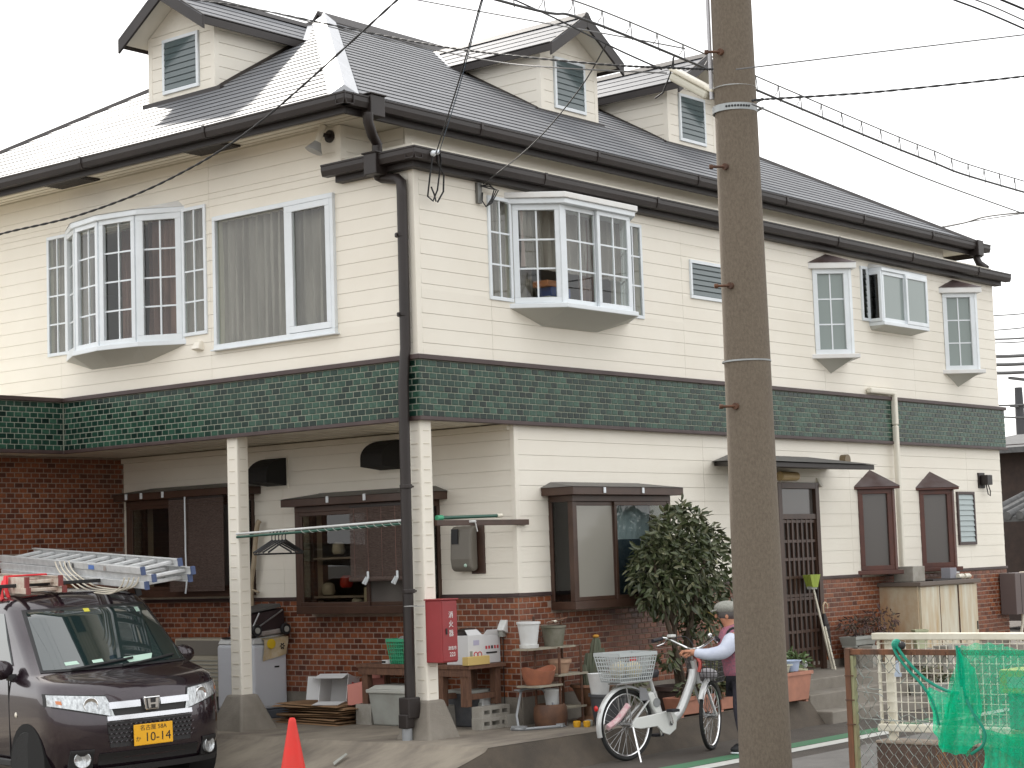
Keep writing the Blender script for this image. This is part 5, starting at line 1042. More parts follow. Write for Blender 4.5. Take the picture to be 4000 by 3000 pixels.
for s in (-1,1):
    m = MB(); m.ball((.115,s*.074,1.19), .022, 8, 6, (.7,.35,1.2)); m.build('ear', SKIN, body_, smooth=True); m = MB(); m.ball((.185,s*.03,1.21), .009, 8, 6); m.build('eye', mat('eye_dark', (.02,.015,.012), .3) if 'eye_dark' not in bpy.data.materials else bpy.data.materials['eye_dark'], body_, smooth=True)
m = MB(); m.ball((.19,0,1.15), .02, 8, 6, (.5,1.2,.35)); m.build('mouth', mat('lip', (.35,.12,.09), .5), body_, smooth=True)
m = MB(); m.ball((.105,0,1.215), .084, 14, 10, (1.08,1.0,.85)); m.build('hair', mat('grey_hair', (.10,.09,.085), .7), pe, smooth=True)
CAPM = mat('grey_knit_cap', (.26,.26,.23), .9, c2=(.36,.36,.32), ns=60, stretch=(1,1,.3), bump=.5, bs=150)
m = MB(); m.ball((.11,0,1.262), .098, 16, 10, (1.15,1.03,.62)); m.build('cap', CAPM, pe, smooth=True)
m = MB(); m.ext([(.18,-.06,1.245),(.24,-.04,1.228),(.255,0,1.224),(.24,.04,1.228),(.18,.06,1.245)], (0,0,.012)); m.build('cap_peak', CAPM, pe, bevel=.004)
VEST = mat('pink_floral_vest', (.46,.14,.19), .85, c2=(.13,.12,.16), ns=55, amt=.45)
skinmesh('vest', [(-.0,0,.62,(.18,.19)),(.0,0,.74,(.175,.185)),(.02,0,.86,(.175,.185)),(.05,0,.99,(.18,.175)),(.07,0,1.08,(.13,.12)),(.08,0,1.12,(.075,.075))], [(0,1),(1,2),(2,3),(3,4),(4,5)], VEST, pe)
SLV = mat('white_shirt', (.62,.66,.76), .8, c2=(.52,.56,.68), ns=14, bump=.3, bs=25)
for s, q in ((1, [(.05,.15,1.03,.085),(.10,.19,.96,.082),(.155,.225,.885,.072),(.30,.215,.87,.054),(.42,.197,.89,.040)]), (-1, [(.05,-.15,1.03,.085),(.09,-.19,.95,.082),(.14,-.22,.865,.072),(.27,-.21,.845,.054),(.38,-.197,.86,.040)])): skinmesh('sleeve', q, [(0,1),(1,2),(2,3),(3,4)], SLV, pe)
for s in (-1,1):
    m = MB(); n = 18; c = Vector((.06,s*.178,.99)); m.tube([c+Vector((.075*math.cos(t),.012*s*math.sin(t),.10*math.sin(t))) for t in [2*math.pi*i/n for i in range(n+1)]], .011, 6); m.build('vest_piping', PBLK, pe, smooth=True)
TRS = mat('dark_trousers', (.022,.02,.03), .85, c2=(.05,.045,.06), ns=30, stretch=(3,3,1))
skinmesh('trousers', [(0,0,.70,.15),(0,.085,.60,.098),(.03,.09,.38,.075),(-.005,.095,.13,.065),(0,-.085,.60,.098),(.0,-.09,.38,.075),(-.035,-.095,.13,.065)], [(0,1),(1,2),(2,3),(0,4),(4,5),(5,6)], TRS, pe)
for x, y in ((.03,.098),(.0,-.098)):
    m = MB(); m.ball((x,y,.045), .05, 12, 8, (2.1,.95,.85)); sh = m.build('shoe', mat('black_shoe', (.012,.012,.014), .6) if 'black_shoe' not in bpy.data.materials else bpy.data.materials['black_shoe'], pe, smooth=True); m = MB(); m.ball((x,y,.016), .05, 12, 6, (2.15,1.0,.32)); m.build('shoe_sole', WHT, sh, smooth=True)
# ================================================================ traffic cone
CONE = mat('red_cone_plastic', (.72,.018,.010), .5, c2=(.60,.03,.018), ns=6)
cn_ = thing('traffic_cone', 'bright red traffic cone standing in front of the porch', 'traffic cone', (-2.13,-.55,-.075))
m = MB(); m.lathe([(.145,.02),(.14,.05),(.03,.655),(.027,.675),(.018,.69),(.0,.693)], 28); m.build('cone_body', CONE, cn_, smooth=True); m = MB(); m.box(-.19,.19,-.19,.19,0,.03); m.build('cone_base', CONE, cn_, bevel=.01)
# ================================================================ things on the porch and along the street wall
TERR = mat('terracotta', (.38,.14,.075), .8, c2=(.26,.10,.06), ns=10, bump=.2, bs=60); SALM = mat('salmon_plastic', (.46,.20,.13), .55, c2=(.34,.15,.10), ns=6)
WPL = mat('white_plastic', (.66,.67,.66), .45, c2=(.56,.56,.54), ns=6); GPL = mat('grey_plastic', (.36,.37,.34), .55, c2=(.28,.28,.25), ns=5)
DGP = mat('dark_grey_pot', (.055,.058,.065), .6, c2=(.09,.09,.095), ns=8); WOOD = mat('weathered_wood', (.17,.085,.05), .85, c2=(.09,.045,.03), ns=8, stretch=(6,6,1), bump=.4, bs=40)
CARD = mat('brown_cardboard', (.30,.18,.09), .9, c2=(.22,.125,.065), ns=5); CARDW = mat('white_cardboard', (.62,.62,.62), .8); SOIL = mat('soil', (.045,.03,.02), 1, bump=.6, bs=60)
LEAF = mat('evergreen_leaf', (.035,.060,.020), .38, rand=[(.028,.040,.014),(.06,.078,.030),(.10,.115,.052),(.042,.058,.022),(.17,.17,.095),(.034,.046,.018)], spec=.5)
GREENP = mat('green_plastic', (.05,.32,.17), .5); STEEL = mat('grey_steel', (.28,.29,.30), .45, metal=.4); BARK = mat('bark', (.10,.075,.05), .9, c2=(.05,.038,.028), ns=10, bump=.6, bs=50)
SZ = .24
def pot(name, label, cat, loc, prof, mt, n=28, soil=None, group=None, sx=1, sy=1, rim=None):
    t = thing(name, label, cat, loc, group=group); m = MB(); inner = [(r-.012, z) for r, z in reversed(prof)]; m.lathe(prof+[(prof[-1][0]-.010, prof[-1][1])]+[(max(r-.01,.004), z-.004) for r, z in reversed(prof[1:])]+[(.002, prof[0][1]+.02)], n, sx=sx, sy=sy); m.build('pot_wall', mt, t, smooth=True)
    if soil: m = MB(); m.lathe([(soil[0],soil[1]-.01),(soil[0],soil[1]),(.01,soil[1]+.008)], n, sx=sx, sy=sy); m.build('soil', SOIL, t)
    return t
# red extinguisher box on the corner post
xb = thing('extinguisher_box', 'red metal fire extinguisher box with white lettering on the corner post', 'extinguisher box', (-.018,-.195,.885))
XR = mat('red_enamel', (.30,.032,.035), .42, c2=(.24,.026,.028), ns=4)
m = MB(); m.box(0,.20,0,.185,0,.53); m.build('cabinet', XR, xb, bevel=.008)
m = MB(); m.box(.008,.197,-.006,0,.012,.518); dx_ = m.build('cabinet_door', XR, xb, bevel=.003)
m = MB(); m.box(-.012,.217,-.012,.19,.53,.542); m.build('cabinet_lid', XR, xb, bevel=.004)
WTX = mat('white_print', (.72,.72,.70), .5)
for i, ch in enumerate('消火器'): textmesh('lettering', ch, .062, WTX, dx_, (.115,-.0075,.40-i*.078), FRX, .0008)
textmesh('lettering', '津島市', .036, WTX, dx_, (.125,-.0075,.118), FRX, .0008); textmesh('lettering', '223', .05, WTX, dx_, (.125,-.0075,.066), FRX, .0008)
m = MB(); m.box(.045,.06,-.014,-.006,.24,.29); m.build('latch', BLKP, xb)
m = MB(); m.tube([(-.19,.02,.49),(-.20,.24,.49),(-.02,.26,.49)], .004, 5); m.build('tie_wire', SPK, xb)
# drying rail with hangers
rl = thing('drying_rail', 'white clothes pole with a green twisted pole tied below, hung between the porch posts', 'clothes pole', (-.01,0,0))
m = MB(); m.tube([(0,2.36,2.065),(0,.13,2.115)], .011, 10); m.build('white_pole', WPL, rl, smooth=True)
m = MB(); m.tube([(-.015,2.34,2.035),(-.015,.16,2.085)], .012, 8); m.build('green_pole', mat('dark_green_coating', (.02,.09,.06), .4), rl, smooth=True)
m = MB(); m.tube([(-.017+.014*math.cos(i*.9), 1.5-i*.0145, 2.055+i*.00033+.014*math.sin(i*.9)) for i in range(92)], .004, 5); m.build('twisted_cord', GPL, rl)
HNG = mat('black_hanger', (.012,.012,.012), .5)
for i in range(5):
    y = 1.88-i*.045; a = .25*(i-2)+.9; t = thing('clothes_hanger', 'black plastic clothes hanger, %s of five from the left on the drying rail' % ('first','second','third','fourth','fifth')[i], 'hanger', (-.01,y,2.05), a, 'hangers on the drying rail')
    m = MB(); m.tube(smooth_path([(0,.02,.01),(.0,.0,.03),(0,-.02,.015),(0,0,-.02),(0,0,-.06)]), .005, 6); m.build('hook', HNG, t)
    m = MB(); m.tube([(0,-.19,-.17),(0,0,-.06),(0,.19,-.17),(0,.18,-.185),(0,-.18,-.185),(0,-.19,-.17)], .009, 6); m.build('shoulder', HNG, t)
r2 = thing('support_bar', 'brown wooden bar with a green pole tied on top beside the corner post', 'bar', (0,0,0))
m = MB(); m.box(.15,1.42,-.03,.02,2.055,2.105); m.build('bar', WOODF, r2, bevel=.004)
m = MB(); m.tube([(.22,-.01,2.125),(1.0,-.01,2.14)], .016, 10); m.build('green_pole', bpy.data.materials['dark_green_coating'], r2, smooth=True)
m = MB(); m.tube([(.17,-.01,2.123),(.24,-.01,2.126)], .024, 10); m.build('pole_end', GREENP, r2, smooth=True); m = MB(); m.tube([(.98,-.01,2.14),(1.05,-.01,2.143)], .019, 10); m.build('pole_end', IVO, r2, smooth=True)
m = MB(); m.lathe([(.05,0),(.055,.01),(.05,.02)], 12, (.62,-.005,2.08), cap=False); m.tube([(.64,-.045,2.09),(.66,-.05,2.0)], .006, 5); m.build('tie', WPL, r2)
# outdoor telephone-like meter on the porch wall
ph = thing('wall_device', 'rounded grey brown wall device on a brown board beside the corner post', 'wall device', (1.302,.42,1.64))
m = MB(); m.box(-.03,-.002,-.02,.14,-.02,.44); m.build('back_board', WOODF, ph, bevel=.004)
m = MB(); pr = [(0,.02),(-.06,.0),(-.10,.03),(-.115,.12),(-.10,.36),(-.08,.42),(0,.43)]; m.ext([(-.03+x,.05,z) for x,z in pr], (0,.26,0)); m.build('body', mat('taupe_plastic', (.17,.155,.13), .5), ph, bevel=.025, seg=3)
m = MB(); m.box(-.145,-.135,.20,.28,.26,.40); m.build('display', BLKP, ph); m = MB(); m.ball((-.135,.12,.06), .018); m.build('label_dot', PAPER, ph)
# washing machine and what lies on it
wm = thing('washing_machine', 'white top loading washing machine on a dark base behind the left post', 'washing machine', (.80,3.05,SZ))
m = MB(); m.box(0,.47,0,.54,.09,.74); m.build('cabinet', mat('white_enamel', (.60,.62,.66), .35), wm, bevel=.035, seg=3); m = MB(); m.box(-.01,.48,-.01,.55,0,.085); m.build('base', mat('slate_plastic', (.10,.11,.13), .5), wm, bevel=.01)
m = MB(); m.hexa([(0.01,.01,.742),(.46,.01,.742),(.46,.53,.742),(.01,.53,.742),(.04,.02,.80),(.46,.02,.84),(.46,.52,.84),(.04,.52,.80)]); m.build('lid', WPL, wm, bevel=.01); m = MB(); m.box(.02,.10,.06,.48,.80,.812); m.build('control_panel', BLKP, wm); m = MB(); m.box(.29,.35,-.006,0,.50,.515); m.build('recessed_grip', BLKP, wm)
ct = thing('shopping_cart', 'dark brown wheeled shopping bag lying on the washing machine', 'shopping trolley', (.78,3.02,1.09), math.radians(-4))
m = MB(); m.hexa([(-.02,.05,0),(.46,.05,.0),(.46,.40,0),(-.02,.40,0),(.03,.08,.19),(.44,.04,.24),(.44,.42,.24),(.03,.38,.19)]); m.build('bag', mat('dark_brown_cloth', (.028,.014,.014), .8, bump=.4, bs=30), ct, bevel=.02)
m = MB(); m.hexa([(0,.06,.2),(.40,.04,.25),(.40,.40,.25),(0,.38,.2),(.05,.08,.225),(.40,.06,.285),(.40,.38,.285),(.05,.36,.225)]); m.build('bag_flap', mat('grey_flap', (.07,.065,.06), .8), ct)
for q in (((-.03,.02,-.01),(.10,.02,.20)),((.0,.02,.02),(.40,.02,.22))): m = MB(); m.tube(q, .009, 8); m.build('frame_tube', SPK, ct, smooth=True)
for x in (.03,.40):
    m = MB(); m.lathe([(.02,-.015),(.055,-.018),(.062,0),(.055,.018),(.02,.015)], 20); o = m.build('wheel', BLKP, ct, smooth=True); o.location = (x,-.02,.03); o.rotation_euler = (math.pi/2,0,0); m = MB(); m.lathe([(.01,-.02),(.03,-.021),(.03,.021),(.01,.02)], 14); m.build('wheel_hub', GPL, o)
mt_ = thing('lemon_cloth', 'cloth printed with a yellow lemon hanging over the washing machine edge', 'cloth', (.80,3.04,1.04))
m = MB(); vs = []; 
for i in range(9):
    for j in range(6):
        u = i/8; x = .12+u*.33; vs.append((x+.01*math.sin(j), -.012-.008*math.sin(u*7+j*.6), .03-.26*(j/5)*(1-.15*u)+.02*u) if j else (x,.15,.045))
m.add(vs, [(i*6+j,(i+1)*6+j,(i+1)*6+j+1,i*6+j+1) for i in range(8) for j in range(5)]); m.build('cloth', mat('cream_checked_cloth', (.58,.50,.36), .85, c2=(.50,.38,.20), ns=16), mt_, smooth=True, fix=False)
m = MB(); m.ball((.22,-.024,-.06), .06, 14, 8, (1,.06,.85)); m.build('lemon_print', mat('lemon_yellow', (.70,.48,.02), .7), mt_, smooth=True)
m = MB()
for k_ in range(6): a = k_*1.047; m.tube([(.37+.012*math.cos(a),-.026,-.09+.012*math.sin(a)),(.37+.032*math.cos(a),-.026,-.09+.032*math.sin(a))], .006, 5)
m.build('flower_print', PBLK, mt_)
m = MB(); m.ext([(.10,-.03,.02),(.46,-.03,.05),(.46,.02,.05),(.10,.02,.02)], (0,0,.045)); m.build('mat_edge', CUR, mt_, bevel=.01)
bp_ = thing('wooden_pole', 'pale bent wooden branch leaning on the porch wall above the washing machine', 'pole', (1.2,3.4,1.0))
m = MB(); m.tube(smooth_path([(.02,.07,.10),(0,.08,.26),(0,.09,.56),(0,.04,.80),(.0,.02,.95),(.0,-.02,1.17),(.02,-.035,1.22)]), .026, 9); m.build('trunk', mat('pale_branch', (.44,.36,.25), .8, c2=(.33,.26,.18), ns=8), bp_, smooth=True); m = MB(); m.tube([(0,.085,.52),(.0,-.02,.49)], .012, 7); m.build('twig', bpy.data.materials['pale_branch'], bp_, smooth=True)
# flattened cardboard and opened boxes
rnd = random.Random(4)
for i in range(9):
    t = tag(MB().hexa([(-.28+rnd.uniform(-.04,.04),-.46+rnd.uniform(-.1,.1),0),(.26,-.44+rnd.uniform(-.1,.1),0),(.27,.40+rnd.uniform(-.1,.1),.0),(-.26+rnd.uniform(-.04,.04),.40+rnd.uniform(-.08,.08),0),(-.28,-.46,.010),(.26,-.44,.010),(.27,.42,.010),(-.26,.40,.010)]).build('cardboard_sheet', CARD), 'flattened brown cardboard sheet, number %s from the bottom of the porch stack' % ('one','two','three','four','five','six','seven','eight','nine')[i], 'cardboard', 'flattened cardboard stack'); t.location = (.94,2.16+rnd.uniform(-.06,.06),SZ+.002+i*.022); t.rotation_euler = (rnd.uniform(-.015,.015),rnd.uniform(-.01,.01),rnd.uniform(-.12,.12))
ob = thing('open_box', 'white cardboard box lying open on the flattened cardboard', 'cardboard box', (.80,1.98,SZ+.21), math.radians(20))
for q, nm_ in (([(0,-.16,0),(.26,-.16,0),(.26,-.16,.26),(.0,-.16,.26)],'box_side'),([(0,.13,0),(.26,.13,0),(.26,.13,.26),(0,.13,.26)],'box_side'),([(0,-.16,.26),(.26,-.16,.26),(.26,.13,.26),(0,.13,.26)],'box_top'),([(.26,-.16,0),(.26,.13,0),(.26,.13,.26),(.26,-.16,.26)],'box_back')):
    m = MB(); n_ = (Vector(q[1])-Vector(q[0])).cross(Vector(q[2])-Vector(q[0])).normalized(); m.ext(q, tuple(n_*.006)); m.build(nm_, CARDW, ob)
for q in ([(0,-.16,.265),(0,.13,.265),(-.13,.14,.20),(-.13,-.17,.20)],[(0,-.155,.0),(0,.125,.0),(-.16,.12,-.06),(-.16,-.15,-.06)],[(0,.13,.02),(0,.13,.24),(-.12,.20,.22),(-.12,.20,.0)]): m = MB(); m.ext(q, (.004,.002,-.004)); m.build('box_flap', CARDW, ob)
m = MB(); m.box(.09,.17,-.172,-.167,.10,.20); m.build('red_print', mat('red_print', (.5,.05,.06), .6), ob); ob.rotation_euler = (0,math.radians(14),math.radians(20))
pb = thing('pink_box', 'pink printed cardboard box leaning behind the white open box', 'cardboard box', (.88,1.62,SZ+.2), math.radians(-12))
PNK = mat('pink_card', (.55,.22,.18), .8); m = MB(); m.box(0,.25,0,.012,0,.22); m.build('box_side', PNK, pb); m = MB(); m.box(.24,.252,-.0,.28,0,.24); m.build('box_back', PNK, pb); m = MB(); m.ext([(0,0,.0),(0,.0,.2),(-.10,.12,.17),(-.10,.12,-.03)], (.004,.004,0)); m.build('box_flap', PNK, pb); m = MB(); m.ball((.12,-.004,.12), .05, 10, 7, (1,.08,.7)); m.build('leaf_print', mat('leaf_print', (.10,.14,.03), .7), pb)
# benches on concrete blocks
def block(label, loc, rz=0, size=(.39,.12,.19), holes=True, group='concrete blocks', mt=None):
    t = thing('concrete_block', label, 'concrete block', loc, rz, group); L_, W_, H_ = size; m = MB(); mt = mt or CONCL
    if holes:
        m.box(-L_/2,L_/2,-W_/2,W_/2,0,.032); m.box(-L_/2,L_/2,-W_/2,W_/2,H_-.032,H_)
        for f_ in (-.5,-.18,.18,.5): m.box(L_*f_-.016-(.0 if f_ < .4 else .016)+(.016 if f_ < -.4 else 0),L_*f_+.016-(.016 if f_ > .4 else 0)+(.016 if f_ < -.4 else 0),-W_/2,W_/2,.032,H_-.032)
        m.box(-L_/2+.02,L_/2-.02,W_/2-.03,W_/2-.012,.03,H_-.03)
    else: m.box(-L_/2,L_/2,-W_/2,W_/2,0,H_)
    m.build('block_body', mt, t); return t
def bench(label, loc, L_, W_, h, rz=0, nleg=2):
    t = thing('bench', label, 'bench', loc, rz); m = MB(); m.box(-W_/2,W_/2,-L_/2,L_/2,h-.035,h); m.build('bench_top', WOOD, t, bevel=.004)
    m = MB(); m.box(-W_/2+.01,-W_/2+.04,-L_/2+.02,L_/2-.02,h-.10,h-.036); m.build('apron', WOOD, t)
    for sx in (-1,1):
        for sy in (-1,1): m = MB(); m.box(sx*(W_/2-.055)-.036,sx*(W_/2-.055)+.036,sy*(L_/2-.09)-.036,sy*(L_/2-.09)+.036,0,h-.036); m.build('leg', WOOD, t, bevel=.004)
    for sy in (-1,1): m = MB(); m.box(-W_/2+.06,W_/2-.06,sy*(L_/2-.09)-.02,sy*(L_/2-.09)+.02,.06,.11); m.build('stretcher', WOOD, t)
    return t
bench('rough wooden bench carrying a green basket, left of the corner post', (1.03,1.25,SZ+.19), .86, .36, .375)
block('grey block under the left end of the basket bench', (.93,1.58,SZ), 1.571, size=(.20,.19,.19), holes=False); block('grey block under the right end of the basket bench', (.93,.93,SZ), 1.571, size=(.20,.19,.19), holes=False); block('grey block at the rear under the basket bench', (1.16,1.58,SZ), 1.571, size=(.2,.14,.19), holes=False)
bench('rough wooden bench carrying apple boxes, right of the corner post', (.98,.38,SZ+.20), .46, .52, .37)
block('hollow concrete block, upper one under the apple box bench', (.98,.13,SZ+.10), 0, size=(.39,.12,.10)); block('hollow concrete block, lower one under the apple box bench', (.97,.125,SZ), 0, size=(.39,.12,.10)); block('concrete block at the rear of the apple box bench', (.98,.60,SZ), 0, size=(.39,.12,.20), holes=False)
gb_ = thing('basket', 'green plastic laundry basket on the wooden bench by the downpipe', 'basket', (1.0,1.12,SZ+.566))
latt(gb_, 'basket_lattice', (0,0,0), .22, .27, .28, .34, .22, 9, 11, 6, .008, GREENP, 0, .03); m = MB(); m.box(-.105,.105,-.135,.135,0,.09); m.build('basket_floor', GREENP, gb_)
m = MB(); m.ball((0,0,.22), .11, 10, 7, (.9,1.2,.4)); m.build('crumpled_cloth', mat('black_white_cloth', (.5,.5,.48), .8, c2=(.02,.02,.02), ns=14), gb_, smooth=True)
at_ = thing('tin_can', 'small white tin on the bench left of the green basket', 'tin', (.95,1.36,SZ+.566)); m = MB(); m.lathe([(.055,0),(.055,.03),(.05,.034),(.0,.034)], 20); m.build('tin_body', WPL, at_, smooth=True); m = MB(); m.box(-.058,-.054,-.025,.02,.008,.026); m.build('tin_label', PBLK, at_)
gbn = thing('storage_bin', 'grey lidded plastic bin under the bench by the downpipe', 'bin', (.98,1.24,SZ)); m = MB(); m.hexa([(-.16,-.20,0),(.16,-.20,0),(.16,.20,0),(-.16,.20,0),(-.19,-.235,.31),(.19,-.235,.31),(.19,.235,.31),(-.19,.235,.31)]); m.build('bin_body', GPL, gbn, bevel=.015); m = MB(); m.box(-.205,.205,-.25,.25,.30,.335); m.hexa([(-.19,-.235,.336),(.19,-.235,.336),(.19,.235,.336),(-.19,.235,.336),(-.14,-.19,.37),(.14,-.19,.37),(.14,.19,.37),(-.14,.19,.37)]); m.build('bin_lid', mat('pale_grey_plastic', (.45,.45,.41), .5), gbn, bevel=.008)
gb2 = thing('storage_bin', 'second grey bin half hidden under the apple box bench', 'bin', (1.10,.50,SZ)); m = MB(); m.hexa([(-.13,-.14,0),(.13,-.14,0),(.13,.14,0),(-.13,.14,0),(-.16,-.17,.30),(.16,-.17,.30),(.16,.17,.30),(-.16,.17,.30)]); m.build('bin_body', DGP, gb2, bevel=.015); m = MB(); m.box(-.17,.17,-.18,.18,.30,.33); m.build('bin_lid', GPL, gb2, bevel=.008)
def carton(label, loc, s, rz, mt=None): t = thing('apple_box', label, 'cardboard box', loc, rz); m = MB(); m.box(0,s[0],0,s[1],0,s[2]); m.build('carton', mt or CARDW, t, bevel=.003); return t
c1_ = carton('white apple box with two red apples printed, beside the red extinguisher box', (.80,.22,SZ+.572), (.22,.26,.26), 0)
for dx in (.10,.155): m = MB(); m.tube([(dx+.026*math.cos(a),-.002,.085+.024*math.sin(a)) for a in [i*.3 for i in range(22)]], .0045, 5); m.build('apple_print', bpy.data.materials['red_print'], c1_)
m = MB(); m.ext([(.08,-.002,.045),(.21,-.002,.045),(.21,-.002,.075)], (0,-.002,0)); m.build('leaf_print', GREENP, c1_); MB().box(.07,.15,-.002,0,.17,.215).build('faded_print', mat('faded_print', (.42,.40,.52), .7), c1_); MB().box(.02,.055,-.002,0,.06,.12).build('side_print', mat('side_print', (.25,.26,.22), .7), c1_)
m = MB(); m.ext([(.0,0,.26),(.20,0,.26),(.18,.05,.31),(.02,.05,.31)], (0,.004,.0)); m.build('carton_flap', CARDW, c1_)
c2_ = carton('white fruit box with red lettering at the right end of the bench', (1.03,.24,SZ+.572), (.24,.24,.25), 0); [MB().box(.03+i*.04,.055+i*.04,-.002,0,.128,.156).build('carton_mark', bpy.data.materials['red_print'] if i != 2 else PBLK, c2_) for i in range(5)]; m = MB(); m.box(.04,.19,-.003,0,.085,.10); m.build('carton_bar', PBLK, c2_); m = MB(); m.ext([(0,0,.25),(.0,.0,.25),(.05,-.01,.30),(.20,-.01,.30),(.24,0,.25)], (0,.004,0)); m.build('carton_flap', CARDW, c2_)
carton('low yellow carton in front of the apple boxes', (.70,.14,SZ+.572), (.30,.07,.075), 0, mat('yellow_card', (.55,.40,.14), .8))
dk = thing('dark_bag', 'dark folded bag lying on top of the apple boxes', 'bag', (.95,.36,SZ+.84)); m = MB(); m.ball((0,0,.01), .13, 12, 7, (1.2,.8,.35)); m.build('bag_body', BRN, dk, smooth=True)
# pump, blocks, outlet
pm = thing('air_pump', 'small white air pump unit on a dark base by the brick wall', 'air pump', (1.18,.45,SZ+.115), math.radians(2)); m = MB(); m.hexa([(-.10,-.14,.03),(.09,-.14,.03),(.09,.14,.03),(-.10,.14,.03),(-.075,-.11,.17),(.07,-.11,.17),(.07,.11,.17),(-.075,.11,.17)]); m.build('pump_cover', WPL, pm, bevel=.012); m = MB(); m.box(-.115,.10,-.16,.16,.025,.04); m.build('pump_rim', WPL, pm); m = MB(); m.box(-.095,.09,-.13,.13,0,.025); m.build('pump_base', DGP, pm); m = MB(); m.box(-.103,-.09,-.11,-.03,.055,.10); m.build('pump_grille', GPL, pm); m = MB(); m.tube(smooth_path([(-.02,-.16,.03),(-.06,-.26,.03),(-.03,-.30,-.02),(.03,-.22,-.03)]), .008, 6); m.build('pump_hose', BLKP, pm)
pm.location = (1.15,.42,SZ+.115)
for i, y in enumerate((.60,.22)): block('hollow block, %s one under the white air pump' % ('left','right')[i], (1.16,y,SZ), 1.571, size=(.37,.14,.11))
ou = thing('outlet_cover', 'small white weatherproof outlet cover on the brick wall', 'outlet', (1.29,.20,1.10)); m = MB(); m.hexa([(-.07,-.04,0),(0,-.045,-.03),(0,.045,-.03),(-.07,.04,0),(-.02,-.035,.085),(0,-.045,.095),(0,.045,.095),(-.02,.035,.085)]); m.build('cover', WPL, ou, bevel=.006); m = MB(); m.box(-.05,-.01,-.02,.03,-.06,-.005); m.build('plug', GPL, ou)
m = MB(); m.tube([(-.012,.01,-.05),(-.012,.015,-.5),(-.012,.01,-.86)], .004, 5); m.build('cord', BLKP, ou)
# rusty stand with shelves and pots
sh_ = thing('plant_stand', 'rusty steel stand with board shelves of pots against the brick wall', 'plant stand', (0,0,SZ))
for x, y in ((1.35,-.10),(1.75,-.10),(1.40,-.34),(1.72,-.34)): m = MB(); m.tube([(x,y,0),(x,y,.98 if y > -.2 else .70)], .012, 8); m.build('stand_post', RST, sh_)
for (x0,x1,y0,y1,z) in ((1.08,1.78,-.24,-.06,.70),(1.05,1.42,-.36,-.12,.375),(1.36,1.80,-.36,-.10,.455),(1.36,1.76,-.36,-.1,.16)): m = MB(); m.box(x0,x1,y0,y1,z-.018,z); m.build('shelf_board', mat('grey_board', (.34,.31,.24), .85, c2=(.22,.19,.14), ns=9) if 'grey_board' not in bpy.data.materials else bpy.data.materials['grey_board'], sh_)
for z in (.15,.44): m = MB(); m.bar((1.35,-.1,z),(1.40,-.34,z),.02); m.bar((1.75,-.1,z),(1.72,-.34,z),.02); m.build('stand_rail', RST, sh_)
zs_ = lambda z: SZ+z
pot('flower_pot', 'tall ribbed white pot with saucer on the top shelf', 'pot', (1.21,-.15,zs_(.702)), [(.085,0),(.09,.03),(.075,.032),(.10,.21),(.11,.215),(.11,.235)], WPL)
pot('flower_pot', 'dirty grey pot full of garden tools on the top shelf', 'pot', (1.57,-.15,zs_(.702)), [(.085,0),(.11,.16),(.12,.165),(.12,.185)], mat('mossy_grey', (.20,.19,.15), .8, c2=(.11,.11,.07), ns=8), soil=(.10,.165))
gt = thing('garden_tools', 'bundle of rusty hand tools lying across the grey pot', 'tools', (1.57,-.15,zs_(.89)));
for k_ in range(4): m = MB(); m.tube([(-.13+.03*k_,-.05+.03*k_,.02),(.13,.06-.04*k_,.03+.01*k_)], .012, 6); m.build('handle', (WOOD,RST,IVO,WOOD)[k_], gt)
pot('flower_pot', 'small weathered terracotta pot on the middle shelf', 'pot', (1.56,-.22,zs_(.457)), [(.075,0),(.095,.09),(.108,.092),(.108,.125)], mat('pale_terracotta', (.42,.27,.18), .85, c2=(.30,.18,.12), ns=9), soil=(.09,.11))
tb = thing('terracotta_basket', 'terracotta basket shaped pot with raised ends on the low shelf', 'pot', (1.22,-.24,zs_(.377))); m = MB(); vs = []; n = 24
for k_, (r, z) in enumerate(((.11,0),(.135,.05),(.155,.12),(.145,.12),(.12,.05),(.02,.02))):
    for i in range(n): a = 2*math.pi*i/n; lift = .045*abs(math.cos(a))**3*(1 if 2 <= k_ <= 3 else 0); vs.append((r*1.25*math.cos(a), r*.85*math.sin(a), z+lift))
m.add(vs, [(k_*n+i,k_*n+(i+1)%n,(k_+1)*n+(i+1)%n,(k_+1)*n+i) for k_ in range(5) for i in range(n)]); m.build('pot_wall', TERR, tb, smooth=True)
pot('flower_pot', 'small white pot standing under the terracotta basket shelf', 'pot', (1.40,-.25,zs_(.165)), [(.06,0),(.08,.14),(.085,.145),(.085,.16)], WPL)
pot('flower_pot', 'round rust brown pot on the ground under the shelves', 'pot', (1.30,-.30,SZ), [(.14,0),(.155,.08),(.15,.17),(.13,.20)], mat('rust_brown_pot', (.13,.06,.03), .7, c2=(.06,.03,.02), ns=7))
bs = thing('cycle_stand', 'grey steel bicycle floor stand in front of the shelves', 'bicycle stand', (0,0,SZ))
m = MB(); m.tube(smooth_path([(.86,-.20,.012),(.90,-.33,.012),(1.24,-.46,.012),(1.36,-.40,.012),(1.34,-.22,.30),(1.27,-.12,.34),(1.08,-.12,.33)]), .014, 8); m.build('frame_loop', STEEL, bs, smooth=True)
m = MB(); m.bar((.86,-.21,.03),(.90,-.34,.03),.05,.02); m.build('foot_plate', STEEL, bs); MB().bar((1.22,-.46,.02),(1.42,-.36,.02),.06,.03).build('foot_plate', STEEL, bs); m = MB(); m.tube([(.90,-.25,.03),(.94,-.20,.12),(1.10,-.13,.33)], .012, 8); m.build('brace', STEEL, bs); m = MB(); m.bar((1.05,-.12,.335),(1.30,-.13,.335),.07,.012); m.build('top_plate', STEEL, bs)
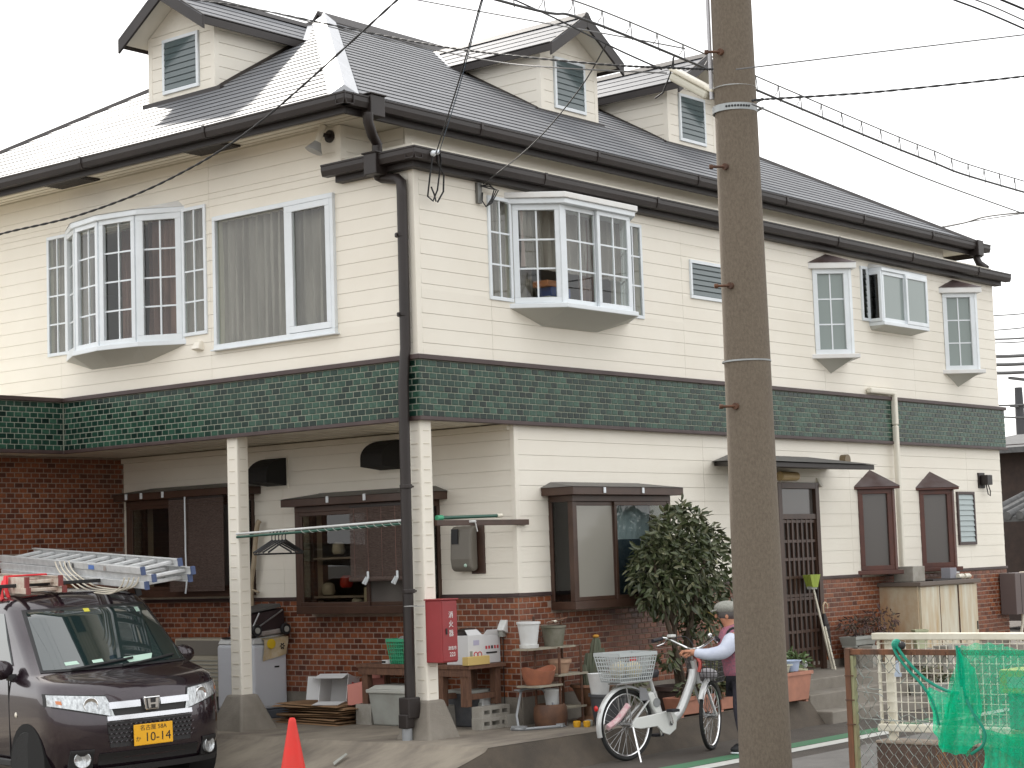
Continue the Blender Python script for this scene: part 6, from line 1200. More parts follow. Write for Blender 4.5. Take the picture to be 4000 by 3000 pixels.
# cactus and big pots
cp = pot('cactus_pot', 'wide brown pedestal bowl planted with a tall cactus', 'pot', (1.93,-.30,SZ), [(.15,0),(.155,.015),(.09,.05),(.085,.14),(.13,.18),(.175,.28),(.185,.30),(.205,.31),(.205,.335)], mat('glazed_brown_pot', (.16,.095,.055), .45, c2=(.28,.13,.075), ns=4), soil=(.18,.31))
cc = thing('cactus', 'dark columnar cactus with a yellow tip in the pedestal bowl', 'cactus', (1.93,-.30,SZ+.315)); CAC = mat('cactus_skin', (.06,.075,.045), .7, c2=(.12,.115,.075), ns=16, stretch=(1,1,.2), bump=.6, bs=40)
def ribbed(m, pts, rs, ribs=8):
    P = smooth_path(pts, 4); n = ribs*2; vs = []
    for i, p_ in enumerate(P):
        f_ = i/(len(P)-1)*(len(rs)-1); j = min(int(f_), len(rs)-2); r = rs[j]+(rs[j+1]-rs[j])*(f_-j)
        vs += [(p_.x+r*(1 if k_ % 2 else .78)*math.cos(math.pi*2*k_/n), p_.y+r*(1 if k_ % 2 else .78)*math.sin(math.pi*2*k_/n), p_.z) for k_ in range(n)]
    m.add(vs, [(i*n+k_,i*n+(k_+1)%n,(i+1)*n+(k_+1)%n,(i+1)*n+k_) for i in range(len(P)-1) for k_ in range(n)]+[tuple(range((len(P)-1)*n,len(P)*n))])
for k_, (pts, rs) in enumerate((([(.02,0,0),(.04,0,.2),(.08,0,.38),(.085,0,.44)],[.05,.058,.05,.02]),([(.09,-.03,0),(.12,-.03,.2),(.12,-.03,.34)],[.045,.05,.03]),([(-.02,.02,0),(-.03,.02,.16),(-.01,.02,.30)],[.04,.045,.03]),([(-.10,0,0),(-.115,0,.12),(-.11,0,.20)],[.03,.035,.02]))): m = MB(); ribbed(m, pts, rs); m.build('cactus_stem', CAC, cc, smooth=False)
m = MB(); m.ball((.085,0,.45), .03, 8, 6, (1.2,1,.6)); m.build('cactus_tip', mat('ochre_tip', (.45,.22,.03), .8), cc)
pot('flower_pot', 'big dark grey planter pot on the apron behind the rear wheel', 'pot', (1.62,-.72,SZ), [(.135,0),(.17,.25),(.185,.255),(.185,.28)], DGP, soil=(.165,.24))
pot('flower_pot', 'plain white pot standing in the big dark grey planter', 'pot', (1.54,-.68,SZ+.25), [(.075,0),(.105,.20),(.11,.21)], WPL)
for i, (x, y, c, r, nm_, lb) in enumerate(((1.32,-.58,(.62,.33,.02),.035,'toy_cup','yellow plastic cup on the apron by the dark pot'),(1.36,-.66,(.62,.33,.02),.032,'toy_cup','second yellow cup lying next to the first'),(1.44,-.62,(.34,.34,.3),.04,'glass_jar','small grey glass jar beside the yellow cups'))):
    t = thing(nm_, lb, 'jar', (x,y,SZ)); m = MB(); m.lathe([(r*.8,0),(r,.02),(r,.05),(r*.7,.055),(r*.7,.03)], 16); o = m.build('cup_wall', mat('cup_%d'%i, c, .4), t, smooth=True)
# shrub, oval pot, long planters
def leafcloud(m, rnd, c, rad, n, size, flat=1.0):
    for _ in range(n):
        while True:
            d = Vector((rnd.uniform(-1,1),rnd.uniform(-1,1),rnd.uniform(-1,1)))
            if .15 < d.length < 1: break
        p_ = Vector(c)+Vector((d.x*rad[0],d.y*rad[1],d.z*rad[2])); L_ = size*rnd.uniform(.7,1.25); W_ = L_*.36
        ax = (d.normalized()*.7+Vector((rnd.uniform(-1,1),rnd.uniform(-1,1),rnd.uniform(-1.3,.5)))).normalized(); s = ax.cross(Vector((rnd.uniform(-1,1),rnd.uniform(-1,1),rnd.uniform(.2,1)))).normalized(); nn = s.cross(ax)
        m.add([p_, p_+ax*L_*.35+s*W_*.5+nn*.004, p_+ax*L_*.75+s*W_*.38-nn*L_*.04, p_+ax*L_-nn*L_*.12, p_+ax*L_*.75-s*W_*.38-nn*L_*.04, p_+ax*L_*.35-s*W_*.5+nn*.004], [(0,1,2,3),(0,3,4,5)])
rnd = random.Random(11)
sb_ = thing('shrub', 'tall dark evergreen shrub with leathery leaves growing in front of the brick wall', 'shrub', (3.02,-.58,SZ+.10))
m = MB()
trunks = [smooth_path([(-.05,0,0),(-.10,.02,.35),(-.12,0,.7),(-.02,.05,1.2),(.05,0,1.7)]), smooth_path([(.06,.02,0),(.12,0,.4),(.20,.02,.8),(.30,0,1.3)]), smooth_path([(0,-.03,0),(-.20,-.05,.5),(-.35,0,1.0),(-.42,0,1.35)]), smooth_path([(.05,0,.5),(.0,-.15,.9),(.1,-.25,1.4)]), smooth_path([(-.1,0,.7),(-.2,.15,1.2),(-.15,.2,1.6)])]
for tp in trunks: m.tube(tp, [.035*(1-i/len(tp)*.7) for i in range(len(tp))], 7)
m.build('trunk', BARK, sb_, smooth=True)
m = MB()
for c, r, n in (((0,0,1.22),(.50,.42,.48),1000),((-.32,0,1.20),(.34,.32,.38),480),((.36,0,1.18),(.38,.34,.44),580),((.05,0,1.62),(.30,.25,.28),300),((-.25,.0,1.48),(.26,.22,.22),200),((.40,0,1.52),(.26,.22,.20),220),((.22,-.05,.72),(.24,.22,.20),190),((-.24,0,.45),(.18,.16,.14),70),((.10,0,1.86),(.05,.05,.10),22),((-.02,0,1.80),(.06,.06,.10),22),((.42,0,1.74),(.06,.05,.08),18),((.62,0,1.60),(.06,.05,.07),14)): leafcloud(m, rnd, c, r, int(n*1.2), .09)
tag(m.build('crown', LEAF, sb_), kind='stuff')
for i in range(6):
    x, z = rnd.uniform(-.1,.5), rnd.uniform(.5,.9); m = MB(); leafcloud(m, rnd, (x,-.3,z), (.02,.02,.02), 1, .08); m.build('yellowed_leaf', mat('yellow_leaf', (.35,.28,.10), .5) if 'yellow_leaf' not in bpy.data.materials else bpy.data.materials['yellow_leaf'], sb_)
pot('planter', 'dark oval basin planter at the foot of the evergreen shrub', 'planter', (2.98,-.58,SZ), [(.20,0),(.235,.20),(.255,.21),(.255,.25)], mat('brown_black_pot', (.06,.038,.032), .55), soil=(.225,.22), sx=1.1)
def plant(label, loc, n, r, h, seed, mt=None, size=.07, nm='plant'):
    t = thing(nm, label, 'plant', loc); m = MB(); rr = random.Random(seed)
    leafcloud(m, rr, (0,0,h*.55), (r,r*.8,h*.5), n, size); tag(m.build('foliage', mt or LEAF, t), kind='stuff'); m = MB()
    for k_ in range(4): m.tube([(0,0,-.02),(rr.uniform(-r,r)*.5,rr.uniform(-r,r)*.4,h*.7)], .004, 5)
    m.build('stem', BARK, t); return t
LF2 = mat('grey_green_leaf', (.10,.12,.06), .6, rand=[(.05,.07,.03),(.12,.13,.06),(.09,.11,.06),(.18,.15,.07)]); LF3 = mat('purple_brown_leaf', (.09,.05,.05), .7, rand=[(.06,.03,.03),(.12,.07,.06),(.08,.07,.04)])
plant('low leafy plant spilling from behind the dark planter pot', (1.95,-.72,SZ+.20), 120, .20, .16, 3, LF2); plant('grassy plant with long leaves in the right salmon planter', (3.05,-.93,SZ+.17), 140, .12, .30, 5, LF2, .13); plant('straggly herb in the left salmon planter', (2.62,-.90,SZ+.17), 60, .15, .14, 6, LF2)
def trough(label, loc, s, rz=0, mt=None, legs=True):
    t = thing('planter', label, 'planter', loc, rz); L_, W_, H_ = s; m = MB(); a, b = L_/2, W_/2; k_ = .86
    o_ = [(-a*k_,-b*k_,.02),(a*k_,-b*k_,.02),(a*k_,b*k_,.02),(-a*k_,b*k_,.02)]; u_ = [(-a,-b,H_),(a,-b,H_),(a,b,H_),(-a,b,H_)]; i_ = [(x*.93,y*.86,H_) for x,y,z in u_]; f_ = [(x*.93,y*.86,H_-.03) for x,y,z in u_]
    m.add(o_+u_+i_+f_, [(3,2,1,0)]+[(i,(i+1)%4,4+(i+1)%4,4+i) for i in range(4)]+[(4+i,4+(i+1)%4,8+(i+1)%4,8+i) for i in range(4)]+[(8+i,8+(i+1)%4,12+(i+1)%4,12+i) for i in range(4)]+[(12,13,14,15)]); m.build('trough', mt or SALM, t, bevel=.006)
    m = MB(); m.box(-a-.012,a+.012,-b-.012,-b+.004,H_-.03,H_+.004); m.build('trough_rim', mt or SALM, t); m = MB(); m.box(-a*.9,a*.9,-b*.82,b*.82,H_-.032,H_-.022); m.build('soil', SOIL, t)
    for sx in (-1,1): MB().box(sx*a*.8-.02,sx*a*.8+.02,-b*.8,b*.8,0,.022).build('foot', mt or SALM, t)
    return t
trough('long salmon plastic planter on the kerb behind the bicycle, left one', (2.66,-.88,SZ), (.60,.20,.18)); trough('salmon plastic planter on the kerb behind the bicycle, right one', (3.28,-.89,SZ), (.52,.20,.18))
# ================================================================ entrance steps and the right side
trough('salmon planter with bowls on it at the left of the entrance steps', (4.16,-.98,SZ), (.55,.34,.30))
for (x, y, c, r, h, nm_, lb) in ((4.30,-1.0,(.42,.50,.66),.095,.10,'bowl','pale blue plastic bowl on the salmon planter'),(4.08,-1.0,(.55,.56,.45),.12,.07,'bowl','cream plastic bowl on the salmon planter')):
    t = thing(nm_, lb, 'bowl', (x,y,SZ+.30)); m = MB(); m.lathe([(r*.7,0),(r*.9,h),(r*1.08,h),(r*1.08,h+.008),(r*.85,h-.006),(r*.65,.01)], 24); m.build('bowl_wall', mat('bowl_%d' % int(c[0]*100), c, .45), t, smooth=True)
pot('flower_pot', 'tall pale green square pot at the left of the entrance steps', 'pot', (4.52,-.92,SZ), [(.09,0),(.115,.28),(.135,.285),(.135,.31)], mat('pale_green_plastic', (.48,.50,.33), .5), n=4)
plant('cabbage like green plant beside the entrance door', (4.98,-.60,.46), 130, .19, .22, 8, mat('fresh_leaf', (.09,.14,.05), .5, rand=[(.06,.11,.03),(.14,.19,.08),(.09,.14,.05)]), .10)
pot('flower_pot', 'dark pot of the cabbage like plant by the door', 'pot', (4.98,-.60,.40), [(.10,0),(.13,.10),(.135,.12)], DGP)
MB_ = thing('white_flower', 'single white flower bud in front of the cabbage like plant', 'flower', (5.02,-.72,.52)); m = MB(); m.ball((0,0,.04), .032, 10, 8, (1,1,1.3)); m.build('bud', WPL, MB_, smooth=True); m = MB(); m.tube([(0,0,-.12),(0,0,.02)], .006, 5); m.build('stem', LF2, MB_)
br_ = thing('broom', 'broom with lime bristles leaning head up beside the entrance door', 'broom', (6.55,-.16,.40)); m = MB(); m.tube([(0,0,0),(-.24,.06,.92)], .013, 8); m.build('handle', IVO, br_, smooth=True); m = MB(); m.hexa([(-.31,.02,.92),(-.20,.02,.92),(-.20,.10,.92),(-.31,.10,.92),(-.37,.01,1.06),(-.15,.01,1.06),(-.15,.11,1.06),(-.37,.11,1.06)]); m.build('bristles', mat('lime_bristles', (.34,.42,.07), .8, c2=(.22,.28,.04), ns=50, stretch=(1,1,.1), bump=.6, bs=90), br_); m = MB(); m.box(-.32,-.20,.03,.09,.90,.93); m.build('broom_head', GPL, br_)
um = thing('umbrella', 'folded dark umbrella with a pale crook handle by the door', 'umbrella', (6.62,-.12,.40)); m = MB(); m.tube([(0,0,0),(-.01,.02,.15),(-.04,.04,.50)], [.01,.03,.045], 10); m.tube([(-.04,.04,.45),(-.05,.05,.62)], [.05,.02], 10); m.build('canopy', BRN, um, smooth=True); m = MB(); m.tube(smooth_path([(-.05,.05,.6),(-.06,.05,.70),(-.02,.05,.74),(.03,.05,.71),(.03,.05,.67)]), .011, 8); m.build('handle', mat('pale_handle', (.5,.38,.26), .5), um, smooth=True)
st_ = thing('bamboo_stick', 'banded pale stick leaning beside the umbrella', 'stick', (6.48,-.20,.40)); m = MB(); m.tube([(.06,0,0),(-.02,.06,.48)], .013, 8); m.build('stick', IVO, st_, smooth=True)
m = MB()
for k_ in range(6): m.lathe([(.0145,0),(.0145,.008)], 8, (.06-.013*k_,.01*k_,.04+.078*k_), cap=False)
m.build('bands', BRN, st_)
block('upright grey block on the landing right of the umbrella', (6.92,-.42,.40), .1, size=(.17,.16,.24), holes=False)
trough('shallow grey planter with dry plants on a block by the brick wall', (7.12,-.18,.62), (.50,.22,.12), 0, GPL); block('grey block carrying the dry planter', (7.15,-.18,.40), 0, size=(.42,.18,.22), holes=False)
plant('dry purple brown plant in the grey planter by the brick wall', (7.05,-.2,.74), 160, .22, .20, 9, LF3, .06); plant('dry brown bush right of the door behind the white fence', (7.55,-.22,.72), 220, .26, .30, 10, LF3, .06)
for i, (x, y, z, s) in enumerate(((7.35,-.86,.40,(.24,.20,.19)),(8.0,-.88,.40,(.5,.2,.19)))): block('pale concrete block behind the white fence, %s one' % ('left','right')[i], (x,y,z), 0, size=s, holes=False)
trough('wide grey trough on the step behind the white fence', (7.1,-1.16,.0), (.90,.26,.24), 0, GPL); plant('green herb in the wide grey trough behind the fence', (7.05,-1.14,.22), 120, .3, .16, 12, LF2)
pot('flower_pot', 'pale yellow green pot behind the rusty fence post', 'pot', (7.35,-.84,.59), [(.08,0),(.10,.18),(.11,.19),(.11,.21)], bpy.data.materials['pale_green_plastic'], n=4)
# rusty cream storage cabinet
cb_ = thing('storage_cabinet', 'cream metal storage cabinet with rust stains and sliding doors', 'cabinet', (8.03,-.50,.40))
CRM = mat('cream_enamel_rusty', (.60,.55,.41), .5, c2=(.40,.18,.06), ns=2.6, amt=.45, stretch=(1,1,.55)); CRM2 = mat('cream_enamel', (.64,.61,.50), .5, c2=(.46,.30,.13), ns=4, amt=.42, stretch=(2,2,.35))
m = MB(); m.box(0,1.50,.02,.52,0,.87); m.build('carcass', CRM, cb_, bevel=.004)
for i in range(3): m = MB(); m.box(.02+i*.49,.02+(i+1)*.49-.006,-.012+(.012 if i == 1 else 0),.02,.03,.855); dd_ = m.build('sliding_door', CRM2, cb_, bevel=.004)
m = MB(); m.box(.49,.50,-.016,.0,.03,.855); m.build('door_edge', RST, cb_); m = MB(); m.box(.985,.993,-.016,.0,.03,.855); m.build('door_edge', RST, cb_)
m = MB(); m.box(-.05,1.53,-.05,.525,.87,.915); m.build('cabinet_top', mat('dirty_top', (.15,.12,.10), .7), cb_, bevel=.004); m = MB(); m.box(1.44,1.46,-.02,-.012,.30,.40); m.build('door_pull', BLKP, cb_); m = MB(); m.tube([(1.46,-.03,.25),(1.52,-.06,.25)], .01, 6); m.build('lock', SPK, cb_)
tag(MB().box(8.14,8.44,-.38,-.12,1.318,1.50).build('stone_block', CONCL, bevel=.008), 'weathered stone block on the left of the storage cabinet', 'stone block'); tag(MB().box(9.05,9.22,-.40,-.28,1.318,1.46).build('stone_block', mat('blue_grey_stone', (.26,.26,.29), .8)), 'blue grey stone block on the right of the storage cabinet', 'stone block')
tag(MB().box(8.46,9.2,-.47,-.15,1.317,1.335).build('roof_board', BRN), 'dark flat board lying on top of the storage cabinet', 'board')
for i, x in enumerate((9.28,9.46)): t = thing('bottle', 'cream plastic bottle lying on the cabinet top, %s one' % ('left','right')[i], 'bottle', (x,-.42,1.35)); m = MB(); m.tube([(-.08,0,0),(.04,0,0),(.06,0,0),(.09,0,0)], [.032,.034,.018,.016], 12); m.build('bottle_body', IVO, t, smooth=True)
tp = thing('water_tap', 'small outdoor tap on the wall above the cabinet', 'tap', (9.80,-.02,1.40)); m = MB(); m.tube([(0,.03,.06),(0,-.05,.06),(0,-.06,.0)], .014, 8); m.build('spout', BLKP, tp); m = MB(); m.box(-.04,.06,-.10,.02,-.02,0); m.build('shelf', WPL, tp)
# gas water heater
wh_ = thing('water_heater', 'beige wall mounted water heater with a brown side panel at the house corner', 'water heater', (11.25,-.30,.80)); m = MB(); m.box(0,.40,.08,.30,0,.54); m.build('side_panel', mat('brown_panel', (.13,.10,.095), .6), wh_, bevel=.005); m = MB(); m.box(.16,.165,.076,.08,.02,.52); m.build('panel_seam', BLKP, wh_); m = MB(); m.box(.42,.95,-.02,.22,0,.55); m.build('casing', mat('beige_casing', (.52,.47,.38), .5), wh_, bevel=.012); m = MB(); m.box(.50,.66,-.024,-.02,.44,.475); m.build('exhaust_slot', BLKP, wh_)
m = MB()
for k_ in range(5): m = MB(); m.tube(smooth_path([(.25+.08*k_,.12,0),(.26+.075*k_,.13,-.12),(.22+.09*k_,.16,-.36)]), .018, 8); m.build('pipe', (IVO,RST,IVO,GPL,DGP)[k_], wh_, smooth=True)
# ---- white mesh fence on a block wall (runs away from the road on the near side)
FW = frame((-.8,0,0),(0,-1,0),(-1,0,0))
fe = thing('mesh_fence', 'cream welded mesh fence with a wide top rail in front of the cabinet', 'fence', (0,0,0)); CRF = mat('cream_fence_paint', (.74,.71,.60), .4, c2=(.62,.58,.46), ns=7)
m = MB(FW); m.box(4.76,6.6,-.035,.045,1.135,1.18); m.build('top_rail', CRF, fe, bevel=.006); m = MB(FW); m.box(4.77,6.6,-.03,.04,.535,.582); m.build('bottom_rail', CRF, fe, bevel=.006)
for y in (4.86,5.92): m = MB(FW); m.box(y-.026,y+.026,-.04,.012,.40,1.134); m.build('post', CRF, fe, bevel=.006)
m = MB(FW); m.box(4.785,4.80,.0,.02,.58,1.135); m.build('end_stile', CRF, fe)
for i in range(36): m = MB(FW); m.box(4.80+.049*i-.0025,4.80+.049*i+.0025,.018,.023,.582,1.135); m.build('vertical_wire', CRF, fe)
for j in range(9): m = MB(FW); m.box(4.785,6.58,.023,.028,.60+.064*j-.0025,.60+.064*j+.0025); m.build('level_wire', CRF, fe)
bwall = thing('block_wall', 'low wall of brown concrete blocks under the cream mesh fence', 'wall', (0,0,0)); BBL = mat('brown_block', (.13,.085,.065), .9, c2=(.075,.05,.04), ns=6, bump=.5, bs=70)
m = MB(FW); m.box(4.755,6.6,-.13,.03,-.1,.455); m.build('mortar_core', CONC, bwall)
for j in range(3):
    for i in range(6): m = MB(FW); y0 = 4.75+i*.40+(.2 if j % 2 else 0)-(.2 if j % 2 and i == 0 else 0); m.box(max(4.75,4.75+i*.40-(.2 if j % 2 else 0)+.004),4.75+(i+1)*.40-(.2 if j % 2 else 0)-.004,-.06,.038,.455-(j+1)*.19+.008,.455-j*.19); m.build('block', BBL, bwall, bevel=.006)
m = MB(FW); m.box(4.75,6.6,-.135,.045,.455,.475); m.build('coping', mat('pale_coping', (.34,.28,.22), .9, c2=(.24,.19,.15), ns=9), bwall, bevel=.006)
# ---- rusty chain link fence with the green net
FX = frame((-3.0,0,0),(0,-1,0),(-1,0,0))
cf = thing('chain_link_fence', 'rusty framed chain link fence with torn mesh in the lower right corner', 'fence', (0,0,0))
RPT = mat('rust_and_green_paint', (.18,.075,.035), .8, c2=(.055,.035,.025), ns=7, stretch=(2,2,.25), bump=.5, bs=60); GPT = mat('faded_green_paint', (.30,.34,.19), .8, c2=(.20,.12,.06), ns=10, amt=.4, stretch=(1,1,.3))
m = MB(FX); m.box(5.80,5.832,-.02,.03,-.1,1.21); m.build('post', RPT, cf); m = MB(FX); m.box(5.832,5.848,-.012,.024,-.1,1.17); m.build('post_flange', GPT, cf)
m = MB(FX); m.box(5.832,7.6,-.012,.022,1.176,1.205); m.build('top_rail', RPT, cf)
m = MB()
for z in (1.06,.93,.80): m = MB(FX); m.box(5.797,5.852,.03,.034,z,z+.006); m.build('post_tie', RST, cf)
for i in range(9): m = MB(FX); y = 5.90+i*.10; m.tube([(y,.024,1.168),(y,.026,1.19),(y,-.0,1.209)], .0016, 5); m.build('rail_tie', RST, cf)
GW = mat('green_grey_wire', (.26,.31,.29), .5, metal=.3, c2=(.16,.13,.10), ns=20)
m = MB(FX); pw, phh = .0295, .031; rnd = random.Random(2)
def torn(y, z): return (5.87 < y < 6.45 and .86 < z < 1.10 and (y-5.88) > (1.16-z)*.35)
for i in range(60):
    for sgn in (1,-1):
        run = []
        for j in range(0, 44):
            y = 5.85+i*.059+(pw if (j % 2) else 0)*sgn; z = .12+j*phh
            if sgn < 0: y += .059
            if z > 1.175 or y > 7.6 or y < 5.845: 
                if len(run) > 1: m.tube(run, .0027, 4, False)
                run = []; continue
            if torn(y, z) and rnd.random() < .62:
                if len(run) > 1: m.tube(run, .0027, 4, False)
                run = []; continue
            w_ = .012 if 5.86 < y < 6.4 and .85 < z < 1.12 else .001; run.append((y+rnd.uniform(-w_,w_), .008*sgn*(1 if j % 2 else 0)+rnd.uniform(-w_,w_)*.6, z+rnd.uniform(-w_,w_)*.6))
        if len(run) > 1: m.tube(run, .0027, 4, False)
tag(m.build('chain_mesh', GW, cf), kind='stuff')
for pts in ([(5.86,0,1.12),(5.90,.02,1.06),(5.95,.0,1.05),(5.93,.02,1.0),(6.0,0,.99)],[(5.86,.01,.98),(5.98,0,.965),(6.02,.02,.95)],[(6.1,0,.84),(6.16,.01,.86),(6.22,0,.83),(6.30,.01,.84)],[(5.86,0,.835),(6.0,.01,.83),(6.2,.005,.825),(6.4,.01,.82)]): m = MB(FX); m.tube(smooth_path(pts), .003, 5); m.build('loose_wire', GW, cf)
# net
NET = bpy.data.materials.new('green_bird_net'); NET.use_nodes = True; t_ = NET.node_tree; t_.nodes.clear(); N_ = t_.nodes.new; K_ = t_.links.new
o_ = N_('ShaderNodeOutputMaterial'); mi_ = N_('ShaderNodeMixShader'); df = N_('ShaderNodeBsdfDiffuse'); df.inputs[0].default_value = (.006,.50,.27,1); tl = N_('ShaderNodeBsdfTranslucent'); tl.inputs[0].default_value = (.006,.55,.30,1); m2_ = N_('ShaderNodeMixShader'); m2_.inputs[0].default_value = .35; tr_ = N_('ShaderNodeBsdfTransparent'); no_ = N_('ShaderNodeTexNoise'); no_.inputs['Scale'].default_value = 75; no_.inputs['Detail'].default_value = 8; no_.inputs['Roughness'].default_value = .8; tc_ = N_('ShaderNodeTexCoord'); mr_ = N_('ShaderNodeMapRange'); mr_.inputs[1].default_value = .3; mr_.inputs[2].default_value = .7; mr_.inputs[3].default_value = .45; mr_.inputs[4].default_value = 1.0
K_(tc_.outputs['Object'], no_.inputs['Vector']); K_(no_.outputs['Fac'], mr_.inputs[0]); K_(mr_.outputs[0], mi_.inputs[0]); K_(df.outputs[0], m2_.inputs[1]); K_(tl.outputs[0], m2_.inputs[2]); K_(tr_.outputs[0], mi_.inputs[1]); K_(m2_.outputs[0], mi_.inputs[2]); K_(mi_.outputs[0], o_.inputs[0])
NETL = NET.copy(); NETL.name = 'green_bird_net_single'
for n_ in NETL.node_tree.nodes:
    if n_.type == 'MAP_RANGE': n_.inputs[3].default_value = .22; n_.inputs[4].default_value = .80
net = thing('bird_net', 'bright green garbage net draped over the rusty chain link fence', 'net', (0,0,0))
def sheet(top, bot, n, k, seed, amp, b0, fr=FX, mt=None):
    rr = random.Random(seed); m = MB(fr); vs = []; T = smooth_path([(a, 0, c) for a, c in top], 8); Bq = smooth_path([(a, 0, c) for a, c in bot], 8)
    def at(P, t): f_ = t*(len(P)-1); i = min(int(f_), len(P)-2); return P[i].lerp(P[i+1], f_-i)
    ph_ = [rr.uniform(0,6) for _ in range(6)]
    for i in range(n+1):
        a, b = at(T, i/n), at(Bq, i/n)
        for j in range(k+1):
            t = j/k; p_ = a.lerp(b, t); w_ = amp*(.35+t)*(math.sin(i/n*11+ph_[0]+t*1.5)+.6*math.sin(i/n*23+ph_[1]-t*3)+.3*math.sin(t*9+ph_[2])); vs.append((p_.x+.012*math.sin(t*7+ph_[3]), b0+w_, p_.z+.006*math.sin(i*.9+j)))
    m.add(vs, [(i*(k+1)+j,(i+1)*(k+1)+j,(i+1)*(k+1)+j+1,i*(k+1)+j+1) for i in range(n) for j in range(k)]); return m.build('net_fold', mt or NET, net, smooth=True, fix=False)
sheet([(6.49,1.225),(6.60,1.24),(6.72,1.235),(6.82,1.215),(7.4,1.21)],[(6.36,.70),(6.44,.69),(6.52,.67),(6.62,.73),(7.4,.35)], 44, 24, 1, .012, .06, mt=NETL)
sheet([(6.50,1.215),(6.56,1.16),(6.60,1.10),(6.62,1.0)],[(6.365,.70),(6.42,.68),(6.50,.675),(6.60,.74)], 24, 20, 5, .014, .09)
sheet([(6.32,1.01),(6.37,1.0),(6.45,.985),(6.50,1.0)],[(6.34,.78),(6.37,.72),(6.40,.70),(6.44,.69)], 14, 14, 3, .012, .075); sheet([(6.60,.80),(6.8,.78),(7.0,.80),(7.4,.8)],[(6.56,.50),(6.7,.30),(7.0,.25),(7.4,.2)], 24, 18, 8, .02, .03)
NR = mat('green_net_rope', (.01,.24,.16), .8, bump=.5, bs=200)
for pts in ([(6.13,.05,1.235),(6.16,.06,1.19),(6.22,.06,1.12),(6.30,.06,1.05),(6.40,.06,1.0),(6.48,.06,.985)],[(6.11,.05,1.22),(6.14,.06,1.17),(6.20,.065,1.10),(6.27,.065,1.03),(6.33,.065,.94),(6.36,.065,.82)],[(6.50,.07,1.22),(6.52,.08,1.10),(6.53,.09,.98),(6.58,.10,.88),(6.63,.10,.80),(6.62,.10,.73),(6.55,.10,.68)],[(6.49,.075,1.23),(6.50,.08,1.12),(6.51,.085,1.02)]): m = MB(FX); m.tube(smooth_path(pts), .008, 6); m.build('net_rope', NR, net, smooth=True)
m = MB(FX); m.ball((6.125,.04,1.232), .028, 9, 7, (1,1,1.1)); m.build('net_knot', NR, net); m = MB(FX); m.ball((6.155,.04,1.228), .022, 9, 7); m.build('tape_knot', BLKP, net)
# yellow collection boxes behind the net
YB = mat('pale_yellow_box', (.60,.55,.17), .6); 
yb = thing('collection_box', 'pale yellow box with a clear label seen through the green net', 'box', (-2.86,-6.66,0)); m = MB(); m.box(-.1,.15,-.5,0,.98,1.10); m.build('box_shell', YB, yb, bevel=.006); m = MB(); m.box(-.105,-.1,-.4,-.045,1.01,1.065); m.build('clear_label', PAPER, yb)
yb2 = thing('yellow_crate', 'ochre yellow crate under the net at the right edge', 'crate', (-2.86,-6.68,0)); m = MB(); m.box(-.1,.2,-.5,0,.71,.765); m.build('crate_shell', mat('ochre_crate', (.66,.45,.12), .6), yb2, bevel=.006); m = MB(); m.box(-.103,-.1,-.105,-.10,.71,.765); m.build('crate_seam', BRN, yb2); m = MB(); m.box(-.08,.18,-.48,-.02,.765,.79); m.build('crate_lid', mat('crate_lid', (.52,.42,.28), .7), yb2)
tag(MB().box(-2.90,-2.7,-7.2,-6.68,.792,.975).build('teal_panel', mat('pale_teal', (.22,.42,.33), .6)), 'pale teal panel between the yellow boxes behind the net', 'panel')
# dry grass at the foot of the fence
rnd = random.Random(21); dg_ = MB()
for i in range(260):
    y = -5.55-rnd.random()**1.3*.9; x = -1.5-rnd.random()*.9; L_ = rnd.uniform(.25,.62)*(1.1 if -6.3 < y < -5.7 else .6); ax = Vector((rnd.uniform(-.3,.3),rnd.uniform(-.45,.45),1)).normalized(); p0_ = Vector((x,y,.0)); b = rnd.uniform(-.1,.1)
    dg_.tube([p0_, p0_+ax*L_*.6+Vector((0,0,0)), p0_+ax*L_+Vector((b,b,-.04))], [.006,.005,.002], 4, False)
tag(dg_.build('dry_grass', mat('dry_grass', (.22,.10,.05), .9, rand=[(.12,.06,.03),(.26,.13,.06),(.32,.20,.10),(.10,.045,.03)])), 'dry reddish brown grass clump behind the chain link fence', 'grass', kind='stuff')
clp = thing('clothes_peg', 'pale blue plastic clip hanging on the white mesh fence', 'clip', (-.84,-4.94,.94)); m = MB(); m.hexa([(-.01,-.012,-.03),(.01,-.012,-.03),(.01,.012,-.03),(-.01,.012,-.03),(-.008,-.006,.06),(.008,-.006,.06),(.008,.006,.06),(-.008,.006,.06)]); m.box(-.012,.012,-.022,.018,-.045,-.02); m.build('clip_body', mat('pale_blue_clip', (.45,.52,.62), .4), clp)
# ---- beyond the right end of the house
hb = thing('tiled_house', 'dark old house with grey tiled roofs beyond the right end', 'house', (29.0,2.2,0)); TLE = mat('grey_roof_tile', (.13,.13,.13), .9, c2=(.07,.07,.07), ns=8); DKW = mat('dark_plank_wall', (.055,.035,.028), .8, c2=(.035,.024,.02), ns=6)
m = MB(); m.box(-1.6,8,-3.0,6,0,3.9); m.build('wall', DKW, hb); m = MB(); m.box(-4.5,-1.6,-3.2,3,0,2.2); m.build('front_wall', DKW, hb); m = MB(); m.ext([(-2.3,-3.8,3.80),(2.5,-3.8,4.35),(2.5,-3.8,4.2),(-2.3,-3.8,3.68)], (0,10.5,0)); rf = m.build('roof', TLE, hb); m = MB(); m.ext([(-5.0,-3.8,2.25),(-1.6,-3.8,3.0),(-1.6,-3.8,2.9),(-5.0,-3.8,2.15)], (0,8,0)); rf2 = m.build('porch_roof', TLE, hb)
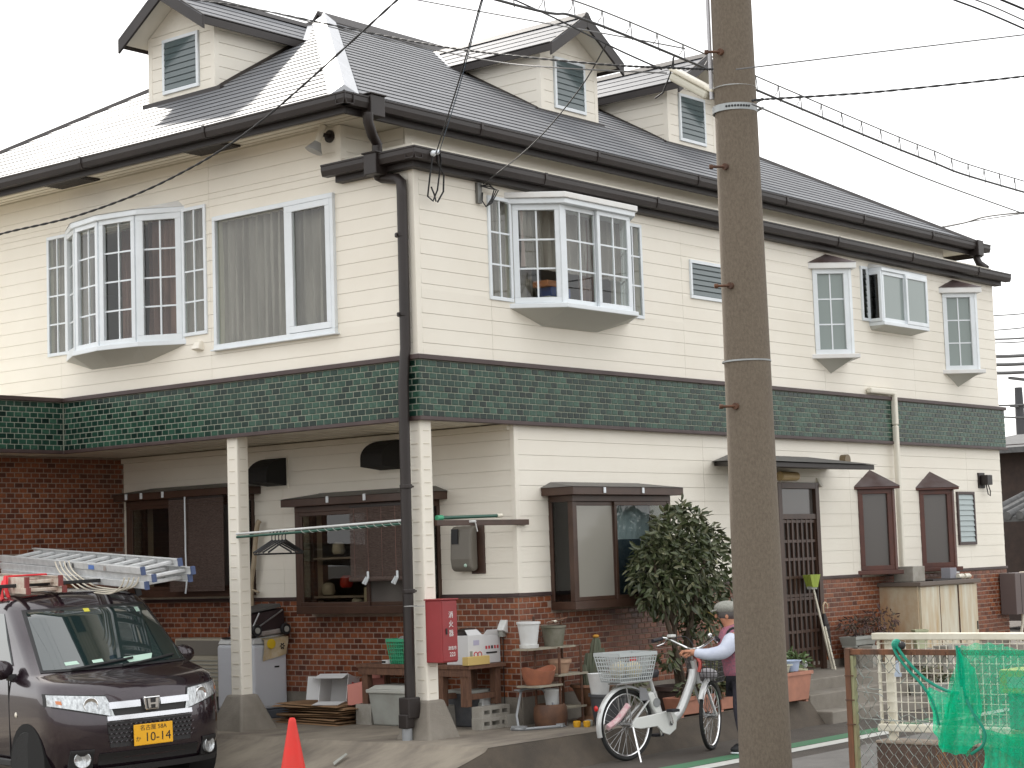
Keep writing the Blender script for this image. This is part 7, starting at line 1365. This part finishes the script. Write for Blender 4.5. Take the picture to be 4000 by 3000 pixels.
for i in range(30):
    y = -3.75+i*.27; m = MB(); m.tube([(-5.05,y,2.27),(-1.6,y,3.03)], .09, 8); m.build('tile_row', TLE, rf2, smooth=True)
    if i < 26: m = MB(); m.tube([(-2.35,y,3.82),(2.5,y,4.40)], .07, 8); m.build('tile_row', TLE, rf, smooth=True)
m = MB(); m.tube([(-1.75,-3.8,3.05),(-1.75,4,3.05)], .16, 10); m.build('ridge_tile', TLE, rf2, smooth=True)
m = MB(); m.box(-1.68,-1.6,-2.4,.6,3.08,3.60); wd_ = m.build('window', mat('far_window_frame', (.20,.19,.17), .5), hb)
for k_ in range(3): MB().box(-1.70,-1.69,-2.3+k_*.95,-1.45+k_*.95,3.13,3.56).build('pane', mat('far_pane', (.42,.42,.40), .3) if 'far_pane' not in bpy.data.materials else bpy.data.materials['far_pane'], wd_)
m = MB(); m.box(-1.80,-1.74,-2.5,.7,3.08,3.12); m.box(-1.80,-1.74,-2.5,.7,3.32,3.35); m.build('balcony_rail', BRN, hb)
for k_ in range(30): MB().box(-1.79,-1.75,-2.45+k_*.105,-2.42+k_*.105,3.12,3.32).build('baluster', BRN, hb)
m = MB(); m.box(-4.56,-4.5,-2.6,.8,.5,1.95); w2_ = m.build('sliding_screen', mat('far_screen', (.50,.49,.45), .6), hb); m = MB(); m.box(-4.58,-4.56,-2.6,.8,1.45,1.5); m.build('screen_rail', DKW, w2_)
# parked blue-white van behind the house corner
vn = thing('parked_car', 'pale blue car parked beyond the water heater at the right edge', 'car', (15.2,-1.2,0), math.radians(80)); m = MB(); m.hexa([(-.8,-1.9,.35),(.8,-1.9,.35),(.8,1.9,.35),(-.8,1.9,.35),(-.8,-1.9,.95),(.8,-1.9,.95),(.8,1.9,.95),(-.8,1.9,.95)]); m.build('body', mat('pale_blue_paint', (.42,.52,.58), .3, coat=1), vn, bevel=.12, seg=4)
m = MB(); m.hexa([(-.72,-1.5,.95),(.72,-1.5,.95),(.72,1.8,.95),(-.72,1.8,.95),(-.62,-.9,1.55),(.62,-.9,1.55),(.62,1.6,1.55),(-.62,1.6,1.55)]); m.build('cabin', mat('pale_cabin', (.55,.62,.65), .3, coat=1), vn, bevel=.1, seg=4)
m = MB(); m.hexa([(-.735,-1.3,1.0),(.735,-1.3,1.0),(.735,1.6,1.0),(-.735,1.6,1.0),(-.66,-.85,1.42),(.66,-.85,1.42),(.66,1.45,1.42),(-.66,1.45,1.42)]); m.build('window_band', CGL, vn)
for sx in (-1,1):
    for y in (-1.2,1.2): m = MB(); m.tube([(sx*.66,y,.3),(sx*.82,y,.3)], .3, 20); m.build('wheel', TYR, vn, smooth=True)
fl_ = thing('far_house', 'pale low house wall far behind the parked pale blue car', 'house', (40,0,0)); m = MB(); m.box(0,8,-8,10,0,2.6); m.build('wall', mat('far_cream', (.45,.42,.36), .8), fl_); m = MB(); m.ext([(-.5,-8.5,2.6),(4,-8.5,4.4),(8.5,-8.5,2.6)], (0,19,0)); m.build('roof', TLE, fl_)
ac = thing('air_conditioner', 'beige air conditioner unit by the porch wall behind the car', 'air conditioner', (1.0,3.68,SZ))
m = MB(); m.box(0,.28,0,.78,.20,.79); m.build('casing', mat('beige_ac', (.42,.39,.31), .5), ac, bevel=.01)
for j in range(9): MB().box(-.008,.0,.05,.73,.24+j*.04,.25+j*.04).build('grille_bar', GPL, ac)
MB().box(-.006,.0,.03,.75,.62,.77).build('front_panel', mat('taupe_panel', (.20,.185,.16), .6), ac)
for y in (.1,.64): MB().box(.02,.26,y,y+.05,0,.20).build('foot', DGP, ac)
tag(MB().ext([(-.95,.20,.108),(-.72,.27,.170),(-.70,.31,.175),(-.90,.26,.122)], (0,0,.003)).build('paper_scrap', GPL), 'white paper scrap lying on the apron in front of the corner post', 'paper')
# ---- things of a single piece become that piece
for e in [o for o in list(COL.objects) if o.type == 'EMPTY' and o.parent is None]:
    ch = [o for o in COL.objects if o.parent == e]
    if len(ch) != 1 or any(o.parent == ch[0] for o in COL.objects): continue
    c = ch[0]; nm_ = e.name; props = {k_: e[k_] for k_ in ('label','category','group') if k_ in e.keys()}
    M_ = Matrix.LocRotScale(e.location, e.rotation_euler, e.scale) @ Matrix.LocRotScale(c.location, c.rotation_euler, c.scale)
    c.parent = None; c.matrix_world = M_; bpy.data.objects.remove(e); c.name = nm_
    for k_, v_ in props.items(): c[k_] = v_
    if 'kind' in c.keys(): del c['kind']
